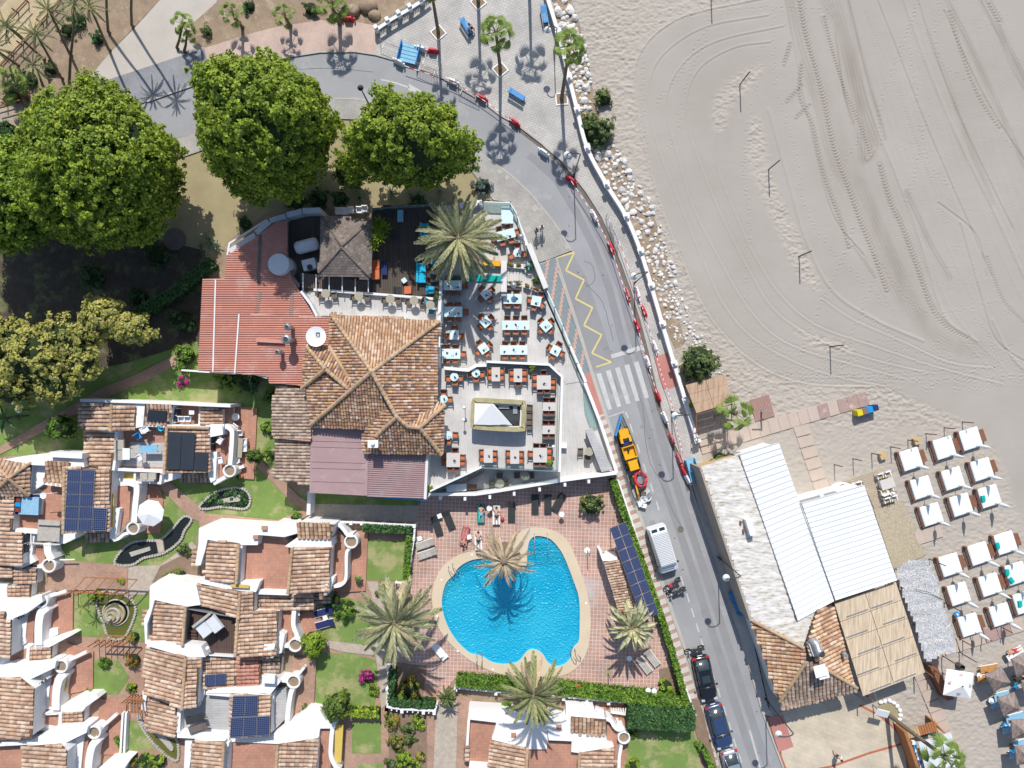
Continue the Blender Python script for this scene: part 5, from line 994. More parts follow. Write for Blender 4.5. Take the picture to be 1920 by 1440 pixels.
for k,z in ((0,4.3),(1,2.65)):
    pts = cspline([(886,750),(892,747),(935,749),(978,752),(985,757),(984,800),(979,808),(935,807),(889,803),(883,798),(884,760)],3)
    if k == 0: At().wall([W(x+(935-x)*.06,y+(778-y)*.1,z) for x,y in pts],.42,z-.22,closed=True).build('bar_canopy',M['olive'],ba)
    else: At().wall([W(x+(935-x)*.12+1,y+(778-y)*.16+1,z+1.1) for x,y in pts],.5,z,closed=True).build('bar_counter',M['offwhite'],ba)
for x,y in ((890,753),(978,757),(890,800),(977,803)): At().box(W(x,y,3.4),(.12,.12,1.5)).build('bar_post',M['beam'],ba)
At().box(W(955,775,3.2),(1.9,1.3,1.0)).build('bar_fridge',M['darkmetal'],ba); At().box(W(966,768,3.75),(.4,.8,.1)).build('bar_sink',M['metal'],ba); At().box(W(945,763,3.8),(1.0,.35,.1)).build('bar_worktop',M['metal'],ba)
sl_ = thing('canvas_sail','white pyramid sail stretched inside the rectangular bar','sail',W(920,780,3)); a = W(921,757,5.1)
for p,q in (((890,756,4.4),(889,796,4.4)),((889,796,4.4),(918,797,4.5)),((918,797,4.5),(948,796,4.4)),((948,796,4.4),(961,798,4.3)),((925,757,4.6),(890,756,4.4)),((961,798,4.3),(925,757,4.6))):
    At().add([a,W(*p),W(*q)],[(0,1,2)]).build('canvas_panel',M['sail'],sl_)
# lower strips beside and below the bar terrace
ls = thing('lower_terrace','lower pale terrace with glass screens between the bar terrace and the street','terrace',W(1090,820,0))
flr(ls,[(1048,690),(1092,712),(1115,770),(1155,885),(1048,898),(820,928),(806,925),(905,868),(1045,875),(1052,720)],.7,'lightdeck','terrace_boards',.7)
pw(ls,[(1097,718),(1125,790),(1157,886)],1.6,.3,0); pw(ls,[(800,927),(890,927),(925,922),(1060,900),(1156,887)],2.1,.28,0)
for x,y in ((827,931),(873,932),(919,929),(964,923),(1011,915),(1058,906),(1102,900)): At().box(W(x,y,1.0),(.24,.35,2.0)).build('buttress',M['white'],ls)
At().prism(P3([(1097,806),(1110,803),(1149,880),(1128,885)],2.0),1.8).build('awning_roof',M['greydeck'],ls); blk(ls,[(1100,810),(1110,807),(1145,876),(1130,880)],1.75,'offwhite'); At().prism(P3([(1094,735),(1104,745),(1120,800),(1108,802),(1097,770)],1.2),.8).build('glass_box',M['glass'],ls)
for i in range(3): At().box(W(1054,832+i*3,.9+i*.2),(.9,.2,.2),R(-3)).build('step_tread',M['white'],ls)
for i in range(10): At().box(W(878+i*3.2,896-i*1.6,1.6),(.07,.8,.05),R(-20)).build('wooden_slat',M['wood'],ls)
At().box(W(885,912,1.3),(.95,.4,.1)).build('wooden_slat',M['wood'],ls); At().box(W(856,914,1.6),(1.9,.7,.7),R(5)).build('white_box',M['white'],ls)
# ================================================================ beach restaurant
M['palewall'] = mat('brownish_wall',(.36,.31,.26),.9,.2,1)
Br = thing('beach_restaurant','long beach restaurant with whitewashed thatch, white sheet roofs and cane awning','restaurant',W(1520,1050,0))
thp = [(1313,876),(1387,852),(1440,990),(1494,1162),(1530,1143),(1511,1216),(1503,1214),(1409,1163),(1360,1020)]
o = At().prism(P3(thp,3.9),3.6).build('thatched_roof',M['thatch'],Br)
def bumpy(poly,z,amp,m,name,parent,step=4.5):     # lumpy thatch relief over the flat deck
    xs_ = [p[0] for p in poly]; ys_ = [p[1] for p in poly]; gx = np.arange(min(xs_),max(xs_)+step,step); gy = np.arange(min(ys_),max(ys_)+step,step); t = At(); idx = {}; r = np.random.default_rng(5); ph = r.random((6,3))*6
    for j,yy in enumerate(gy):
        for i,xx in enumerate(gx):
            if inpoly(np.array([xx]),np.array([yy]),poly)[0]:
                hh = amp*(.5+.35*math.sin(.35*yy+.1*xx+2*math.sin(.05*xx+.07*yy))+ru(-.35,.35)); idx[(i,j)] = len(t.v); t.v.append(W(xx,yy,z+hh))
    for (i,j) in list(idx):
        if (i+1,j) in idx and (i,j+1) in idx and (i+1,j+1) in idx: t.f.append((idx[(i,j)],idx[(i,j+1)],idx[(i+1,j+1)],idx[(i+1,j)])); t.m.append(0); t.sm.append(True)
    t.build(name,M[m],parent,kind='stuff')
bumpy(thp,3.93,.09,'thatch','thatch_relief',o)
blk(Br,[(1318,880),(1385,858),(1490,1160),(1412,1165)],3.55,'palewood'); pw(Br,[(1313,876),(1408,1164)],3.85,.2,0,'palewall'); At().tube([W(1387,852,4.05),W(1440,1000,4.05),W(1495,1163,4.05)],.1,8).build('gutter_pipe',M['metal'],Br)
def sheetroof(quad,z,n,name='roof_panel',zb=None):
    q = [Vector(W(p[0],p[1],z+(.15 if i in (0,3) else 0))) for i,p in enumerate(quad)]   # tl, tr, br, bl : panels run tl->tr
    for i in range(n):
        a,b = (i+.015)/n,(i+.985)/n; c = [q[0].lerp(q[3],a),q[1].lerp(q[2],a),q[1].lerp(q[2],b),q[0].lerp(q[3],b)]
        t = At(); t.prism(c,z-.12); h = Vector((0,0,.07)); d = (c[3]-c[0])*.07; t.prism([c[0]+h,c[1]+h,c[1]+h+d,c[0]+h+d],z-.1); t.prism([c[3]+h*.35-d*.6,c[2]+h*.35-d*.6,c[2]+h*.35,c[3]+h*.35],z-.1)
        t.build(name,M['panel'],Br)
sheetroof([(1388,852),(1460,829),(1564,1127),(1496,1164)],4.0,30); sheetroof([(1503,943),(1620,909),(1682,1088),(1566,1126)],3.85,20)
blk(Br,[(1392,857),(1456,836),(1500,945),(1618,914),(1675,1080),(1560,1120),(1500,1158)],3.5,'white'); At().tube([W(1500,943,4.08),W(1566,1126,4.08)],.05,6).build('roof_joint',M['metal'],Br)
pw(Br,[(1497,935),(1575,912)],3.4,.35,3.0,'beam','awning_frame'); pw(Br,[(1537,925),(1548,936)],3.35,.3,3.1,'beam','awning_frame')
for i in range(5):
    for j in range(2):
        a0,a1 = i/5,(i+1)/5; q = [Vector(W(x,y,3.3)) for x,y in ((1564,1131),(1680,1091),(1735,1261),(1618,1306))]
        def pt(u,v): return (q[0]*(1-u)+q[1]*u)*(1-v)+(q[3]*(1-u)+q[2]*u)*v
        e = .01+ru(0,.03); At().prism([pt(j*.5+.004,a0+.004)+Vector((0,0,e)),pt(j*.5+.496,a0+.004)+Vector((0,0,e)),pt(j*.5+.496,a1-.004)+Vector((0,0,e)),pt(j*.5+.004,a1-.004)+Vector((0,0,e))],3.2).build('cane_panel',M['reed'],Br)
        s0 = .02 if (i+j) % 2 else .12; At().wall([pt(j*.5+s0,a1-.03)+Vector((0,0,.09)),pt(j*.5+s0+.34,a1-.03)+Vector((0,0,.09))],.09,3.25).build('batten',M['metal'],Br)
for x,y in ((1566,1135),(1676,1094),(1730,1256),(1620,1300),(1645,1205)): At().box(W(x,y,1.6),(.12,.12,3.2)).build('awning_post',M['wood'],Br)
kw = dict(pitch=.36,tlen=.42); apx = (1511,1225,5.2)
tiles(Br,[(1410,1166,3.6),(1507,1215,5.0),(1512,1240,5.1),(1461,1316,3.6)],(-1,.05),'tilelight',**kw); tiles(Br,[(1514,1240,5.1),(1540,1250,4.9),(1606,1294,3.6),(1466,1329,3.4),(1462,1316,3.6)],(.2,1),'tilegrey',**kw)
tiles(Br,[(1532,1144,4.3),(1561,1137,3.6),(1604,1290,3.5),(1542,1250,5.0),(1516,1225,5.2),(1514,1200,5.0)],(1,-.25),'tilelight',**kw); tiles(Br,[(1464,1320,3.55),(1604,1282,3.55),(1607,1296,3.35),(1468,1330,3.35)],(.25,1),'tile',**kw)
ridge(Br,(1409,1163,3.75),(1507,1215,5.15)); ridge(Br,(1462,1316,3.75),(1512,1240,5.2)); ridge(Br,(1540,1250,5.1),(1606,1290,3.7))
blk(Br,[(1415,1172),(1500,1212),(1535,1150),(1556,1145),(1596,1284),(1466,1318)],3.3,'offwhite')
t = thing('rooftop_duct','bent silver ventilation duct on the peak of the beach restaurant roof','duct',W(1530,1215,4.8)); At().tube([W(1520,1198,5.3),W(1530,1208,5.7),W(1534,1220,5.8),W(1540,1226,6.1)],[.35,.4,.35,.38],14).build('duct_pipe',M['metal'],t); At().cyl(W(1540,1226,6.1),.3,.1,14).build('duct_mouth',M['darkmetal'],t); At().box(W(1528,1214,5.2),(1.0,1.2,.6),R(20)).build('duct_base',M['tank'],t)
t = thing('roof_chimney','square white chimney on the tiled corner of the beach restaurant','chimney',W(1538,1258,4)); At().box(W(1538,1258,5.0),(.95,.9,1.4),R(15)).build('stack',M['white'],t); At().box(W(1538,1258,5.78),(1.1,1.05,.12),R(15)).build('cap',M['white'],t)
t = thing('small_vent','small silver vent pipe on the right tiled slope of the beach restaurant','vent',W(1580,1224,4)); At().cyl(W(1580,1224,4.0),.2,.7,12).build('pipe',M['metal'],t)
t = thing('air_conditioner','white air conditioner standing on the whitewashed thatch','air conditioner',W(1405,987,4)); At().box(W(1405,987,4.5),(.5,1.55,.75),R(17)).build('casing',M['whitep'],t); At().cyl(W(1388,978,4.0),.1,.4,8).build('pipe_stub',M['wood'],t); At().cyl(W(1393,994,4.0),.1,.4,8).build('pipe_stub',M['wood'],t)
nc = thing('net_canopy','speckled grey camouflage net canopy beside the cane awning','canopy',W(1735,1150,0))
ncp = [(1677,1066),(1742,1048),(1770,1130),(1798,1222),(1765,1228),(1736,1246),(1712,1170)]; bumpy(cspline(ncp,2),2.8,.12,'net','net_sheet',nc,5); 
for x,y in ncp: At().cyl(W(x,y,0),.05,2.7,8).build('canopy_post',M['rustpole'],nc)
At().tube([W(1715,1105,3.05),W(1740,1110,3.1),W(1776,1128,2.9)],.025,5).build('guy_rope',M['darkmetal'],nc)
ground('gravel_pad',[(1638,955),(1690,938),(1715,985),(1737,1040),(1676,1068)],'netsand',.09); ground('timber_deck',[(1577,905),(1655,878),(1664,905),(1672,940),(1640,955),(1618,905)],'sanddeck',.11)
# ================================================================ furniture and small things
_cache = {}
def inst(key,builder,loc,rz,label,cat,group=None,scale=None):
    if key not in _cache:
        t = thing(key if isinstance(key,str) else key[0],label,cat,loc,rz,group); builder(t); _cache[key] = t
        if scale: t.scale = (scale,)*3
        return t
    return dup(_cache[key],loc,rz,label,group,scale) if group or True else None
def L(bm,name,m,t,kind=None,label=None): o = bm.build(name,M[m] if isinstance(m,str) else m,t,kind); return tag(o,label)
def b_chair(seat='orange',frame='wicker',pl=False):
    def f(t):
        L(MB().box((0,0,.42),(.46,.46,.1)),'seat_cushion',seat,t)
        L(MB().box((0,-.27,.62),(.56,.08,.45),0,0,R(8)),'backrest',frame,t)
        for s in (-1,1): L(MB().box((s*.27,-.02,.58),(.07,.5,.08)).box((s*.27,.2,.3),(.06,.06,.56)).box((s*.27,-.24,.3),(.06,.06,.56)),'armrest',frame,t)
        L(MB().box((0,0,.33),(.5,.5,.07)),'seat_frame',frame,t)
    return f
def b_table(w,d,top,leg='darkmetal',h=.75,rnd=False,emblem=True):
    def f(t):
        if rnd: L(MB().cyl((0,0,h-.05),w/2,.05,24),'tabletop',top,t)
        else: L(MB().box((0,0,h-.025),(w,d,.05)),'tabletop',top,t)
        L(MB().cyl((0,0,0),.05,h-.05,8).cyl((0,0,0),.25,.03,12),'pedestal',leg,t)
        if emblem:
            e = MB()
            for a,b in (((-.1,-.1),(.1,-.1)),((.1,-.1),(.1,.1)),((.1,.1),(-.1,.1)),((-.1,.1),(-.1,-.1))): e.wall([(a[0]+.15,a[1]-.2,h+.006),(b[0]+.15,b[1]-.2,h+.006)],.03,h)
            L(e,'printed_square','darkmetal',t)
    return f
def caddy(x,y,z,lab):
    inst('condiment_stand',lambda t: (L(MB().box((0,0,.05),(.12,.2,.1)),'holder','darkmetal',t),L(MB().cyl((0,.03,.1),.03,.08,8),'bottle','navy',t)),W(x,y,z),ru(0,3),lab,'table caddy','small dark stands on the terrace tables')
SIDE = {'u': 'upper','d': 'lower','l': 'left','r': 'right'}
def chairs(x,y,z,spec,desc,rot=0,key='orange',dist=None):
    """spec: list of (dx,dy,facing deg) in pixels"""
    nn = {}
    for dx,dy,face in spec:
        ca,sa = math.cos(R(rot)),math.sin(R(rot)); px = x+dx*ca+dy*sa; py = y-dx*sa+dy*ca
        if abs(dx) > abs(dy): nm = 'right' if px > x else 'left'
        else: nm = 'lower' if py > y else 'upper'
        if abs(px-x) > 3 and abs(py-y) > 3: nm = ('lower' if py > y else 'upper')+' '+('right' if px > x else 'left')
        k = nn.get(nm,0); nn[nm] = k+1
        nm2 = nm if k == 0 else ('second '+nm if k == 1 else 'third '+nm)
        sn = {'orange': ('orange','wicker'),'maroon': ('maroon','wicker'),'grey': ('wicker','wicker'),'white': ('whitep','whitep'),'aqua': ('aqua','wicker')}[key]
        inst(('armchair',key),b_chair(*sn),W(px,py,z),R(rot+face+ru(-6,6)),' '.join(('%s chair, %s side of %s' % ({'orange': 'orange','maroon': 'dark red','grey': 'grey wicker','white': 'white','aqua': 'aqua'}[key],nm2,desc)).replace(' the ',' ').split()[:16]),'chair','chairs set at the terrace tables')
# facing: 0 = chair back at -y (bottom), looks up
TW = [(850,537,34,18,0,'long pale table nearest the palm',[(-8,-11,180),(9,-11,180),(-7,12,0),(8,12,0),(22,0,90)]),
      (851,586,34,19,0,'second long pale table by the left wall',[(-7,-12,180),(8,-12,180),(-8,12,0),(8,12,0),(22,0,90)]),
      (853,629,17,17,0,'single square table by the left wall',[(0,-12,180),(-12,2,-90),(13,2,90)]),
      (847,664,34,18,0,'lowest long pale table by the left wall',[(-8,-12,180),(8,-12,180),(-8,12,0),(8,12,0),(22,0,90)]),
      (912,553,17,17,40,'topmost diamond table in the second column',[(-12,0,-90),(12,0,90),(0,-12,180),(0,12,0)]),
      (911,605,17,17,40,'middle diamond table in the second column',[(-12,0,-90),(12,0,90),(0,-12,180),(0,12,0)]),
      (907,654,17,17,35,'lowest diamond table in the second column',[(-12,0,-90),(12,0,90),(0,-12,180),(0,12,0)]),
      (961,562,34,18,0,'pale double table below the planters',[(-8,-12,180),(8,-12,180),(-9,12,0),(8,12,0)]),
      (967,611,51,17,0,'upper triple table in the third column',[(-16,-12,180),(0,-12,180),(16,-12,180),(-16,12,0),(0,12,0),(16,12,0)]),
      (963,657,51,17,0,'lower triple table in the third column',[(-16,-11,180),(0,-11,180),(16,-11,180),(-16,12,0),(0,12,0),(16,12,0)]),
      (1005,566,18,18,-12,'tilted square table topmost by the street screen',[(-12,0,-90),(12,5,60),(6,-13,180),(-2,13,0)]),
      (1023,612,18,18,42,'diamond table in the middle by the street screen',[(-12,0,-90),(12,0,90),(0,-12,180),(0,12,0)]),
      (1041,658,17,17,-28,'tilted table lowest by the street screen',[(-12,0,-90),(12,0,90),(0,-12,180),(0,12,0)]),
      (948,443,36,17,15,'tilted double table right of the palm',[(-9,-12,180),(8,-12,180),(-9,13,0),(8,13,0),(-22,0,-90),(22,0,90)])]
for x,y,w,h,r,d,ch in TW:
    inst(('dining_table',w,h),b_table(w*S*.98,h*S,'tabletop'),W(x,y,.8),R(r),d+' on the lower dining terrace','table','pale topped dining tables')
    n = max(1,round(w/17))
    for i in range(n): caddy(x+(i-(n-1)/2)*17,y+ru(-3,3),1.57,'dark stand on the %s%s' % (d,'' if n == 1 else ', %s place' % ['left','middle','right'][i if n == 3 else i*2]))
    chairs(x,y,.8,ch,d,r)
RT = [(970,476,'white round table beside the long white wall',[(0,-12,180),(-11,6,-60),(11,2,90)],.8,'orange'),(853,707,'white round table left of the upper bar terrace',[(-11,3,-90),(10,2,90),(1,10,0)],bz,'orange'),(893,700,'white round table right of centre at the bar terrace stair wall',[(-10,2,-90),(11,2,90),(0,11,0)],bz,'orange'),(833,748,'white round table against the tiled roof edge',[(11,1,90),(0,-12,180)],bz,'orange')]
for x,y,d,ch,z,k in RT:
    inst(('round_table','pale'),b_table(.8,.8,'tabletop',rnd=True),W(x,y,z),0,d,'table','round pale tables'); caddy(x,y,z+.77,'dark stand on the '+d); chairs(x,y,z,ch,d,0,k)
GT = [(930,702,15,25,'grey table in the top left of the bar terrace',[(-10,-7,-90),(10,-7,90),(-10,5,-90),(10,5,90)],0),(971,704,15,24,'grey table in the top middle of the bar terrace',[(-11,-6,-90),(12,-6,90),(-11,6,-90),(12,6,90),(0,15,0)],0),
      (1019,717,25,25,'large square table in the top right of the bar terrace',[(-16,-10,-90),(-16,3,-90),(17,-2,90),(17,8,90),(0,-17,180),(-7,15,0),(6,15,0)],0),(1029,762,23,15,'grey table beside the right railing, upper one',[(-6,-11,180),(6,-11,180),(-6,11,0),(5,11,0)],1),(1028,805,23,15,'grey table beside the right railing, lower one',[(-6,-12,180),(6,-12,180),(-6,11,0),(6,11,0)],1),
      (916,853,16,25,'grey table left below the bar',[(-11,-6,-90),(11,-4,90),(-11,6,-90),(11,7,90)],0),(965,855,16,25,'grey table right below the bar',[(-11,-6,-90),(11,-5,90),(-11,7,-90),(11,7,90)],0),
      (1012,852,25,26,'large square table in the lower right of the bar terrace',[(-7,-16,180),(6,-16,180),(17,-8,90),(17,4,90),(-17,-2,-90),(-6,16,0),(6,16,0)],0),(851,861,24,25,'large square table in the lower left of the bar terrace',[(3,-17,180),(-15,-6,-90),(-15,5,-90),(17,-4,90),(17,5,90),(-6,16,0),(6,16,0)],0)]
for x,y,w,h,d,ch,mk in GT:
    inst(('dining_table',w,h,'g'),b_table(w*S,h*S,'stonetop',emblem=(w > 22 and h > 22)),W(x,y,bz),0,d,'table','grey topped tables around the bar'); caddy(x+1,y+2,bz+.77,'dark stand on the '+d)
    chairs(x,y,bz,[c for c in ch if abs(c[1]) < 11] if not mk else [],d,0,'orange'); chairs(x,y,bz,[c for c in ch if abs(c[1]) >= 11] if not mk else ch,d,0,'maroon')
inst(('round_table','pale'),None,W(841,815,bz),0,'round grey table at the left edge of the bar terrace','table'); chairs(841,815,bz,[(13,0,90),(0,12,0)],'round grey table at the left edge of the bar terrace')
for x,y,d in ((616,553,'leftmost olive bistro table'),(677,558,'second olive bistro table from the left'),(735,563,'middle olive bistro table'),(779,566,'fourth olive bistro table from the left'),(809,574,'rightmost olive bistro table')):
    inst(('bistro_table','o'),b_table(.82,.82,'wickerolive',rnd=True,h=1.05,emblem=False),W(x,y,3.0),0,d+' on the narrow roof terrace','table','round olive bistro tables')
    if x < 800: chairs(x,y,3.0,[(-11,1,-90),(13,2,90)],d,0,'grey')
    else: chairs(x,y,3.0,[(-11,-9,-120),(2,12,0)],d,0,'aqua')
for x,y,z,d in ((1103,845,.7,'olive table in the lower terrace corner'),(938,904,.7,'round table in the shade below the bar terrace'),(985,890,.7,'darker round table in the shade below the bar terrace')):
    inst(('bistro_table','o'),None,W(x,y,z),0,d,'table','round olive bistro tables')
    chairs(x,y,z,[(-15,0,-90),(10,0,90),(-1,-13,180) if z < 1 and x < 1000 else (-3,12,0),(11,-13,130)][:4 if x > 1000 else 3],d,0,'grey')
for i,y in enumerate((764,778,790,799)): chairs(992,y,bz,[(0,0,90)],'bar ring, place %s' % ['nearest the top','second from the top','third from the top','nearest the bottom'][i],0,'grey')
for x,y,lab in ((872,763,'upper white globe lamp between tables and bar'),(871,786,'lower white globe lamp between tables and bar'),(1036,835,'white globe lamp at the right railing of the bar terrace')):
    inst('globe_lamp',lambda t: (L(MB().cyl((0,0,0),.03,1.3,8),'lamp_post','darkmetal',t),L(MB().sphere((0,0,1.4),.16,0,12,8),'globe','whitep',t)),W(x,y,bz),0,lab,'lamp','white globe lamps of the bar terrace')
for x,y,z,lab in ((902,395,.8,'upper'),(976,452,.8,'middle'),(963,540,.8,'lower')):
    inst('patio_heater',lambda t: (L(MB().cyl((0,0,0),.04,2.0,8).cyl((0,0,0),.25,.1,12),'stem','metal',t),L(MB().lathe((0,0,2.0),[(.12,0),(.3,.02),(.28,.1),(.05,.18)],16),'hood','metal',t)),W(x,y,z),0,lab+' of the three silver patio heaters on the dining terrace','patio heater','silver patio heaters')
# lounge deck furniture
def sofa(x,y,w,l,rz,m,lab,z=2.8):
    t = thing('sofa',lab,'sofa',W(x,y,z),R(rz)); L(MB().box((0,0,.18),(w,l,.34)),'frame','wicker',t)
    n = max(1,round(l/.9))
    for i in range(n): L(MB().box((.06,-l/2+l*(i+.5)/n,.42),(w-.2,l/n-.06,.14)),'seat_cushion',m,t)
    for i in range(n): L(MB().box((-w/2+.1,-l/2+l*(i+.5)/n,.62),(.18,l/n-.06,.4)),'back_cushion',m,t)
sofa(706,507,.85,1.9,180,'orange','rust red sofa on the dark lounge deck'); sofa(791,513,.9,1.9,0,'aqua','bright aqua sofa at the front of the lounge deck'); sofa(797,433,.85,1.3,0,'aqua','aqua sofa half hidden under the palm fronds'); sofa(808,545,.75,.75,0,'aqua','single aqua armchair at the lower right deck corner'); sofa(766,545,.75,.75,180,'orange','single orange armchair at the lower deck edge'); sofa(746,545,.7,.7,0,'dark','dark brown armchair left of the orange one'); sofa(815,490,.6,.8,0,'aqua','small aqua seat below the palm on the lounge deck')
def simple(name,lab,cat,loc,rz,parts):
    t = thing(name,lab,cat,loc,rz)
    for nm,bm,m in parts: L(bm,nm,m,t)
    return t
def coffee(x,y,z,w,l,rz,m,lab,h=.42): return simple('coffee_table',lab,'table',W(x,y,z),R(rz),[('tabletop',MB().box((0,0,h),(w,l,.05)),m)]+[('leg',MB().box((sx*(w/2-.05),sy*(l/2-.05),h/2),(.05,.05,h)),'darkmetal') for sx in (-1,1) for sy in (-1,1)])
coffee(752,407,2.8,.55,1.15,0,'lightblue','pale blue oblong table at the top of the dark deck'); coffee(722,505,2.8,.55,1.2,0,'navy','dark coffee table beside the rust red sofa'); coffee(759,527,2.8,.45,.45,35,'tabletop','small white square table in the middle of the dark deck'); coffee(814,518,2.8,.6,1.2,0,'darkmetal','black coffee table right of the aqua sofa'); coffee(741,442,2.8,.7,.7,0,'dark','dark low table beside the yucca'); coffee(728,396,2.8,.8,.9,0,'dark','dark table in the shaded top of the deck')
# stacks of white chairs and pots
for i,(x,y) in enumerate(((637,399),(648,399),(660,397),(676,397),(686,395))): inst(('armchair','white'),b_chair('whitep','whitep'),W(x,y,.9),R(180),'%s white chair in the row above the grey shingled roof' % ['first','second','third','fourth','last'][i],'chair')
pots = [(993,501,'clipped dark bush in a blue pot by the white wall',.42,'hedgedark','lightblue',.8),(1004,529,'round bush in a pot below the long white wall',.3,'hedgedark','clay',.8),(997,690,'lime plant in a pot at the top of the bar terrace',.32,'limeleaf','clay',bz),(1029,866,'lime plant in a pot at the lower right corner of the bar terrace',.3,'limeleaf','clay',bz),(807,913,'lime plant at the pointed corner of the bar terrace',.28,'limeleaf','whitep',bz),(819,561,'small plant at the end of the bistro terrace',.2,'bush','clay',3.0),(675,1083,'small round bush in a pot on the red patio',.3,'hedge','whitep',.2),(454,892,'dark bush in a pot on the patio beside the planter turret',.25,'bush','clay',.2)]
def leaves(n,cx,cy,cz,rx,ry,rz_,size,seed=0,shell=.75,flat=.5,lobes=None,wave=.12,low=-.2):
    """leaf quads grouped in clumps through the outer part of a crown; numpy only"""
    r = np.random.default_rng(seed); nc = max(6,n//20)
    d = r.normal(size=(nc,3)); d /= np.linalg.norm(d,axis=1)[:,None]; d = d[d[:,2] > low]; nc = len(d)
    ph = r.random(6)*6.3; th = np.arctan2(d[:,1],d[:,0]); rad = 1+wave*(np.sin(3*th+ph[0])*.5+np.sin(5*th+ph[1]+2*d[:,2])*.5+np.sin(9*th+ph[2]+4*d[:,2])*.35)+r.normal(size=nc)*wave*.35
    rr = rad*(shell+(1-shell)*r.random(nc)); cen = d*rr[:,None]*np.array([rx,ry,rz_])+np.array([cx,cy,cz])
    k = int(n/nc)+1; C_ = np.repeat(cen,k,0); Dd_ = np.repeat(d,k,0); cs_ = size*1.75*(.6+.8*r.random(nc)); off = r.normal(size=C_.shape); off /= np.linalg.norm(off,axis=1)[:,None]; off *= (r.random(len(off))**.5)[:,None]; off[:,2] = np.abs(off[:,2])*.8-.15; P = C_+off*np.repeat(cs_,k)[:,None]
    nrm = Dd_*.7+off*.9+np.array([0,0,.5])+r.normal(size=P.shape)*flat; nrm /= np.linalg.norm(nrm,axis=1)[:,None]
    a = np.cross(nrm,r.normal(size=P.shape)); a /= np.linalg.norm(a,axis=1)[:,None]; b = np.cross(nrm,a); s = size*(.6+.8*r.random(len(P)))[:,None]*.5
    return np.stack([P-a*s*.5-b*s*1.1,P+a*s*.9-b*s*.1,P+a*s*.1+b*s*1.2,P-a*s*.8+b*s*.2],1)
def leafobj(name,V,m,parent):
    me = quads_mesh(name,V); return link(name,me,M[m],parent,kind='stuff')
for i,(x,y,lab,r,lm,pm,z) in enumerate(pots):
    t = thing('potted_plant',lab,'plant',W(x,y,z)); L(MB().lathe((0,0,0),[(r*.6,0),(r*.85,.35),(r*.7,.36),(.01,.34)],14),'pot',pm,t); leafobj('foliage',leaves(260,0,0,.6,r,r,r,.11,i),lm,t)
for i,(x0,y0,x1,y1,lab) in enumerate(((951,498,980,499,'planter of reddish plants above the step strip'),(950,531,978,534,'planter of reddish plants below the step strip'),(982,535,995,539,'short planter of reddish plants beside the steps'),(998,540,1012,546,'angled planter of reddish plants near the street screen'))):
    t = thing('planter',lab,'planter',W((x0+x1)/2,(y0+y1)/2,.8)); At().wall([W(x0,y0,1.3),W(x1,y1,1.3)],.35,.8).build('planter_box',M['white'],t); c = t.location
    l_ = abs(x1-x0)*S; V = np.concatenate([leaves(60,ru(-l_/2,l_/2),0,.55,.18,.15,.15,.1,i*9+q) for q in range(int(l_*4))]); leafobj('foliage',V,'redfl',t)
# ---- pool
pool_o = [(1003,1005),(1020,1006),(1034,1012),(1049,1029),(1060,1049),(1075,1088),(1086,1123),(1087,1171),(1085,1202),(1076,1212),(1071,1226),(1069,1234),(1058,1245),(1041,1249),(1027,1241),(1019,1228),(1010,1220),(997,1217),(986,1223),(975,1237),(964,1243),(942,1245),(922,1241),(909,1233),(894,1227),(881,1224),(859,1204),(841,1177),(830,1145),(829,1119),(837,1092),(852,1077),(857,1067),(869,1057),(887,1049),(913,1046),(935,1049),(957,1060),(974,1066),(986,1062),(989,1031),(993,1014)]
cop_o = [(1003,988),(1040,995),(1065,1015),(1085,1060),(1100,1110),(1107,1150),(1105,1200),(1092,1238),(1065,1262),(1035,1268),(990,1267),(940,1263),(900,1248),(865,1225),(835,1195),(818,1165),(810,1120),(818,1083),(835,1057),(860,1040),(895,1032),(940,1032),(962,1014),(978,995)]
pool_s = cspline(pool_o,3); cop_s = cspline(cop_o,4)
# deck with a hole for the pool (bridge-filled polygons)
import bmesh
def holed(outer,inner,z,name,m,parent=None,kind=None,depth=None):
    bm = bmesh.new(); ed = []
    for loop in (outer,inner):
        vs_ = [bm.verts.new(W(x,y,z)) for x,y in loop]; ed += [bm.edges.new((vs_[i],vs_[(i+1) % len(vs_)])) for i in range(len(vs_))]
    bmesh.ops.triangle_fill(bm,edges=ed,use_beauty=True); bmesh.ops.recalc_face_normals(bm,faces=bm.faces)
    if sum(f.normal.z for f in bm.faces) < 0: bmesh.ops.reverse_faces(bm,faces=bm.faces)
    if depth:
        top = list(bm.faces); r_ = bmesh.ops.extrude_face_region(bm,geom=top); bmesh.ops.translate(bm,vec=(0,0,depth),verts=[g for g in r_['geom'] if isinstance(g,bmesh.types.BMVert)]); bmesh.ops.recalc_face_normals(bm,faces=bm.faces)
    me = bpy.data.meshes.new(name); bm.to_mesh(me); bm.free(); return link(name,me,M[m],parent,kind=kind)
holed(TERR,pool_s,-.004,'terrain','earth',kind='structure')
holed([(783,950),(800,926),(925,921),(1060,898),(1148,886),(1172,960),(1225,1110),(1268,1258),(1290,1310),(1200,1300),(1050,1290),(853,1272),(830,1302),(795,1280),(722,1250),(745,1210),(766,1100),(777,985)],cop_s,.06,'pool_deck','terra',kind='structure')
pl = thing('swimming_pool','large kidney shaped turquoise swimming pool with cream coping','swimming pool',(0,0,0))
holed(cop_s,pool_s,.0,'coping','coping',pl,depth=.12)
At().wall([W(x,y,.05) for x,y in pool_s],.06,-1.3,closed=True).build('basin_wall',M['basin'],pl); At().sheet([W(x,y,-1.3) for x,y in pool_s]).build('basin_floor',M['basin'],pl)
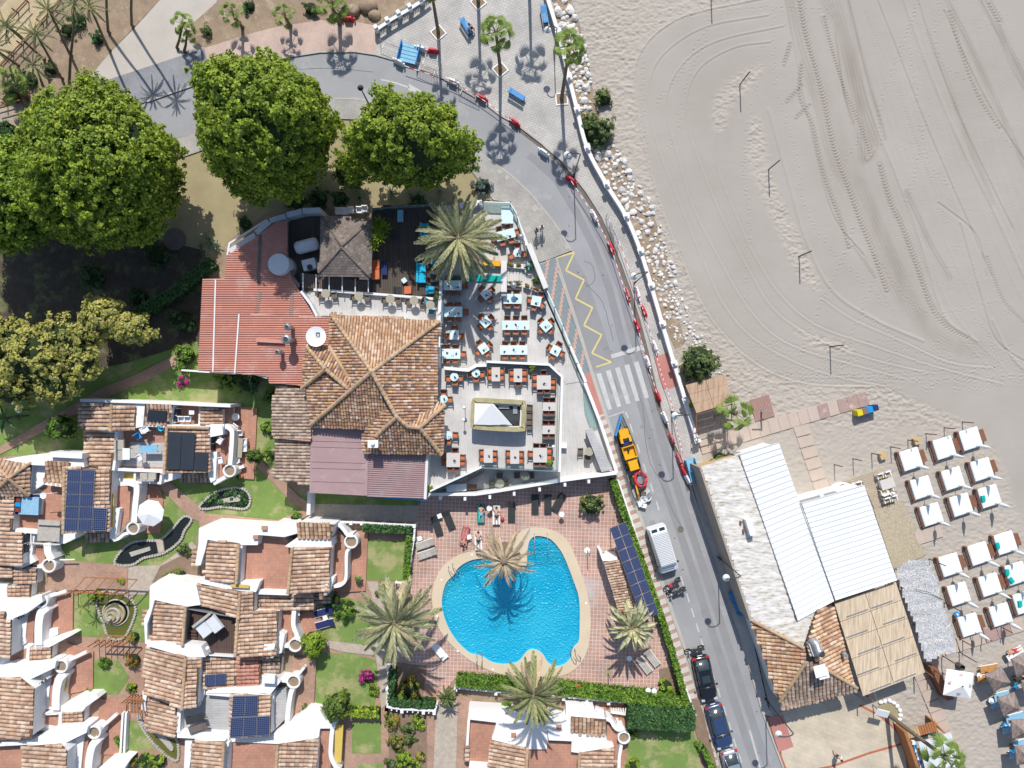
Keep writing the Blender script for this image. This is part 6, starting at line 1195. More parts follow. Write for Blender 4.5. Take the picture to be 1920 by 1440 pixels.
for k in range(5): At().prism([W(992,1012+k*9,-.14-k*.2),W(1036+k*6,1010+k*8,-.14-k*.2),W(1042+k*6,1018+k*8,-.14-k*.2),W(990,1020+k*9,-.14-k*.2)],-1.3).build('pool_step',M['basin'],pl); At().wall([W(990,1021+k*9,-.1-k*.2),W(1042+k*6,1018+k*8,-.1-k*.2)],.14,-.3-k*.2).build('step_edge',M['step'],pl)
wv = [W(x,y,-.06) for x,y in pool_s]; At().sheet(wv).build('water',M['pool'],pl)
def rail(x,y,rz,lab):
    t = thing('pool_ladder',lab,'ladder',W(x,y,.1),R(rz))
    for s in (-.25,.25): L(MB().tube([(s,-.7,0),(s,-.75,.55),(s,-.4,.8),(s,.1,.7),(s,.25,.2),(s,.25,-.4)],.035,8),'handrail','metal',t)
    for z in (-.1,-.35): L(MB().box((0,.25,z),(.5,.1,.04)),'rung','metal',t)
rail(899,1232,0,'pool ladder at the lower left of the pool'); rail(1076,1222,35,'pool ladder at the lower right of the pool'); rail(853,1070,215,'pool ladder at the upper left of the pool')
for x,lab in ((1002,'left'),(1026,'right')):
    t = thing('pool_handrail',lab+' handrail of the pool steps','handrail',W(x,1003,0)); L(MB().tube([(0,.2,0),(0,.2,.8),(0,-1.2,.5),(.1,-2.6,-.1),(.1,-2.7,-.6)],.03,8),'rail','metal',t)
for x,y in ((828,1087),(885,1040),(820,1155),(858,1221),(924,1255),(1099,1131)): inst('pool_skimmer_lid',lambda t: L(MB().cyl((0,0,0),.1,.02,12),'lid','whitep',t),W(x,y,.12),0,'small round white skimmer lid set in the cream pool coping','lid','skimmer lids in the coping')
def lounger(col,frame='darkmetal',pat=None):
    def f(t):
        L(MB().box((0,-.25,.32),(.62,1.3,.05)),'seat_fabric',col,t); L(MB().box((0,.68,.42),(.62,.65,.05),0,0,R(20)),'backrest',col,t)
        for s in (-1,1): L(MB().box((s*.34,0,.28),(.05,1.9,.06)),'side_rail',frame,t)
        for sx in (-1,1):
            for sy in (-.8,.6): L(MB().box((sx*.32,sy,.14),(.05,.05,.28)),'leg',frame,t)
    return f
for x,y,r,c,lab in ((820,985,18,'dark','dark sun lounger by the white fence, left of a pair'),(842,974,22,'dark','dark sun lounger right of the small white square table'),(959,959,0,'dark','dark sun lounger standing alone right of the bathers'),(1003,944,0,'dark','left one of three dark loungers at the shadow edge'),(1027,944,0,'dark','middle one of three dark loungers at the shadow edge'),(1047,941,-28,'dark','tilted right one of three dark loungers'),
                        (797,1019,-72,'stone','upper grey lounger beside the white balustrade'),(801,1037,-72,'stone','lower grey lounger beside the white balustrade'),(1207,1245,38,'stone','grey lounger below the right-hand palm, left one'),(1222,1232,38,'stone','grey lounger below the right-hand palm, right one'),(902,962,0,'teal','lounger covered by a green towel under a sunbather'),(931,965,0,'white','white lounger under a sunbather in a dark bikini'),(872,1004,-10,'pinkpl','lounger with a pink striped towel'),(897,1013,3,'white','white lounger half under the dry palm'),
                        (825,1220,40,'whitep','white slatted lounger by the lower left of the pool'),(608,1146,-75,'navy','upper navy deck chair on the shaded lawn'),(610,1168,-75,'navy','lower navy deck chair on the shaded lawn'),(368,1345,-75,'dark','upper grey lounger on the grey roof deck'),(374,1362,-70,'wicker','lower grey brown lounger on the grey roof deck')):
    inst(('sun_lounger',c),lounger(c,'whitep' if c in ('stone','white','whitep','navy') else 'darkmetal'),W(x,y,.07 if x > 600 else 1.65),R(r),lab,'sun lounger','sun loungers')
def sidetab(x,y,lab,post=1.6,r=.22,m='whitep'): simple('parasol_base' if post > 1 else 'side_table',lab,'table',W(x,y,.07),0,[('disc',MB().cyl((0,0,post if post < 1 else .4),r*1.2,.05,20),m),('post',MB().cyl((0,0,0),.03,max(post,.4),8),'darkmetal')])
for x,y,lab in ((918,950,'round white side table between the two bathers'),(1052,961,'round white side table below the tilted lounger'),(1177,1228,'round white side table under the right-hand palm'),(1212,1287,'left one of two round white tables by the hedge'),(1223,1288,'right one of two round white tables by the hedge')): sidetab(x,y,lab,.9)
for x,y,lab in ((825,966,'small white square table between two dark loungers'),(788,1008,'small white square table above the grey loungers'),(612,1156,'small white table between the navy deck chairs'),(880,1005,'small white stool beside the striped towel')): coffee(x,y,.07,.45,.45,20,'whitep',lab)
simple('beach_ball','red round bag beside the bikini bather','bag',W(942,972,.07),0,[('bag_body',MB().sphere((0,0,.2),.2,0,12,8),'redpl')]); simple('float_ring','red and white ring lying on the hedge','swim ring',W(1084,1289,1.2),0,[('ring',MB().tube([(.25*math.cos(a*.785),.25*math.sin(a*.785),0) for a in range(9)],.08,8),'redpl')])
simple('shower','slim poolside shower post on the pale patch','shower',W(1101,1032,.07),0,[('pipe',MB().tube([(0,0,0),(0,0,2.1),(0,.2,2.2),(0,.4,2.1)],.04,8),'metal'),('tray',MB().cyl((0,0,0),.3,.04,16),'whitep')]); simple('shower','second shower post at the foot of the pool near the hedge','shower',W(1140,1261,.07),0,[('pipe',MB().tube([(0,0,0),(0,0,2.0),(.05,.3,2.1)],.04,8),'metal'),('tray',MB().cyl((0,0,0),.3,.04,16),'olive')])
# pool house with solar array
ph = thing('pool_house','narrow tiled pool shed beside the street hedge','shed',W(1165,1100,0)); tiles(ph,[(1132,1055,2.3),(1158,1050,2.9),(1195,1165,2.9),(1168,1165,2.3)],(-1,.3),'tile',pitch=.26,tlen=.3,under=('white',)); pw(ph,[(1126,1033),(1131,1048),(1134,1055)],2.2,.25); blk(ph,[(1131,1052),(1142,1043),(1158,1045),(1158,1053)],2.4)
sa = thing('solar_array','blue solar array on a tilted rack beside the street hedge','solar panels',W(1190,1070,0)); solar(sa,[(1143,990,3.2),(1173,978,3.2),(1235,1150,3.2),(1204,1164,3.2)],3.2,2,8)
for x,y in ((1148,996),(1170,988),(1200,1150),(1228,1142),(1180,1080)): At().box(W(x,y,1.5),(.1,.1,3.0)).build('rack_leg',M['metal'],sa)
# ---- street furniture: barriers, fences, lamps, benches
def barrier(m):
    def f(t):
        L(MB().box((0,0,.12),(1.15,.42,.24),taper=.8).box((0,0,.45),(.95,.26,.42),taper=.75).box((0,0,.72),(.7,.16,.12)),'barrier_body',m,t)
        for s in (-1,1): L(MB().cyl((s*.6,0,.15),.08,.45,8),'connector',m,t)
    return f
BAR = [(749,119,-28,'w'),(790,94,-18,'w'),(812,98,-8,'r'),(655,39,-3,'r'),(849,155,-22,'w'),(904,186,-25,'r'),(965,231,-35,'r'),(1019,287,-35,'w'),(1071,339,-35,'r'),(1114,406,-62,'w'),(1145,465,-65,'r'),(1176,552,-72,'p'),(1195,551,-75,'w'),(1207,584,-68,'r'),(1194,610,-70,'r'),(1227,650,-68,'w'),(1214,679,-72,'w'),(1233,742,-70,'r'),(1246,783,-68,'w'),(1259,823,-68,'p'),(1272,860,-68,'p'),(1280,882,-62,'r'),(1288,897,-62,'w')]
wh = {'w': 'white','r': 'red','p': 'faded pink'}; cnt = {}
for x,y,r,c in BAR:
    k = cnt.get(c,0); cnt[c] = k+1; ordn = ['first','second','third','fourth','fifth','sixth','seventh','eighth','ninth','tenth'][k]
    t = inst(('water_barrier',c),barrier({'w': 'whitep','r': 'redpl','p': 'pinkpl'}[c]),W(x,y,.02),R(r),'%s plastic barrier, %s of the %s ones along the kerb from the top' % (wh[c],ordn,wh[c]),'barrier','plastic barriers along the kerb')
def tape(pts,lab):
    t = thing('barrier_tape',lab,'tape',W(pts[0][0],pts[0][1],0)); p = spline(pts,10); a = At(); b = At()
    for i in range(len(p)-1): (a if i % 2 else b).wall([W(p[i][0],p[i][1],.78),W(p[i+1][0],p[i+1][1],.78)],.05,.74)
    a.build('red_section',M['redpl'],t); b.build('white_section',M['whitep'],t)
tape([(758,123),(849,155),(904,186),(965,231)],'red and white tape along the kerb above the road bend'); tape([(1071,339),(1114,406),(1145,465),(1170,540),(1194,610),(1214,679),(1233,742)],'red and white tape linking the barriers beside the road'); tape([(1160,450),(1195,551),(1207,584),(1227,650),(1240,700),(1256,745),(1268,800),(1280,850)],'red and white tape on the promenade side of the kerb')
def crowdfence(t):
    L(MB().tube([(-1.1,0,.05),(-1.1,0,1.05),(1.1,0,1.05),(1.1,0,.05)],.025,6),'frame','metal',t)
    for i in range(13): L(MB().tube([(-1+i*.167,0,.2),(-1+i*.167,0,1.05)],.012,4),'bar','metal',t)
    for s in (-.8,.8): L(MB().box((s,0,.03),(.05,.6,.05)),'foot','metal',t)
for i,(x,y,r) in enumerate(((733,91,-22),(809,120,-18),(873,166,-30),(800,133,-22),(879,178,-25),(1150,440,-70),(1143,425,-70))): inst('crowd_barrier',crowdfence,W(x,y,.1),R(r),['grey steel crowd barrier next to the blue sheet','grey steel crowd barrier beyond the blue sheet','grey steel crowd barrier near the third kerb barrier','grey steel crowd barrier standing on the road edge','grey steel crowd barrier on the asphalt below the tape','steel barrier lying double on the promenade kerb','upper steel barrier of the pair on the promenade'][i],'barrier','steel crowd barriers')
simple('blue_platform','large blue slatted construction sheet on the plaza kerb','platform',W(768,103,.1),R(-14),[('plank',MB().box((0,-.75+i*.37,.3),(1.85,.32,.1)),'lightblue') for i in range(5)]+[('side_frame',MB().box((s*.95,0,.5),(.06,1.9,.8)),'blue') for s in (-1,1)])
def bench(x,y,r,lab):
    t = thing('park_bench',lab,'bench',W(x,y,.12),R(r))
    for i in range(4): L(MB().box((0,-.15+i*.12,.45),(1.8,.09,.04)),'seat_slat','blue',t)
    for i in range(3): L(MB().box((0,-.27-i*.03,.55+i*.12),(1.8,.04,.09)),'backrest_slat','blue',t)
    for s in (-.75,.75): L(MB().box((s,0,.22),(.06,.5,.44)),'leg','darkmetal',t)
bench(875,52,-58,'blue bench on the plaza with a seated person'); bench(969,180,-32,'blue bench in the middle of the plaza near the kerb'); bench(1021,30,-80,'blue bench beside the sea wall at the top'); bench(1322,1120,-68,'blue bench in the shade against the beach restaurant') if 0 else None
simple('blue_skip','blue box shelter at the corner of the beach restaurant','box',W(1296,880,.1),R(-75),[('side_wall',MB().box((0,s*.45,.5),(2.2,.06,1.0)),'lightblue') for s in (-1,1)]+[('floor_panel',MB().box((0,0,.3),(2.2,.9,.06)),'lightblue'),('cross_bar',MB().box((0,0,.98),(.08,.95,.06)),'blue')])
simple('blue_bench','dark blue bench rail against the beach restaurant wall','bench',W(1377,1128,.12),R(-68),[('seat_slat',MB().box((0,-.2+i*.15,.5),(2.6,.12,.05)),'blue') for i in range(4)]+[('leg',MB().box((s,0,.25),(.06,.5,.5)),'darkmetal') for s in (-1.1,0,1.1)])
def lamp(bx,by,adx,h=7.0,lab='',ady=-.3,arm=1.15,z=.12):
    t = thing('street_lamp',lab,'street lamp',W(bx,by,z)); P_ = MB().tube([(0,0,0),(0,0,1)],.09,10).tube([(0,0,1),(0,0,h),(adx*.25*arm,ady*.1,h+.25),(adx*.6*arm,ady*.4,h+.3),(adx*.9*arm,ady*.8,h+.1),(adx*arm,ady,h-.25)],.05,8); L(P_,'post','darkmetal',t)
    L(MB().lathe((adx*arm,ady,h-.55),[(.3,0),(.34,.04),(.3,.12),(.1,.24),(.06,.32)],20),'shade','tank',t); L(MB().sphere((adx*arm,ady,h-.56),.13,0,10,6),'bulb_glass','darkmetal',t)
lamp(1189,531,-1,7,'tall curved street lamp on the kerb beside the red barriers'); lamp(1259,772,-1,7,'tall curved street lamp near the thatched reed shelter',-.1); lamp(1076,330,-1,6.6,'tall curved street lamp by the red barrier at the bend',.1); lamp(1039,97,-1,4.6,'shorter curved lamp beside the blue bench at the sea wall',.1,.85); lamp(1346,1044,-1,7,'tall curved street lamp rising over the whitewashed thatch roof'); lamp(1435,1310,-1,7,'tall curved street lamp at the tiled corner of the beach restaurant')
simple('street_lantern','black lantern post on the inner pavement of the bend','street lamp',W(694,200,.1),0,[('post',MB().tube([(0,0,0),(0,0,4)],[.1,.05],8),'darkmetal'),('lantern',MB().lathe((0,0,4),[(.12,0),(.25,.4),(.3,.45),(.03,.65)],8),'darkmetal')])
simple('garden_globe_lamp','white garden globe lamp near the big leafed plant','lamp',W(55,768,0),0,[('post',MB().cyl((0,0,0),.04,1.4,8),'darkmetal'),('globe',MB().sphere((0,0,1.5),.28,0,14,8),'whitep')]); simple('garden_globe_lamp','white garden globe lamp at the white fence corner','lamp',W(570,972,0),0,[('post',MB().cyl((0,0,0),.04,1.4,8),'darkmetal'),('globe',MB().sphere((0,0,1.5),.25,0,14,8),'whitep')])
simple('well_cover','round grey well cover in the tree shade','well cover',W(328,449,.02),0,[('cover',MB().cyl((0,0,0),1.1,.12,32),'gutter')])
# beach poles
def pole(x,y,h,dx,dy,lab,r=.05): simple('beach_pole',lab,'pole',W(x,y,-.02),0,[('post',MB().tube([(0,0,0),(0,0,h)],r,6),'rustpole')])
for i,(x,y) in enumerate(((1333,-6),(1387,159),(1441,318),(1498,481),(1556,650))): pole(x,y,2.95,0,0,['topmost','second','third','fourth','lowest'][i]+' of the five tall posts standing in a line on the raked sand',.06)
for i,(x,y) in enumerate(((1564,871),(1599,860),(1634,850),(1670,838),(1702,825),(1736,813),(1770,802),(1804,791),(1663,918),(1803,1200),(1838,1190),(1875,1175))): pole(x,y,1.75,0,0,['first','second','third','fourth','fifth','sixth','seventh','eighth','ninth','tenth','eleventh','twelfth'][i]+' short brown post of the beach club, counted from the upper left')
# ---- beach slabs, bins, daybeds
t = thing('boardwalk','boardwalk of square concrete slabs leading out over the beach','boardwalk',W(1460,790,0))
A0,A1,B0,B1 = (1310,825),(1624,734),(1317,852),(1631,759)
for i in range(17):
    a,b = i/17,(i+1)/17; e = .0; q = [(A0[0]+(A1[0]-A0[0])*a,A0[1]+(A1[1]-A0[1])*a),(A0[0]+(A1[0]-A0[0])*b,A0[1]+(A1[1]-A0[1])*b),(B0[0]+(B1[0]-B0[0])*b,B0[1]+(B1[1]-B0[1])*b),(B0[0]+(B1[0]-B0[0])*a,B0[1]+(B1[1]-B0[1])*a)]; c = (sum(p[0] for p in q)/4,sum(p[1] for p in q)/4); q = [(c[0]+(x-c[0])*.975,c[1]+(y-c[1])*.985) for x,y in q]
    At().prism([W(x,y,.1+ru(0,.015)) for x,y in q],-.05).build('slab',M['slabred' if i > 11 and i != 13 else 'slab'],t)
for i in range(6):
    y0,y1 = i/6,(i+1)/6; f = lambda s,v: ((1487+43*v,800+125*v) if s == 0 else (1515+41*v,793+124*v)); At().prism([W(*f(0,y0+.01),.09),W(*f(1,y0+.01),.095),W(*f(1,y1-.01),.1),W(*f(0,y1-.01),.09)],-.05).build('slab',M['slab'],t)
t2 = thing('beach_path','slab path running past the closed parasols at the lower beach','path',W(1800,1230,0))
for i,(x,y) in enumerate(((1755,1222),(1782,1213),(1808,1205),(1833,1197),(1858,1189),(1882,1181),(1906,1173))): At().box(W(x,y,.07),(1.3,1.35,.12),R(17)).build('slab',M['slabred' if i in (4,5) else 'slab'],t2)
for i in range(9): At().box(W(1727+i*8.2,1265+i*19.5,.06),(1.35,.98,.1),R(-68+90)).build('slab',M['slab'],t2)
for i,(x,y) in enumerate(((1725,1007),(1741,1002),(1757,996))): At().box(W(x,y,.07),(.9,1.35,.1),R(18)).build('slab',M['slab'],t2)
def bin_(c): return lambda t: (L(MB().box((0,0,.5),(.45,.5,1.0),taper=1.1),'bin_body',c,t),L(MB().box((0,0,1.03),(.52,.58,.07)),'lid',c,t))
M['yellowbin'] = mat('yellow_plastic',(.6,.52,.02),.5,.05,3); M['brownbin'] = mat('brown_plastic',(.22,.14,.12),.5,.05,3); M['cyanpl'] = mat('bright_blue_plastic',(.01,.28,.62),.4,.05,3)
for x,y,c,lab in ((1603,773,'yellowbin','yellow waste bin at the end of the slab walk'),(1613,770,'brownbin','brown waste bin between the yellow and blue ones'),(1622,767,'cyanpl','bright blue waste bin beside the slab walk'),(1632,764,'navy','dark waste bin at the right end of the row')): inst(('waste_bin',c),bin_(c),W(x,y,0),R(15),lab,'bin','waste bins on the beach')
sp_ = thing('shower_platform','slatted reddish shower platform with a tall post on the beach','platform',W(1427,770,0))
for i in range(14): At().prism([W(1406+i*2.6,750-i*.75,.14),W(1408+i*2.6,749.5-i*.75,.14),W(1419+i*2.6,789.3-i*.75,.14),W(1417+i*2.6,790-i*.75,.14)],.02).build('slat',M['redpave'],sp_)
At().cyl(W(1426,770,0),.09,2.2,10).box(W(1431,771,2.15),(.9,.1,.08)).build('shower_post',M['metal'],sp_)
rs = thing('reed_shelter','brown reed roofed shelter against the sea wall','shelter',W(1325,750,0))
for i in range(3):
    for j in range(2):
        q = [Vector(W(x,y,2.6)) for x,y in ((1285,722),(1361,702),(1371,755),(1306,775))]
        def pt(u,v): return (q[0]*(1-u)+q[1]*u)*(1-v)+(q[3]*(1-u)+q[2]*u)*v
        h_ = Vector((0,0,ru(0,.04))); At().prism([pt(j/2+.004,i/3+.004)+h_,pt(j/2+.496,i/3+.004)+h_,pt(j/2+.496,(i+1)/3-.004)+h_,pt(j/2+.004,(i+1)/3-.004)+h_],2.5).build('reed_panel',M['reedbrown'],rs)
for a,b in (((1306,778),(1372,758)),((1306,790),(1372,772)),((1306,805),(1372,787)),((1306,775),(1306,812)),((1340,768),(1340,800)),((1372,757),(1372,790))): At().wall([W(*a,2.5),W(*b,2.5)],.07,2.42).build('rafter',M['wood'],rs)
for x,y in ((1288,724),(1360,705),(1370,788),(1306,810)): At().box(W(x,y,1.25),(.1,.1,2.5)).build('shelter_post',M['wood'],rs)
simple('sand_box','green tub beside the reed shelter','tub',W(1296,759,0),0,[('tub',MB().cyl((0,0,0),.28,.4,16),'hedge' if 0 else 'limeleaf')])
def daybed(t):
    L(MB().box((0,0,.38),(1.92,1.92,.26)).box((0,0,.53),(1.8,1.8,.05)),'mattress','bed',t)
    L(MB().box((-1.12,0,.2),(.08,2.1,.1)).box((-1.12,0,.42),(.06,2.1,.08)).box((-1.05,1.0,.35),(.22,.1,.5)).box((-1.05,-1.0,.25),(.22,.1,.4)),'side_frame','wood',t)
    for sx in (-1,1):
        for sy in (-1,1): L(MB().box((sx*.9,sy*.9,.13),(.1,.1,.26)),'leg','wood',t)
BEDS = [(1703,860,1),(1765,839,1),(1814,822,1),(1723,913,0),(1781,896,0),(1835,879,1),(1741,963,0),(1796,945,1),(1849,929,0),(1776,1057,1),(1830,1036,1),(1879,1016,1),(1792,1111,0),(1850,1094,1),(1899,1073,1),(1812,1169,1),(1870,1150,0),(1914,1127,0)]
def closedpar(t):
    L(MB().cyl((0,0,0),.03,2.7,8),'pole','metal',t); L(MB().lathe((0,0,1.15),[(.05,0),(.17,.15),(.2,.5),(.12,1.1),(.03,1.55)],8),'folded_canopy','sail',t)
nm = ['leftmost','middle','rightmost']; rw = ['first','second','third','fourth','fifth','sixth']
for i,(x,y,tb) in enumerate(BEDS):
    d = '%s bed of the %s row' % (nm[i % 3],rw[i//3]); z = .02
    inst('daybed',daybed,W(x,y,z),R(18),'white cushioned beach daybed, the %s from the top' % d,'daybed','white daybeds on the beach')
    if tb: inst('side_board',lambda t: (L(MB().box((0,0,.4),(.5,1.25,.06)),'tabletop','wood',t),L(MB().box((0,.5,.19),(.4,.08,.38)),'leg','wood',t),L(MB().box((0,-.5,.19),(.4,.08,.38)),'leg','wood',t)),W(x+23,y-6,z),R(20),'brown wooden table at the right of the %s' % d,'table','brown side tables by the daybeds')
    inst('closed_parasol',closedpar,W(x+10-(.0),y+13,z),0,'folded white parasol below the %s' % d,'parasol','folded parasols between the daybeds')
for x,y,r,lab in ((1843,935,8,'aqua cushion on the rightmost bed of the third row'),(1870,1023,12,'aqua cushion on the rightmost bed of the fourth row'),(1888,1073,5,'upper aqua cushion on the rightmost bed of the fifth row'),(1896,1088,35,'lower aqua cushion on the rightmost bed of the fifth row'),(1912,1132,5,'aqua cushion on the bed at the right edge'),): simple('cushion',lab,'cushion',W(x,y,.62),R(r),[('cushion_body',MB().box((0,0,.06),(.4,.62,.14),taper=.85),'teal')])
for x,y,lab in ((1652,854,'pale wooden cube table near the fourth short post'),(1716,826,'pale wooden cube table leaning beside the upper daybeds')): simple('cube_table',lab,'table',W(x,y,0),R(20),[('box_body',MB().box((0,0,.22),(.6,.6,.44)),'palewood'),('box_top',MB().box((0,0,.46),(.66,.66,.04)),'palewood')])
# white table set on the timber deck
def wset(x,y,r,lab):
    t = thing('wooden_table',lab,'table',W(x,y,.11),R(r)); L(MB().box((0,0,.72),(1.35,1.0,.07)),'tabletop','stonetop',t)
    for sx in (-1,1): L(MB().box((sx*.5,0,.35),(.1,.8,.7)),'leg','whitep',t)
wset(1657,905,18,'whitish wooden table on the timber deck of the beach restaurant')
for x,y,r,lab in ((1645,892,198,'white armchair with a yellow cushion above the deck table, left'),(1659,888,198,'white armchair with a yellow cushion above the deck table, right'),(1652,921,18,'white stool chair below the deck table, left'),(1664,918,18,'white stool chair below the deck table, right'),(1593,911,198,'white armchair at the sheet roof edge, left'),(1605,907,198,'white armchair at the sheet roof edge, right'),(1658,937,198,'white wooden armchair of the lower bench pair, left'),(1671,933,198,'white wooden armchair of the lower bench pair, right')):
    M.setdefault('creamcush',mat('cream_cushion',(.5,.37,.18),.8,.1,3)); inst(('armchair','creamcush'),b_chair('creamcush','whitep'),W(x,y,.11),R(r),lab,'chair','white chairs on the timber deck')
simple('planter_box','white planter box with grass at the sheet roof edge','planter',W(1568,910,0),R(18),[('box',MB().box((0,0,.4),(1.0,.45,.8)),'whitep'),('plants',MB().box((0,0,.83),(.85,.3,.1)),'hedge')])
# ---- lower right: square parasol, thatch parasols, huts
t = thing('square_parasol','square white parasol with four small red printed emblems above the wooden bar','parasol',W(1786,1265,0)); c = W(1800,1283,2.7); cn = [W(1775,1254,2.45),W(1826,1262,2.45),W(1820,1310,2.45),W(1768,1303,2.45)]; tp = (c[0],c[1],3.1)
for i in range(4): At().add([cn[i],cn[(i+1) % 4],tp],[(2,1,0)]).build('canopy_panel',M['sail'],t)
M['redprint'] = mat('red_print',(.42,.12,.1),.8,.1,5)
for i in range(4):
    a,b = Vector(cn[i]),Vector(cn[(i+1) % 4]); m_ = a.lerp(b,.5).lerp(Vector(tp),.3); e = At(); mk = [(0,0),(.12,.1),(.05,.2),(-.1,.12),(-.15,-.05),(.02,-.12),(.16,-.06)]
    e.tube([(m_.x+p[0],m_.y+p[1],m_.z+.03) for p in mk],.022,4); e.tube([(m_.x-.2,m_.y+.05,m_.z+.03),(m_.x+.2,m_.y-.02,m_.z+.03)],.018,4); e.build('printed_emblem',M['redprint'],t)
At().cyl((c[0],c[1],0),.05,3.0,8).build('pole',M['metal'],t); At().sphere((c[0],c[1],3.13),.07,0,8,5).build('finial',M['darkmetal'],t)
hb = thing('wooden_bar','brown plank beach bar under the white square parasol','bar',W(1765,1280,0))
for i in range(9): At().prism([W(1744+i*3.6,1251+i*7,1.35),W(1759+i*3.4,1254+i*6.4,1.35),W(1762+i*3.4,1260+i*6.4,1.35),W(1747+i*3.6,1258+i*7,1.35)],0).build('plank',M['wood'],hb)
def thatchpar(t):
    L(MB().cyl((0,0,0),.06,2.3,8),'pole','wood',t)
    for k in range(4):
        a = k*math.pi/2+.785; p = (1.27*math.cos(a),1.27*math.sin(a),2.1); a2 = a+math.pi/2; q = (1.27*math.cos(a2),1.27*math.sin(a2),2.1); L(MB().add([p,q,(0,0,2.75),(p[0],p[1],2.0),(q[0],q[1],2.0)],[(0,1,2),(0,3,4,1)]),'thatch_panel','palmthatch',t)
    V = leaves(500,0,0,2.3,1.1,1.1,.35,.3,3,low=.1); V[:,:,2] = np.minimum(V[:,:,2],2.85-.55*np.maximum(np.abs(V[:,:,0]),np.abs(V[:,:,1]))+.03)
for i,(x,y,r) in enumerate(((1871,1273,30),(1892,1320,20),(1914,1366,5),(1918,1248,15),(1922,1415,5),(1935,1290,10))): inst('thatch_parasol',thatchpar,W(x*.97+29,y*.97+22,0),R(r),['grey thatched parasol nearest the white square parasol','second grey thatched parasol down the slanting row','third grey thatched parasol down the slanting row','grey thatched parasol at the top right of the group','lowest grey thatched parasol at the right edge','grey thatched parasol cut by the right edge'][i],'parasol','thatched beach parasols')
for x,y,r,c,lab in ((1850,1251,100,'paintings','beach lounger with an orange and green floral cover, upper'),(1845,1268,100,'paintings','beach lounger with an orange and green floral cover, lower'),(1876,1301,105,'awningblue','blue lounger below the first thatched parasol'),(1870,1314,105,'awningblue','shorter blue lounger below the first thatched parasol'),(1898,1342,105,'awningblue','blue lounger below the second thatched parasol'),(1892,1362,105,'awningblue','lower blue lounger below the second thatched parasol'),(1912,1390,105,'awningblue','blue lounger below the third thatched parasol'),(1905,1408,105,'awningblue','lowest blue lounger below the third thatched parasol'),(1898,1222,120,'whitep','white lounger under a sunbather at the upper right'),(1912,1270,100,'teal','green lounger under a reclining person at the right edge')):
    inst(('sun_lounger',c),lounger(c,'whitep'),W(x,y,0),R(r),lab,'sun lounger','sun loungers')
for x,y,c,lab in ((1879,1356,'cyanpl','blue plastic table with a white cup by the second parasol'),(1893,1406,'cyanpl','blue plastic table with a white cup by the third parasol'),(1831,1263,'whitep','white plastic table left of the floral loungers'),(1853,1310,'whitep','white plastic table left of the blue loungers'),(1789,1149,'cyanpl','blue plastic stool by the net canopy'),(1899,1286,'cyanpl','blue bucket table in the shade at the right')): simple('plastic_table',lab,'table',W(x,y,0),0,[('tabletop',MB().cyl((0,0,.4),.26,.05,14),c),('leg',MB().cyl((0,0,0),.06,.4,8),c),('cup',MB().cyl((0,0,.45),.09,.12,10),'whitep')])
simple('waste_barrel','black open barrel above the square parasol','barrel',W(1795,1246,0),0,[('barrel',MB().lathe((0,0,0),[(.26,0),(.28,.8),(.22,.8),(.2,.4)],16),'darkmetal')])
# orange hut, plaza
ground('plaza',[(1455,1345),(1466,1335),(1600,1300),(1640,1330),(1670,1352),(1694,1392),(1708,1500),(1478,1500)],'plaza',.115); ground('salmon_pavement',[(1440,1345),(1468,1340),(1488,1400),(1460,1410)],'redpaint',.13)
M['redbrick'] = mat('red_brick_border',(.42,.14,.08),.85,.15,5)
for pts in ([(1612,1322),(1650,1342),(1680,1368),(1694,1392)],[(1694,1394),(1630,1412),(1560,1437),(1512,1446)],[(1460,1408),(1478,1455)],[(1693,1392),(1702,1420),(1706,1460)]):
    a = MB().strip([W(x,y,.125) for x,y in pts],.22); a.build('brick_border',M['redbrick'],kind='structure')
ht = thing('timber_kiosk','orange timber kiosk with grey roof under the leaning palm','kiosk',W(1730,1420,0))
for i in range(12): At().prism([W(1699+i*4.6,1371-i*1.6,1.6),W(1703+i*4.6,1370-i*1.6,1.6),W(1708+i*4.6,1384-i*1.2,1.6),W(1704+i*4.6,1385-i*1.2,1.6)],1.45).build('roof_slat',M['palewood' if i < 5 else 'redwood'],ht)
pw(ht,[(1698,1372),(1712,1412),(1730,1465)],2.0,.3,0,'redwood','counter_wall'); pw(ht,[(1752,1354),(1772,1375)],1.5,.12,0,'redwood','side_wall'); At().prism(P3([(1722,1393),(1783,1374),(1806,1440),(1812,1480),(1745,1480)],2.3),2.2).build('grey_roof',M['tank'],ht); At().box(W(1728,1375,.6),(.9,.4,.6)).build('cooler',M['darkmetal'],ht); At().box(W(1740,1372,.6),(.5,.4,.5)).build('crate',M['teal'],ht)
for i in range(8): At().box(W(1712+i*2.4,1392+i*7.2,1.6),(.3,.32,.3)).build('shelf_item',M[('whitep','cyanpl','tank','lightblue')[i % 4]],ht)
simple('solar_sign','tilted white framed board beside the little grass bed','board',W(1636,1321,0),R(-15),[('board',MB().box((0,0,1.9),(1.1,.65,.05),0,0,R(15)),'tank'),('board_frame',MB().box((0,0,1.86),(1.22,.77,.04),0,0,R(15)),'whitep'),('post',MB().cyl((0,0,0),.05,1.9,8),'metal')])
ground('grass_bed',cspline([(1648,1324),(1668,1318),(1682,1330),(1684,1345),(1670,1355),(1652,1340)],3),'drygrass',.12)
for i,(x,y) in enumerate(((1650,1316),(1658,1314),(1667,1313),(1675,1317),(1681,1323),(1686,1331),(1687,1340),(1685,1348),(1678,1353))):
    simple('white_stone','white painted stone in the ring around the grass bed','stone',W(x,y,0),i,[('stone_body',MB().sphere((0,0,.12),.26,0,8,5,.1,(1,.8,.7)),'white')])['group'] = 'white stones around the grass bed'
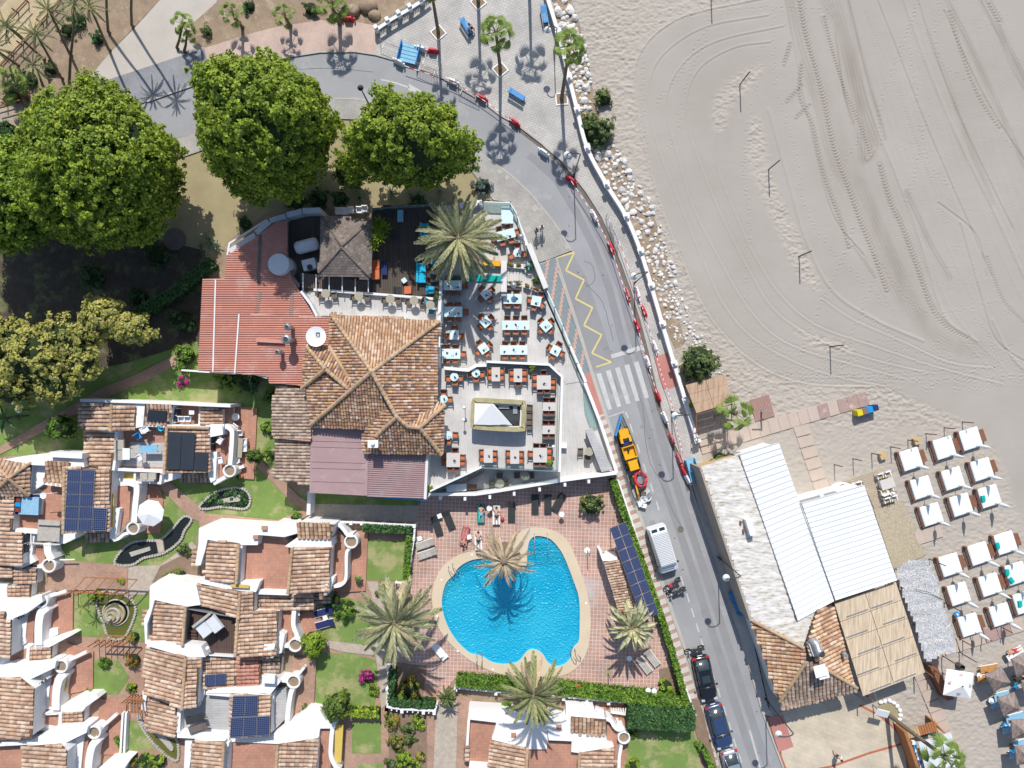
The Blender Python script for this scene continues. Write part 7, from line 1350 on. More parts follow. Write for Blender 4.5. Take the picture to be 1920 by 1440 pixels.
# ================================================================ vegetation
def tree(px,py,zc,r,h,n,m,lab,name='broadleaf_tree',ry=None,seed=0,leaf=.32,wave=.1,trunk=.35,low=-.35,core=True,lobes=None,cat='tree'):
    c = W(px,py,zc); t = thing(name,lab,cat,(c[0],c[1],0)); ry = ry or r; rz_ = h-zc
    L(MB().tube([(0,0,0),(0,.1,zc*.5),(0,0,zc)],[trunk*1.3,trunk,trunk*.7],10),'trunk','bark',t)
    for k in range(5):
        a = k*1.26+seed; L(MB().tube([(0,0,zc*.45),(math.cos(a)*r*.35,math.sin(a)*ry*.35,zc*.8),(math.cos(a)*r*.65,math.sin(a)*ry*.65,zc+rz_*.2)],[trunk*.6,trunk*.4,trunk*.15],7),'limb','bark',t)
    if lobes: V = np.concatenate([leaves(int(n*q[3]),q[0]*r,q[1]*ry,zc+q[4]*rz_,r*q[2],ry*q[2],rz_*q[2],leaf,seed*7+i,wave=wave,low=low) for i,q in enumerate(lobes)])
    else: V = leaves(n,0,0,zc,r,ry,rz_,leaf,seed,wave=wave,low=low)
    leafobj('crown',V,m,t)
    if core:
        for q in (lobes or [(0,0,1,1,0)]):
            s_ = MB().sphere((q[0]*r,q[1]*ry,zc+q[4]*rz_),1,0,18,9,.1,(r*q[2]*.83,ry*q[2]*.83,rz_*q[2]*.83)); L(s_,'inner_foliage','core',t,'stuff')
    return t
tree(196,318,7.5,6.35,14.5,100000,'ficus','largest dark green domed tree, left of the road bend',seed=1,ry=7.1,leaf=.21)
tree(502,245,8.0,5.6,16.2,85000,'ficus','round domed bright green tree in the middle of the three by the road',seed=2,ry=5.9,leaf=.21)
tree(770,272,7.2,5.5,13.2,52000,'ficus','broad flatter domed tree nearest the restaurant deck',seed=3,ry=3.7,wave=.2,leaf=.2)
tree(655,325,2.5,1.4,4.2,2200,'ficus2','small dark bushy crown at the lower left of the flatter dome',seed=4,name='small_tree',leaf=.25)
tree(10,370,6.2,4.9,11,30000,'limeleaf','brighter green domed tree cut by the left edge',seed=5,ry=5.1,leaf=.24)
tree(70,668,5.5,5.0,9.5,24000,'yellowleaf','yellow green lumpy tree at the left edge above the white houses',seed=6,ry=4.6,leaf=.22,lobes=[(0,0,.62,.25,0),(-.7,.3,.5,.15,-.1),(.5,.35,.45,.13,0),(-.5,-.5,.5,.15,-.15),(.3,-.5,.42,.12,-.1),(-1.1,-.3,.45,.1,-.2),(.75,-.1,.35,.1,-.1)],wave=.2)
tree(213,612,4.5,3.4,8,15000,'yellowleaf','yellow green tree with three lobes right of the lumpy one',seed=8,ry=2.6,leaf=.22,lobes=[(-.2,.3,.6,.35,0),(.5,-.1,.5,.3,-.1),(-.55,-.2,.5,.2,-.1),(-.5,.75,.33,.12,-.1)],wave=.2)
tree(118,802,1.6,1.25,3.2,1800,'hedge','round green garden tree beside the brick path above the houses','small_tree',seed=9,leaf=.18,trunk=.1)
tree(1310,680,1.6,1.75,3.8,3600,'bush','rounded grey green tree above the brown reed shelter','small_tree',seed=10,leaf=.16,trunk=.15)
tree(632,1322,1.6,1.25,3.3,1500,'ficus2','dark leafy garden tree at the bottom of the middle lawn','small_tree',seed=11,leaf=.22,trunk=.1)
tree(588,1205,1.5,1.0,3.0,1500,'limeleaf','lime green leafy tree beside the planter turret and lawn','small_tree',seed=12,leaf=.2,trunk=.1,ry=1.3)
tree(479,855,1.6,.65,2.8,700,'ficus2','little round orange tree at the corner of the red patio','small_tree',seed=13,leaf=.16,trunk=.06)
def shrub(px,py,r,m,lab,h=None,ry=None,name='shrub',leaf=.16,dens=1.0,z=0,wave=.12):
    h = h or r*1.1; V = leaves(int(420*r*r*dens)+120,0,0,h*.35,r,ry or r,h*.75,leaf,int(px+py),wave=wave,low=-.1); c = W(px,py,z); t = thing(name,lab,'shrub',c); leafobj('foliage',V,m,t)
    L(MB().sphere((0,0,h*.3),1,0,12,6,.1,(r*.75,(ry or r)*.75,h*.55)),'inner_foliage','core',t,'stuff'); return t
for a in ((905,352,1.05,'purplefl','round bush with violet flowers beside the curved pavement'),(1131,188,.95,'bush','small green bush among the rocks, upper'),(1120,252,1.7,'bush','large spreading green bush among the rocks'),(1104,232,.9,'bush','upper part of green bush by the wall'),
          (1247,1285,.85,'limeleaf','boxy clipped bush in the lower right corner of the pool garden'),(1311,1399,.5,'hedge','round clipped bush on the lawn beside the striped pavement'),(1188,1432,.75,'limeleaf','round bush at the bottom edge of the right lawn'),(1186,1370,.5,'limeleaf','lime bush right of the planter turret'),(652,1138,1.1,'hedge','bright green bush beside the tall palm'),(628,1126,.9,'core' if 0 else 'hedgedark','dark bush in the shade of the tiled house'),
          (690,1265,.75,'magenta','magenta bougainvillea at the lawn edge near the tall palm'),(345,716,.55,'magenta','magenta bougainvillea on the thin white wall'),(770,1285,1.1,'orangefl','orange flecked bush inside the white fence corner'),(750,1310,.9,'hedge','green bush at the white fence corner'),(348,603,1.3,'hedgedark','dark bush in the shade left of the red roof'),(352,668,1.2,'hedge','green bush with white flowers beside the red roof'),
          (430,712,1.1,'limeleaf','bright lime bush under the red roof edge'),(470,716,1.3,'hedgedark','dark bush under the red roof edge'),(508,740,.7,'hedge','narrow bush at the grey tiled roof, upper'),(505,800,.75,'hedge','narrow bush at the grey tiled roof, middle'),(510,852,.6,'hedge','narrow bush at the grey tiled roof, lower'),(348,1032,.65,'bush','grey green bush beside the brick path above the pool of dark water'),(340,1078,.8,'orangefl','low mixed shrub above the white wall of the boarded-terrace house'),(318,1083,.5,'limeleaf','small lime bush at the start of the flower bed'),
          (255,1192,.55,'orangefl','orange flowering bush beside the fountain pond'),(253,1235,.8,'redfl','red flowering bush in the narrow garden'),(250,1287,.5,'limeleaf','round yellow green bush in the narrow garden'),(173,1298,.5,'limeleaf','lime bush on the white wall end'),(275,1420,.8,'hedge','green hedge bush at the bottom of the canal garden'),(300,1424,.8,'limeleaf','lime hedge bush at the bottom of the canal garden'),(250,1424,.6,'redfl','red flecked bush at the bottom of the canal garden'),(578,1330,.75,'bush','grey green round bush on the white wall'),
          (700,1292,.5,'limeleaf','clipped lime bush by the lawn corner'),(555,972,.6,'hedge','spiky green plant beside the globe lamp'),(230,1087,.3,'limeleaf','small yellow bush on the pergola corner'),(200,1240,.6,'hedge','leafy climber on the lower garden pergola'),(185,1115,.5,'limeleaf','leafy climber at the garden pergola'),(1000,1300,.6,'hedgedark','dark bush below the pool palm'),(948,1322,.6,'hedge','bush behind the flat white roof'),(1132,1040,.3,'limeleaf','little bush at the pool shed'),(700,1155,.6,'redfl','red flecked bush under the tall palm'),(722,1110,.8,'redfl','dark reddish bush at the fence gate'),
          (1349,860,.9,'bush','grey green plant at the end of the thatched roof')):
    shrub(*a)
for i,(x,y,r) in enumerate(((735,1350,.8),(768,1362,.7),(785,1350,.7),(745,1390,.9),(770,1385,.6),(760,1420,.9),(790,1415,.5),(735,1432,.7),(780,1440,.7),(20,250,1.2),(640,372,.9),(600,375,1.1),(560,380,.9),(785,378,.8),(460,420,.7),(300,480,1.2),(180,520,1.3),(265,560,1.0))):
    shrub(x,y,r,('orangefl','bush','limeleaf')[i % 3] if i < 9 else 'hedgedark',['yellow green shrub in the long flower bed, '+s for s in ('topmost','second','upper right','third','fourth','fifth','right edge','sixth','lowest')][i] if i < 9 else 'dark shrub in tree shade, '+('by the lower timber walk','left of the agaves','under the middle dome','at the deck corner','right of the agaves','near the bent fence','below the largest dome','in the deep shade','behind the yellow tree')[i-9])
def hedge(pts,w,h,m,lab,leaf=.15):
    t = thing('hedge',lab,'hedge',W(pts[0][0],pts[0][1],0)); o = Vector(t.location); P_ = [Vector(W(x,y,h)) for x,y in pts]; V = []
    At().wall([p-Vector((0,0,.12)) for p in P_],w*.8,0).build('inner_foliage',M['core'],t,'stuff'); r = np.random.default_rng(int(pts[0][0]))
    for a,b in zip(P_[:-1],P_[1:]):
        L_ = (b-a).length; n = int(L_*max(w,.5)*260); d = (b-a)/L_; nn = Vector((-d.y,d.x,0)); u = r.random(n)*L_; s = (r.random(n)-.5)*w*1.05; z = h-.12+r.random(n)*.2+.06*np.sin(u*3+s*4)
        k = r.random(n) < .3; s = np.where(k,np.sign(s)*w*.52,s); z = np.where(k,r.random(n)*h,z)
        c = np.array(a-o)[None]+np.outer(u,d)+np.outer(s,nn); c[:,2] = z-o.z; nr = r.normal(size=(n,3))*.6+[0,0,1]; nr /= np.linalg.norm(nr,axis=1)[:,None]; e = np.cross(nr,r.normal(size=(n,3))); e /= np.linalg.norm(e,axis=1)[:,None]; f = np.cross(nr,e); q = leaf*(.4+.5*r.random(n))[:,None]
        V.append(np.stack([c-e*q-f*q*.4,c+f*q-e*.2*q,c+e*q+f*q*.4,c-f*q+e*.2*q],1))
    leafobj('foliage',np.concatenate(V),m,t)
hedge([(1149,900),(1165,948),(1200,1040),(1245,1170),(1275,1270),(1285,1312)],.55,1.5,'hedge','long narrow hedge between the pool deck and the striped pavement'); hedge([(855,1278),(935,1284),(1010,1290)],1.0,1.3,'hedge','clipped hedge below the pool, left of the lower palm'); hedge([(1030,1289),(1110,1300),(1200,1308),(1290,1322)],1.1,1.3,'hedge','clipped hedge below the pool, right of the lower palm')
hedge([(1178,1346),(1240,1350),(1304,1352)],1.9,2.2,'hedgedark','thick tall clipped hedge above the right lawn'); hedge([(680,990),(772,994)],.7,1.2,'hedgedark','dark hedge inside the top of the white fence'); hedge([(767,1004),(761,1088)],.6,1.2,'hedge','hedge inside the right side of the white fence'); hedge([(655,1338),(710,1340)],.7,1.1,'limeleaf','short bright hedge between two small lawns'); hedge([(735,1255),(733,1318),(815,1322)],.6,1.2,'hedgedark','dark hedge inside the lower white fence'); hedge([(1320,1405),(1345,1460)],.5,1.2,'hedge','low hedge along the striped pavement at the bottom'); hedge([(250,590),(330,545),(395,490)],1.0,1.4,'hedgedark','diagonal dark hedge in the tree shade'); hedge([(215,1383),(235,1415)],.3,.5,'hedge','thin hedge at the foot of the paired white walls')
# ---- palms
_fm = {}
def frond_mesh(kind,ln,m):
    key = (kind,ln,m)
    if key in _fm: return _fm[key]
    mb = MB(); r = random.Random(len(_fm)); n = 26 if kind == 'feather' else 11; wd_ = ln*(.088 if kind == 'feather' else .15); pts = []
    droop = {'feather': .42,'dead': .75,'fan': .2,'thick': .3}[kind]
    for i in range(15): s = i/14; pts.append(Vector((s*ln*(1-.18*s*s*droop),0,ln*(.32*s-droop*s*s*1.05))))
    if kind == 'thick':
        for i in range(14):
            w0,w1 = (math.sin(math.pi*min(1,s*.93+.07))**.6*.27*max(.5,ln/2.9)*.8 for s in (i/14,(i+1)/14)); a,b = pts[i],pts[i+1]; mb.add([a+Vector((0,-w0,.07)),a,a+Vector((0,w0,.07)),b+Vector((0,-w1,.07)),b,b+Vector((0,w1,.07))],[(0,3,4,1),(1,4,5,2)])
    else:
        mb.tube(pts,[ln*.012*(1-.8*i/14)+.005 for i in range(15)],4)
        for i in range(n*2 if kind == 'feather' else n*3):
            s = .12+.88*i/(n*2 if kind == 'feather' else n*3); f = s*14; k = min(13,int(f)); p = pts[k].lerp(pts[k+1],f-k); l_ = wd_*(math.sin(math.pi*min(1,.15+s*.8))**.7)*(1.2 if kind == 'feather' else .7)
            for sg in (-1,1):
                tip = p+Vector((l_*.95,sg*l_*.62,-l_*.2+r.uniform(-.05,.05))); e = Vector((ln*.014,0,0)); mb.add([p-e,p+e,tip+e*.3,tip-e*.3],[(0,1,2,3)])
    me = mb.mesh('frond'); me.materials.append(M[m]); _fm[key] = me; return me
def fan_mesh(m,ln=1.0):
    key = ('fan',ln,m)
    if key in _fm: return _fm[key]
    mb = MB(); mb.tube([(0,0,0),(ln*.62,0,.2*ln)],.02,4); c = Vector((ln*.62,0,ln*.2))
    for i in range(13):
        a = -1.25+2.5*i/12; l_ = ln*.56*(1-.1*abs(a)); d = Vector((math.cos(a),math.sin(a),-.12)); s = Vector((-d.y,d.x,0))*.034*ln; mid = c+d*l_*.6+Vector((0,0,.03)); mb.add([c,mid+s,c+d*l_*.95+Vector((0,0,-.14*ln)),mid-s],[(0,3,2,1)])
    me = mb.mesh('fan_leaf'); me.materials.append(M[m]); _fm[key] = me; return me
def palm(px,py,z,kind,n,ln,m,lab,tr=.25,base=None,name='palm_tree',lean=(0,0)):
    c = W(px,py,z); b = W(*base,0) if base else (c[0]+lean[0],c[1]+lean[1],0); t = thing(name,lab,'palm',(b[0],b[1],0)); o = Vector((c[0]-b[0],c[1]-b[1],z))
    L(MB().tube([(0,0,0),(0,0,.3),o*.35+Vector((0,0,.1*z*.3)),o*.7,o],[tr*1.5,tr*1.15,tr,tr*.85,tr*.95],9),'trunk','trunk',t); L(MB().sphere(o,tr*1.5,0,8,5),'crown_heart','trunk',t)
    r = random.Random(int(px*7+py)); g = 2.39996; n = int(n*.8) if kind == 'fan' else n
    for i in range(n):
        q = i/n; el = R(62-105*q**1.1) if kind != 'dead' else R(25-75*q); k = ln*(.72+.38*q if kind != 'dead' else r.uniform(.7,1.05)); me = fan_mesh(m,1.0) if kind == 'fan' else frond_mesh(kind,ln,'fronddead' if ln > 2.5 and kind == 'feather' and (q > .86 or r.random() < .06) else m)
        f = bpy.data.objects.new('fan_leaf' if kind == 'fan' else 'frond',me); C.objects.link(f); f.parent = t; f.location = o+Vector((0,0,.1)); f.rotation_euler = (r.uniform(-.3,.3),-el+.15,i*g+r.uniform(-.2,.2)); s = (k/1.0 if kind == 'fan' else k/ln)*r.uniform(.9,1.08); f.scale = (s,s*r.uniform(.8,1.1),s)
    return t
palm(860,447,6.6,'feather',62,4.8,'frondpale','large date palm with silvery green fronds over the dining terrace',.4); palm(740,1165,6.6,'feather',56,4.7,'frondpale','tall pale date palm left of the pool',.38,lean=(.2,.1)); palm(1000,1302,6.3,'feather',50,3.8,'frond','date palm at the lower edge of the pool over the flat white roof',.35,lean=(0,.15)); palm(945,1052,6.0,'dead',46,3.6,'fronddead','dried brown palm leaning over the top of the pool',.3)
palm(1185,1175,4.2,'thick',46,2.9,'frondpale','palm with thick arching blades right of the pool',.35); palm(930,62,8.0,'fan',26,1.65,'fanleaf','fan palm on the plaza near the middle bench',.16,base=(938,131)); palm(1068,86,8.5,'fan',26,1.6,'fanleaf','curved fan palm leaning over the sea wall',.17,base=(1053,185)); palm(806,-34,8.0,'fan',20,1.5,'fanleaf','fan palm at the balustrade whose trunk enters from the top',.16,base=(822,61)); palm(888,-92,8.3,'fan',22,1.6,'fanleaf','fan palm at the top edge beside the slanting bench',.16,base=(897,5)); palm(996,-110,8,'fan',24,1.7,'fanleaf','fan palm beyond the top edge casting its shadow on the plaza',.16,base=(992,-30))
palm(1378,774,3.6,'fan',16,1.9,'fanleaf','low fan palm beside the reed shelter',.2); palm(1772,1420,8.6,'fan',26,1.8,'fanleaf','leaning fan palm over the orange kiosk',.2,base=(1661,1336)); palm(342,45,2.4,'fan',18,1.2,'fanleaf','upper small fan palm beside the grey pavement',.12,base=(334,92)); palm(350,62,1.8,'fan',14,1.0,'fanleaf','lower small fan palm beside the grey pavement',.12,base=(348,98)); palm(434,24,2.8,'fan',16,1.2,'fanleaf','small fan palm on the verge left of the pink pavement',.15); palm(532,28,2.2,'fan',16,1.2,'fanleaf','small fan palm on the verge above the pink pavement',.15); palm(620,8,3.6,'fan',22,1.7,'fanleaf','larger fan palm above the pink pavement with a broad shadow',.2); palm(12,158,3,'fan',22,1.8,'fanleaf','dark fan palm at the left edge by the lower timber walk',.2)
for i,(x,y,q) in enumerate(((60,150,.9),(100,130,.8),(30,175,1.1),(130,60,.8),(185,75,.7),(108,196,.8),(150,40,.9),(585,20,.8),(470,14,.6),(390,60,.6),(645,30,.7))): shrub(x,y,q,'bush' if i % 2 else 'hedgedark','wild shrub in the dry garden, '+('left of the tall trunks','between the slender trunks','near the fan palm','beside the thick pale trunk','by the concrete path','close to the largest dome','at the foot of the middle palms','above the pink pavement','on the narrow verge','next to the two small fan palms','beside the red barrier')[i],dens=.6,wave=.3)
for i,(x,y,bx,by,z) in enumerate(((15,50,84,112,7),(-10,92,35,123,6),(92,20,135,105,7),(168,12,207,95,7.5),(68,66,118,148,7),(245,-42,250,50,8),(64,122,92,182,5),(140,8,133,165,9),(196,-50,206,62,8))): palm(x,y,z,'feather',22,1.7,'frond','slender feather palm in the dry garden, %s' % ('leftmost tall one','cut by the left edge','beside the plank walk','with the thickest pale trunk','leaning left in the middle','casting a shadow on the concrete path','short one near the tree','tallest leaning one','beyond the top edge')[i],.12,base=(bx,by),name='slender_palm')
def rosette(px,py,z,n,ln,m,lab,name='agave'):
    t = thing(name,lab,'plant',W(px,py,z)); r = random.Random(int(px)); 
    for i in range(n):
        f = bpy.data.objects.new('leaf',frond_mesh('thick',1.0,m)); C.objects.link(f); f.parent = t; f.rotation_euler = (0,-R(70-65*i/n),i*2.4); f.scale = (ln,ln*.55,ln)
for i,(x,y,s) in enumerate(((675,372,.9),(735,362,.9),(770,366,.7),(825,360,.7),(395,450,1.0),(408,462,.8),(378,462,.7),(540,388,.6))): rosette(x,y,.1,16,s,'agave','grey green agave, '+('in the bed above the shingled roof','in the bed above the dark deck','second one above the dark deck','left of the date palm top','upper one at the bent white fence','right one at the bent white fence','left one at the bent white fence','in the shade above the yard')[i])
for i,(x,y,z) in enumerate(((698,433,4.4),(712,446,4.8),(700,462,4.3),(722,430,4.5),(712,420,4.1),(690,448,4.0))): rosette(x,y,z,22,.95,'limeleaf','spiky yucca head beside the shingled roof, '+('left','central','lower','right','upper','outer left')[i],'yucca')
palm(1108,945,1.2,'thick',14,.8,'limeleaf','low spiky palm in the middle of the succulent bed',.1,name='small_palm'); shrub(1108,944,1.25,'bush','greyish succulent shrub in the square bed near the three loungers',h=1.9,ry=1.25,wave=.25); palm(838,1308,1.8,'thick',30,1.25,'bush','spiky round cycad left of the lower hedge',.2,name='cycad'); palm(12,785,1.6,'thick',10,1.9,'hedgedark','large leafed banana plant at the left edge',.15,name='banana_plant'); palm(157,1137,2.0,'feather',12,1.1,'limeleaf','little palm on the lawn by the fountain pond',.08,name='small_palm')
for x,y,lab in ((822,62,'leftmost'),(897,5,'top'),(938,131,'middle'),(1053,186,'sea wall')):
    t = thing('tree_pit','square white framed tree pit of the %s plaza palm' % lab,'planter',W(x,y,.1),R(40 if x < 1000 else 5)); L(MB().wall([(-.55,-.55,.1),(.55,-.55,.1),(.55,.55,.1),(-.55,.55,.1)],.12,0,closed=True),'pit_frame','white',t); L(MB().box((0,0,.04),(1,1,.04)),'pit_soil','clay' if 0 else 'soil',t)
# ---- ponds
def pond(poly,m,lab,stones=True):
    t = thing('garden_pond',lab,'pond',W(poly[0][0],poly[0][1],0)); s = cspline(poly,4); At().sheet([W(x,y,.07) for x,y in s]).build('water',M[m],t); e = At()
    d = 0
    for a,b in zip(s,s[1:]+s[:1]):
        L_ = math.hypot(b[0]-a[0],b[1]-a[1])
        while d < L_: q = d/L_; e.box(W(a[0]+(b[0]-a[0])*q,a[1]+(b[1]-a[1])*q,.1),(.24,.2,.2+ru(0,.06)),ru(0,3)); d += 4.9
        d -= L_
    e.build('edging_stones',M['stone'],t,'stuff'); return t
p1 = pond([(374,950),(400,925),(433,915),(458,917),(469,931),(467,948),(454,954),(417,950),(388,954)],'pond','teardrop pond planted with dark ivy on the green lawn'); At().prism(P3([(408,938),(452,927),(450,940),(412,944)],.2),0).build('stone_island',M['stone'],p1); V = leaves(1500,0,0,0,2.3,.85,.1,.15,5,low=0); c = W(424,935,.1); o_ = Vector(c)-p1.location; V[...,0] += o_.x; V[...,1] += o_.y; V[...,2] += .1; leafobj('ivy',V,'hedgedark',p1)
p2 = pond([(216,1057),(225,1036),(246,1018),(272,1013),(300,1012),(322,993),(345,968),(360,974),(346,995),(338,1014),(309,1036),(270,1046),(248,1059)],'pond','long curved dark pond with pale stone edging'); At().prism(P3([(242,1036),(280,1025),(282,1032),(246,1044)],.2),0).build('stone_island',M['stone'],p2); At().prism(P3([(292,1013),(305,1013),(308,1034),(297,1038)],.25),0).build('stone_bridge',M['crazy'],p2)
p3 = pond([(184,1113),(210,1108),(240,1118),(254,1136),(251,1160),(233,1195),(205,1195),(195,1168),(182,1136)],'pondgreen','round green pond with stepped spiral fountain in the village garden')
for i,(r,z) in enumerate(((1.35,.15),(1.05,.3),(.75,.45),(.45,.6),(.22,.85))): c = W(218+i*-1.5,1148+i*2,0); At().lathe((c[0],c[1],0),[(r,0),(r,z),(r-.13,z),(r-.14,z-.08),(.01,z-.08)],26).build('fountain_tier',M[('stone','olive')[i % 2]],p3)
p4 = pond([(260,1337),(275,1366),(310,1380),(332,1386),(334,1423),(319,1421),(292,1397),(266,1362)],'pondgreen','green canal pond beside the lower tiled house'); At().prism(cspline([W(291,1376,.25),W(300,1374,.25),(W(315,1390,.25)),W(324,1404,.25),W(318,1408,.25),W(304,1392,.25)],1) if 0 else P3(cspline([(291,1376),(300,1374),(315,1387),(325,1403),(320,1408),(306,1393)],3),.25),0).build('stone_island',M['stone'],p4)
def pergola(x0,y0,x1,y1,x2,y2,lab):
    t = thing('pergola',lab,'pergola',W(x0,y0,0)); z = 2.0
    for a,b in (((x0,y0),(x1,y1)),((x2,y2),(x1+x2-x0,y1+y2-y0))): At().wall([W(*a,z),W(*b,z)],.1,z-.1).build('beam',M['redwood'],t)
    for i in range(6): q = i/5; a = (x0+(x1-x0)*q,y0+(y1-y0)*q); b = (a[0]+x2-x0,a[1]+y2-y0); At().wall([W(*a,z+.08),W(*b,z+.08)],.07,z).build('rafter',M['redwood'],t); At().box(W(a[0],a[1],z/2),(.08,.08,z)).build('post',M['redwood'],t)
pergola(135,1110,232,1114,160,1083,'brown pergola over the brick terrace above the fountain pond'); pergola(175,1206,232,1209,188,1191,'small brown pergola above the square lawn'); pergola(238,1310,268,1312,240,1335,'small brown bridge pergola over the canal')
# white fences with piers around the gardens
def pfence(pts,lab,h=1.0,step=9,full=True):
    t = thing('white_fence',lab,'fence',W(pts[0][0],pts[0][1],0)); At().wall([W(x,y,h) for x,y in pts],.18,h-.15).build('handrail',M['white'],t)
    for a,b in zip(pts[:-1],pts[1:]):
        n = max(1,int(math.hypot(b[0]-a[0],b[1]-a[1])/step))
        for i in range(n+1): q = i/n; At().box(W(a[0]+(b[0]-a[0])*q,a[1]+(b[1]-a[1])*q,(h+.1*(i % 4 == 0))/2),((.3 if i % 4 == 0 else .12),)*2+(h+.1*(i % 4 == 0),)).build('pier' if i % 4 == 0 else 'baluster',M['white'],t)
pfence([(620,978),(680,980),(778,985),(776,1010),(768,1060),(765,1094),(742,1092)],'white baluster fence around the square lawn beside the pool'); pfence([(729,1250),(726,1326),(755,1330),(815,1333),(820,1318)],'white baluster fence around the lower planting bed'); pfence([(855,1290),(930,1297),(1056,1307),(1100,1311),(1140,1315),(1185,1318)],'row of white posts below the clipped pool hedge',.9,42)
pw(thing('boundary_wall','low white wall edging the striped pavement','wall',W(1210,1060,0)),[(1159,900),(1179,960),(1219,1084),(1249,1170),(1283,1282),(1305,1342)],.45,.16,0); pw(thing('boundary_wall','white wall beside the sunken yard','wall',W(578,960,0)),[(580,922),(578,965)],1.6,.35,0)
# ================================================================ vehicles
def loft(secs,name,m,t,close=True):
    """secs: list of (y, halfwidth, z0, z1, topwidth)"""
    mb = MB(); n = 8
    for y,hw,z0,z1,tw in secs: mb.v += [(-hw*.92,y,z0),(-hw,y,z0+(z1-z0)*.35),(-hw*.97,y,z0+(z1-z0)*.75),(-tw,y,z1),(tw,y,z1),(hw*.97,y,z0+(z1-z0)*.75),(hw,y,z0+(z1-z0)*.35),(hw*.92,y,z0)]
    for i in range(len(secs)-1):
        for k in range(n): mb.f.append((i*n+k,i*n+(k+1) % n,(i+1)*n+(k+1) % n,(i+1)*n+k)); mb.m.append(0); mb.sm.append(True)
    e = (len(secs)-1)*n; mb.f += [tuple(range(n-1,-1,-1)),tuple(range(e,e+n))]; mb.m += [0,0]; mb.sm += [False,False]; o = L(mb,name,m,t)
    bv = o.modifiers.new('soft_edges','BEVEL'); bv.width = .05; bv.segments = 2; bv.limit_method = 'ANGLE'; return o
def wheels(t,ys,hw):
    for y in ys:
        for s in (-1,1): L(MB().tube([(s*(hw-.2),y,.32),(s*hw,y,.32)],.32,18),'tyre','tyre',t); L(MB().tube([(s*(hw-.02),y,.32),(s*(hw+.01),y,.32)],.19,12),'rim','metal',t)
def car(x,y,rz,m,lab,sunroof=False):      # nose points to -y
    t = thing('parked_car',lab,'car',W(x,y,.02),R(rz)); loft([(-2.3,.62,.3,.55,.45),(-2.15,.82,.22,.7,.6),(-1.5,.89,.2,.86,.72),(-.7,.9,.2,.93,.78),(1.3,.9,.2,.98,.78),(1.9,.87,.22,.98,.72),(2.2,.78,.28,.85,.6),(2.28,.6,.35,.7,.5)],'body',m,t)
    loft([(-.95,.72,.88,.93,.66),(-.2,.74,.9,1.42,.56),(.9,.74,.9,1.46,.56),(1.35,.72,.92,1.35,.54),(1.95,.66,.9,.98,.55)],'cabin','carglass',t); L(MB().box((0,.42,1.455),(1.14,1.45,.05)),'roof',m,t)
    for s in (-1,1): L(MB().tube([(s*.6,-.22,1.43),(s*.7,-.95,.93)],.04,6).tube([(s*.58,1.2,1.42),(s*.64,1.95,.98)],.05,6),'pillar',m,t); L(MB().box((s*.98,-.6,1.0),(.2,.14,.13)),'wing_mirror',m,t); L(MB().box((s*.62,-2.08,.68),(.32,.22,.12)),'headlight','clearlens',t); L(MB().box((s*.68,2.14,.85),(.28,.2,.16)),'tail_light','redlens',t)
    L(MB().box((0,-2.28,.5),(.9,.08,.14)),'grille','darkmetal',t); L(MB().box((0,2.28,.62),(.5,.04,.12)),'number_plate','whitep',t); L(MB().tube([(-.35,-.98,.95),(.15,-.85,.99)],.015,4),'wiper','darkmetal',t)
    if sunroof: L(MB().box((0,.25,1.485),(.8,.7,.02)),'sunroof','carglass',t)
    wheels(t,(-1.4,1.4),.9)
car(1318,1267,12.5,'carblack','black saloon car parked by the striped pavement, behind the motor scooter',True); car(1345,1356,16,'carblue','dark blue estate car parked between the black and silver cars'); car(1373,1441,16,'silver','silver blue car parked at the bottom edge of the road')
t = thing('van','white van with a slatted roof rack parked on the road','van',W(1238,1025,.02),R(17)); loft([(-2.35,.7,.35,.95,.62),(-2.25,.9,.3,1.15,.75),(-1.75,.93,.28,1.3,.82),(-1.3,.94,.28,1.95,.76),(-.9,.94,.28,2.05,.8),(2.3,.94,.28,2.05,.8),(2.38,.88,.4,1.9,.76)],'body','vanwhite',t)
L(MB().add([(-.74,-1.72,1.34),(.74,-1.72,1.34),(.68,-1.24,1.99),(-.68,-1.24,1.99)],[(0,1,2,3)]),'windscreen','carglass',t); L(MB().tube([(-.78,-1.3,2.2),(-.78,1.9,2.2),(.78,1.9,2.2),(.78,-1.3,2.2),(-.78,-1.3,2.2)],.03,6),'rack_frame','beam',t)
for i in range(19): L(MB().box((0,-1.15+i*.16,2.2),(1.5,.09,.03)),'rack_slat','beam',t)
for s in (-1,1): L(MB().box((s*.38,2.18,2.07),(.55,.3,.03)),'roof_window','carglass',t); L(MB().box((s*1.05,-1.5,1.25),(.2,.12,.25)),'wing_mirror','darkmetal',t); L(MB().box((s*.7,-2.25,.9),(.25,.15,.2)),'headlight','clearlens',t)
wheels(t,(-1.45,1.45),.94)
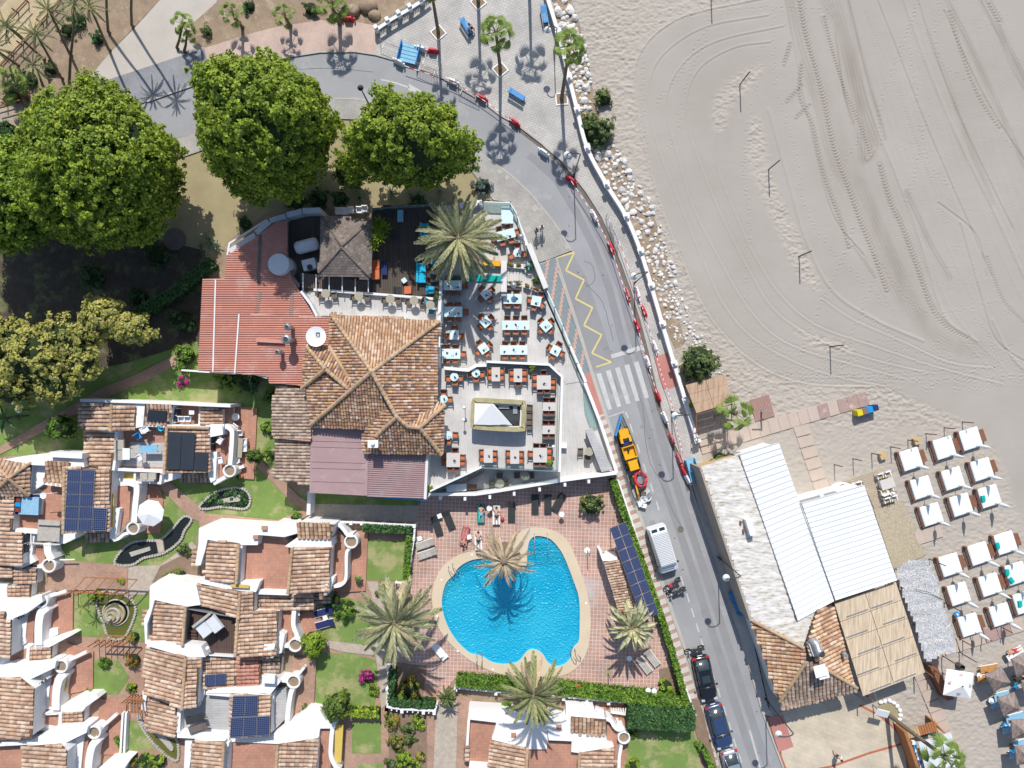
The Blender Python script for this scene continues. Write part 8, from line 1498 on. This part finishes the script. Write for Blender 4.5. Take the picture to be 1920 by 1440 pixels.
def moto(x,y,rz,m,lab):
    t = thing('motorcycle',lab,'motorcycle',W(x,y,.02),R(rz))
    for yy in (-.68,.68): L(MB().tube([(.3*math.cos(a*.524),yy+0,.3+.3*math.sin(a*.524)) if 0 else (0,yy+.29*math.cos(a*.524),.3+.29*math.sin(a*.524)) for a in range(13)],.055,6),'wheel','tyre',t)
    L(MB().box((0,.3,.78),(.26,.75,.1),taper=.8),'saddle','dark',t); L(MB().box((0,-.2,.75),(.3,.42,.22),taper=.6),'fuel_tank',m,t); L(MB().box((0,0,.45),(.26,.5,.34)),'engine','metal',t); L(MB().tube([(-.36,-.42,1.0),(0,-.5,1.02),(.36,-.42,1.0)],.025,6),'handlebar','darkmetal',t); L(MB().tube([(0,-.45,1),(0,-.7,.3)],.04,6),'fork','metal',t); L(MB().box((0,-.62,.9),(.18,.12,.16)),'headlight','clearlens',t); L(MB().box((0,.75,.85),(.28,.28,.2)),'top_box','darkmetal',t)
moto(1258,1092,-55,'redpl','white and red motorcycle parked behind the van'); moto(1266,1106,-70,'darkmetal','dark motorcycle standing next to the white and red one'); moto(1300,1214,-75,'dark','dark scooter parked above the black car')
# works compound
t = thing('mini_digger','yellow mini excavator with an open cab inside the fenced works strip','excavator',W(1169,818,.02),R(15)); L(MB().box((0,.3,.75),(1.1,1.0,.7),taper=.85),'engine_cover','yellow',t); L(MB().box((-.42,-.25,.8),(.25,.6,.7)),'side_panel','yellow',t); L(MB().box((.42,-.25,.8),(.25,.6,.7)),'side_panel','yellow',t); L(MB().box((0,-.15,.85),(.45,.5,.35)),'seat','dark',t); L(MB().box((0,-.65,.7),(.9,.4,.5)),'control_deck','navy',t); L(MB().tube([(0,-.9,.8),(0,-1.35,1.1),(0,-1.6,.4)],.09,6),'arm','darkmetal',t)
for s in (-1,1): L(MB().box((s*.5,0,.2),(.25,1.7,.4)),'track','tyre',t)
t = thing('dumper','yellow site dumper with its empty skip tipped towards the digger','dumper',W(1181,858,.02),R(17)); L(MB().box((0,.65,.7),(1.15,1.1,.06)),'skip_floor','yellow',t)
for c_,d_ in (((-.6,.65,.9),(.08,1.2,.5)),((.6,.65,.9),(.08,1.2,.5)),((0,1.25,.9),(1.25,.08,.5)),((0,.08,.95),(1.25,.08,.55))): L(MB().box(c_,d_),'skip_side','yellow',t)
L(MB().box((0,-.65,.75),(1.05,1.15,.75),taper=.85),'engine_hood','yellow',t); L(MB().box((0,-.0,1.0),(.8,.2,.3)),'seat','dark',t); wheels(t,(-.8,.8),.72)
t = thing('red_machine','red frame machine with grey drum behind the yellow dumper','machine',W(1199,897,.02),R(15)); L(MB().tube([(.55*math.cos(a*.524),.75*math.sin(a*.524),.6) for a in range(13)],.15,8),'red_hood','redpl',t); L(MB().cyl((0,-.1,0),.38,.6,16),'drum','metal',t); L(MB().box((-.6,-.6,.5),(.15,2.2,.15)),'boom','yellow',t); L(MB().box((-.7,0,.3),(.5,.7,.6)),'crate','dark',t)
t = thing('works_fence','diamond of dark mesh fence with a blue sheet around the yellow machines','fence',W(1180,850,0)); fp = [(1166,776),(1190,832),(1207,898),(1204,915),(1191,938),(1182,915),(1168,865),(1155,820),(1166,776)]
for a,b in zip(fp[:-1],fp[1:]):
    for z in (1.1,.6,.15): At().wall([W(*a,z),W(*b,z)],.035,z-.035).build('fence_rail',M['darkmetal'],t)
    n = max(2,int(math.hypot(b[0]-a[0],b[1]-a[1])/3.5)); v_ = At()
    for i in range(n): v_.box(W(a[0]+(b[0]-a[0])*i/n,a[1]+(b[1]-a[1])*i/n,.6),(.03,.03,1.1))
    v_.build('fence_bars',M['darkmetal'],t,'stuff')
At().wall([W(1166,778,1.2),W(1155,818,1.2)],.12,.1).build('blue_sheet',M['blue'],t)
for i,(x,y,m,lab) in enumerate(((1205,925,'wicker','brown box in the dumped heap'),(1212,921,'creampave','cream board in the dumped heap'),(1213,932,'tank','white basin in the dumped heap'),(1206,935,'tank','white toilet bowl in the dumped heap'),(1215,928,'metal','grey fitting in the dumped heap'),(1199,944,'whitep','white bag at the foot of the dumped heap'),(1206,947,'whitep','second white bag at the foot of the dumped heap'))): simple('discarded_item',lab+' on the road','rubbish',W(x,y,.02),i,[('item_body',(MB().lathe((0,0,0),[(.25,0),(.4,.45),(.32,.5),(.2,.2),(.01,.18)],14) if i in (2,3) else MB().box((0,0,.25),(.6,.5,.5),taper=.8)),m)])
# ================================================================ people
def person(x,y,z,rz,lab,pose='lie',top='skin',bottom='navy',hair='hair',swim=None):
    t = thing('person',lab,'person',W(x,y,z),R(rz)); A = R(0)
    if pose == 'lie': J = {'pel': (0,0,.14),'che': (0,.38,.17),'nec': (0,.58,.17),'hea': (0,.74,.19),'shL': (-.19,.5,.16),'shR': (.19,.5,.16),'elL': (-.38,.66,.12),'elR': (.36,.3,.1),'haL': (-.16,.84,.14),'haR': (.3,.05,.12),'hiL': (-.1,-.05,.14),'hiR': (.1,-.05,.14),'knL': (-.15,-.46,.2),'knR': (.13,-.46,.13),'ftL': (-.13,-.88,.08),'ftR': (.16,-.9,.08)}
    elif pose == 'sit': J = {'pel': (0,0,.5),'che': (0,.05,.85),'nec': (0,.03,1.03),'hea': (0,-.02,1.2),'shL': (-.19,.04,.98),'shR': (.19,.04,.98),'elL': (-.27,-.08,.75),'elR': (.27,-.08,.75),'haL': (-.15,-.32,.65),'haR': (.15,-.32,.65),'hiL': (-.1,-.03,.48),'hiR': (.1,-.03,.48),'knL': (-.14,-.44,.5),'knR': (.14,-.44,.5),'ftL': (-.14,-.5,.06),'ftR': (.15,-.46,.06)}
    else: J = {'pel': (0,0,.92),'che': (0,0,1.25),'nec': (0,-.01,1.45),'hea': (0,-.03,1.62),'shL': (-.19,0,1.38),'shR': (.19,0,1.38),'elL': (-.28,.1,1.12),'elR': (.29,-.1,1.12),'haL': (-.27,.0,.86),'haR': (.26,-.3,.95),'hiL': (-.1,0,.9),'hiR': (.1,0,.9),'knL': (-.11,-.16,.5),'knR': (.11,.06,.48),'ftL': (-.12,-.2,.06),'ftR': (.12,.28,.1)}
    Rr_ = {'pel': .15,'che': .16,'nec': .06,'hea': .1,'shL': .07,'shR': .07,'elL': .045,'elR': .045,'haL': .035,'haR': .035,'hiL': .1,'hiR': .1,'knL': .06,'knR': .06,'ftL': .05,'ftR': .05}
    E_ = [('pel','che'),('che','nec'),('nec','hea'),('che','shL'),('che','shR'),('shL','elL'),('shR','elR'),('elL','haL'),('elR','haR'),('pel','hiL'),('pel','hiR'),('hiL','knL'),('hiR','knR'),('knL','ftL'),('knR','ftR')]
    ks = list(J)
    def skin(name,keys,grow,m):
        me = bpy.data.meshes.new(name); kk = [k for k in ks if k in keys]; me.from_pydata([J[k] for k in kk],[(kk.index(a),kk.index(b)) for a,b in E_ if a in kk and b in kk],[]); o = link(name,me,M[m],t); o.modifiers.new('skin','SKIN'); sv = me.skin_vertices[0].data if me.skin_vertices else None
        if sv is None: bpy.context.view_layer.objects.active = o; me.attributes; 
        for i,k in enumerate(kk):
            if sv: sv[i].radius = (Rr_[k]*grow,)*2; sv[i].use_root = (i == 0)
        sb_ = o.modifiers.new('smooth','SUBSURF'); sb_.levels = sb_.render_levels = 1; return o
    skin('body',ks,1,'skin')
    if top != 'skin': skin('shirt',('pel','che','shL','shR','elL','elR'),1.14,top)
    skin('trousers',('pel','hiL','hiR')+(('knL','knR') if bottom != 'dark' else ()),1.13,bottom); h_ = Vector(J['hea'])
    L(MB().sphere(h_+Vector((0,.03 if pose != 'lie' else .05,.03)),.115,0,12,8),'hair',hair,t); fd = Vector((0,-.11,-.01)) if pose != 'lie' else Vector((0,-.02,.1)); L(MB().sphere(h_+fd,.022,0,6,4),'nose','skin',t)
    for s in (-1,1): L(MB().sphere(h_+fd*.95+Vector((s*.035,.01 if pose != 'lie' else .03,.03 if pose != 'lie' else -.01)),.013,0,6,4),'eye','darkmetal',t)
    for hk in ('haL','haR'):
        p = Vector(J[hk]); f = MB()
        for q in range(5): f.tube([p,p+Vector((-.03+.015*q,-.05 if pose != 'lie' else .05,-.03)),p+Vector((-.04+.02*q,-.085+.005*abs(q-2) if pose != 'lie' else .085,-.05))],[.012,.01,.007],5)
        L(f,'fingers','skin',t)
person(902,962,.42,0,'sunbather in pale shorts lying on the green towel',bottom='lightblue'); person(931,966,.42,0,'sunbather in a dark bikini lying on the white lounger',bottom='dark'); person(871,1008,.42,170,'person lying head down on the pink striped towel',bottom='pinkpl'); person(897,1012,.42,0,'person lying on the lounger half under the dry palm',bottom='dark')
person(1005,436,.14,200,'pedestrian in a white and blue top walking on the curved pavement','walk','lightblue','dark'); person(1015,431,.14,190,'pedestrian in a white shirt walking right of the other','walk','whitep','stone'); person(881,57,.15,60,'person in white sitting on the slanting blue bench','sit','whitep','navy'); person(1564,1410,.14,60,'person in a white top crossing the beige plaza','walk','whitep','dark'); person(1899,1220,.35,110,'sunbather lying on the white lounger at the right',bottom='redpl'); person(1914,1270,.35,100,'person reclining on the green lounger in the shade',bottom='dark')
# ================================================================ roof terrace furniture of the white houses
t = thing('parasol','large white octagonal garden parasol beside the planter turret','parasol',W(275,960,0)); c = Vector(W(279,963,2.4)); cc = [c+Vector((1.32*math.cos(k*.785+.2),1.32*math.sin(k*.785+.2),-.35)) for k in range(8)]
for k in range(8): At().add([cc[k],cc[(k+1) % 8],c+Vector((0,0,.15))],[(0,1,2)]).build('canopy_panel',M['sail'],t)
At().cyl((c.x,c.y,0),.04,2.5,8).build('pole',M['beam'],t); simple('corner_sofa','grey rounded corner sofa on the brown roof deck','sofa',W(395,1173,2.65),R(38),[('seat_cushion',MB().box((-.5,.15,.3),(1.15,1.5,.4),taper=.92),'tank'),('seat_cushion',MB().box((.55,-.1,.28),(1.0,1.6,.36),taper=.92),'tank'),('backrest',MB().box((0,.95,.5),(2.1,.25,.5)),'stone')])
simple('bed','bed with blue and white cover and red cushions on the left roof terrace','bed',W(56,947,1.5),R(-3),[('mattress',MB().box((.2,0,.25),(1.9,1.7,.4)),'awningblue'),('base',MB().box((-.1,0,.1),(2.3,1.85,.2)),'navy'),('pillow',MB().box((-.75,.55,.5),(.45,.4,.15)),'maroon'),('pillow',MB().box((-.8,.1,.5),(.5,.4,.15)),'cyanpl'),('pillow',MB().box((-.8,-.4,.5),(.5,.4,.15)),'maroon')])
for x,y,z,r,lab in ((345,786,1.75,180,'left white plastic chair on the small red balcony'),(357,786,1.75,180,'right white plastic chair on the small red balcony'),(416,825,1.45,60,'upper white chair inside the curved white wall'),(417,862,1.45,100,'lower white chair inside the curved white wall'),(277,805,1.75,-60,'white chair near the aqua bucket on the roof terrace'),(267,857,1.75,120,'white chair beside the clothes table'),(453,812,.2,180,'white chair at the top end of the brown patio table'),(462,827,.2,90,'white chair at the right of the brown patio table, upper'),(462,840,.2,90,'white chair at the right of the brown patio table, lower'),(448,861,.2,0,'white chair at the lower end of the brown patio table'),(444,800,.2,140,'white reclining chair below the round patio table')): inst(('armchair','white'),None,W(x,y,z),R(r),lab,'chair')
coffee(363,773,1.75,.5,.4,0,'whitep','little white table on the small red balcony'); simple('round_table','round white garden table on the red patio','table',W(447,781,.2),0,[('tabletop',MB().cyl((0,0,.7),.37,.04,24),'whitep'),('pedestal',MB().cyl((0,0,0),.05,.7,8),'whitep')]); coffee(451,838,.2,.95,1.9,-4,'wickerolive','long brown patio table outside the curved white wall',.75); coffee(283,841,1.75,1.6,.65,0,'lightblue','low table with a blue and white towel on the grey rug',.4); coffee(243,850,1.75,.7,1.1,0,'bed','table heaped with pale blue clothes on the roof terrace',.6); coffee(560,1140,.2,.7,1.0,0,'tank','grey patio table in the shade below the small tiled roof',.75)
sofa(230,843,.8,2.0,0,'stone','long grey sofa along the terrace wall of the solar collector house',1.75); sofa(282,893,.8,1.6,90,'stone','grey sofa on the narrow lower balcony',1.4); simple('chair','blue folding chair on the red tiled roof terrace','chair',W(263,818,1.75),R(30),[('seat',MB().box((0,0,.35),(.5,.5,.06)),'blue'),('backrest',MB().box((0,.3,.6),(.5,.08,.6),0,0,R(15)),'blue')]); simple('bucket','aqua bucket on the roof terrace','bucket',W(305,803,1.75),0,[('bucket_body',MB().lathe((0,0,0),[(.2,0),(.27,.4),(.24,.4),(.18,.1)],14),'aqua')]); simple('satellite_dish','small white dish with aerials between the hip roof and solar array','satellite dish',W(86,928,3.0),0,[('dish',MB().lathe((0,0,.3),[(.02,0),(.3,.1)],16),'whitep'),('mast',MB().cyl((0,0,0),.03,.3,6),'metal'),('aerial',MB().tube([(-1,.1,.3),(1.3,.25,.3)],.03,5),'beam')]); simple('white_lamp','round white lamp on the brown roof deck','lamp',W(391,1214,2.65),0,[('globe',MB().sphere((0,0,.2),.2,0,12,8),'whitep')])
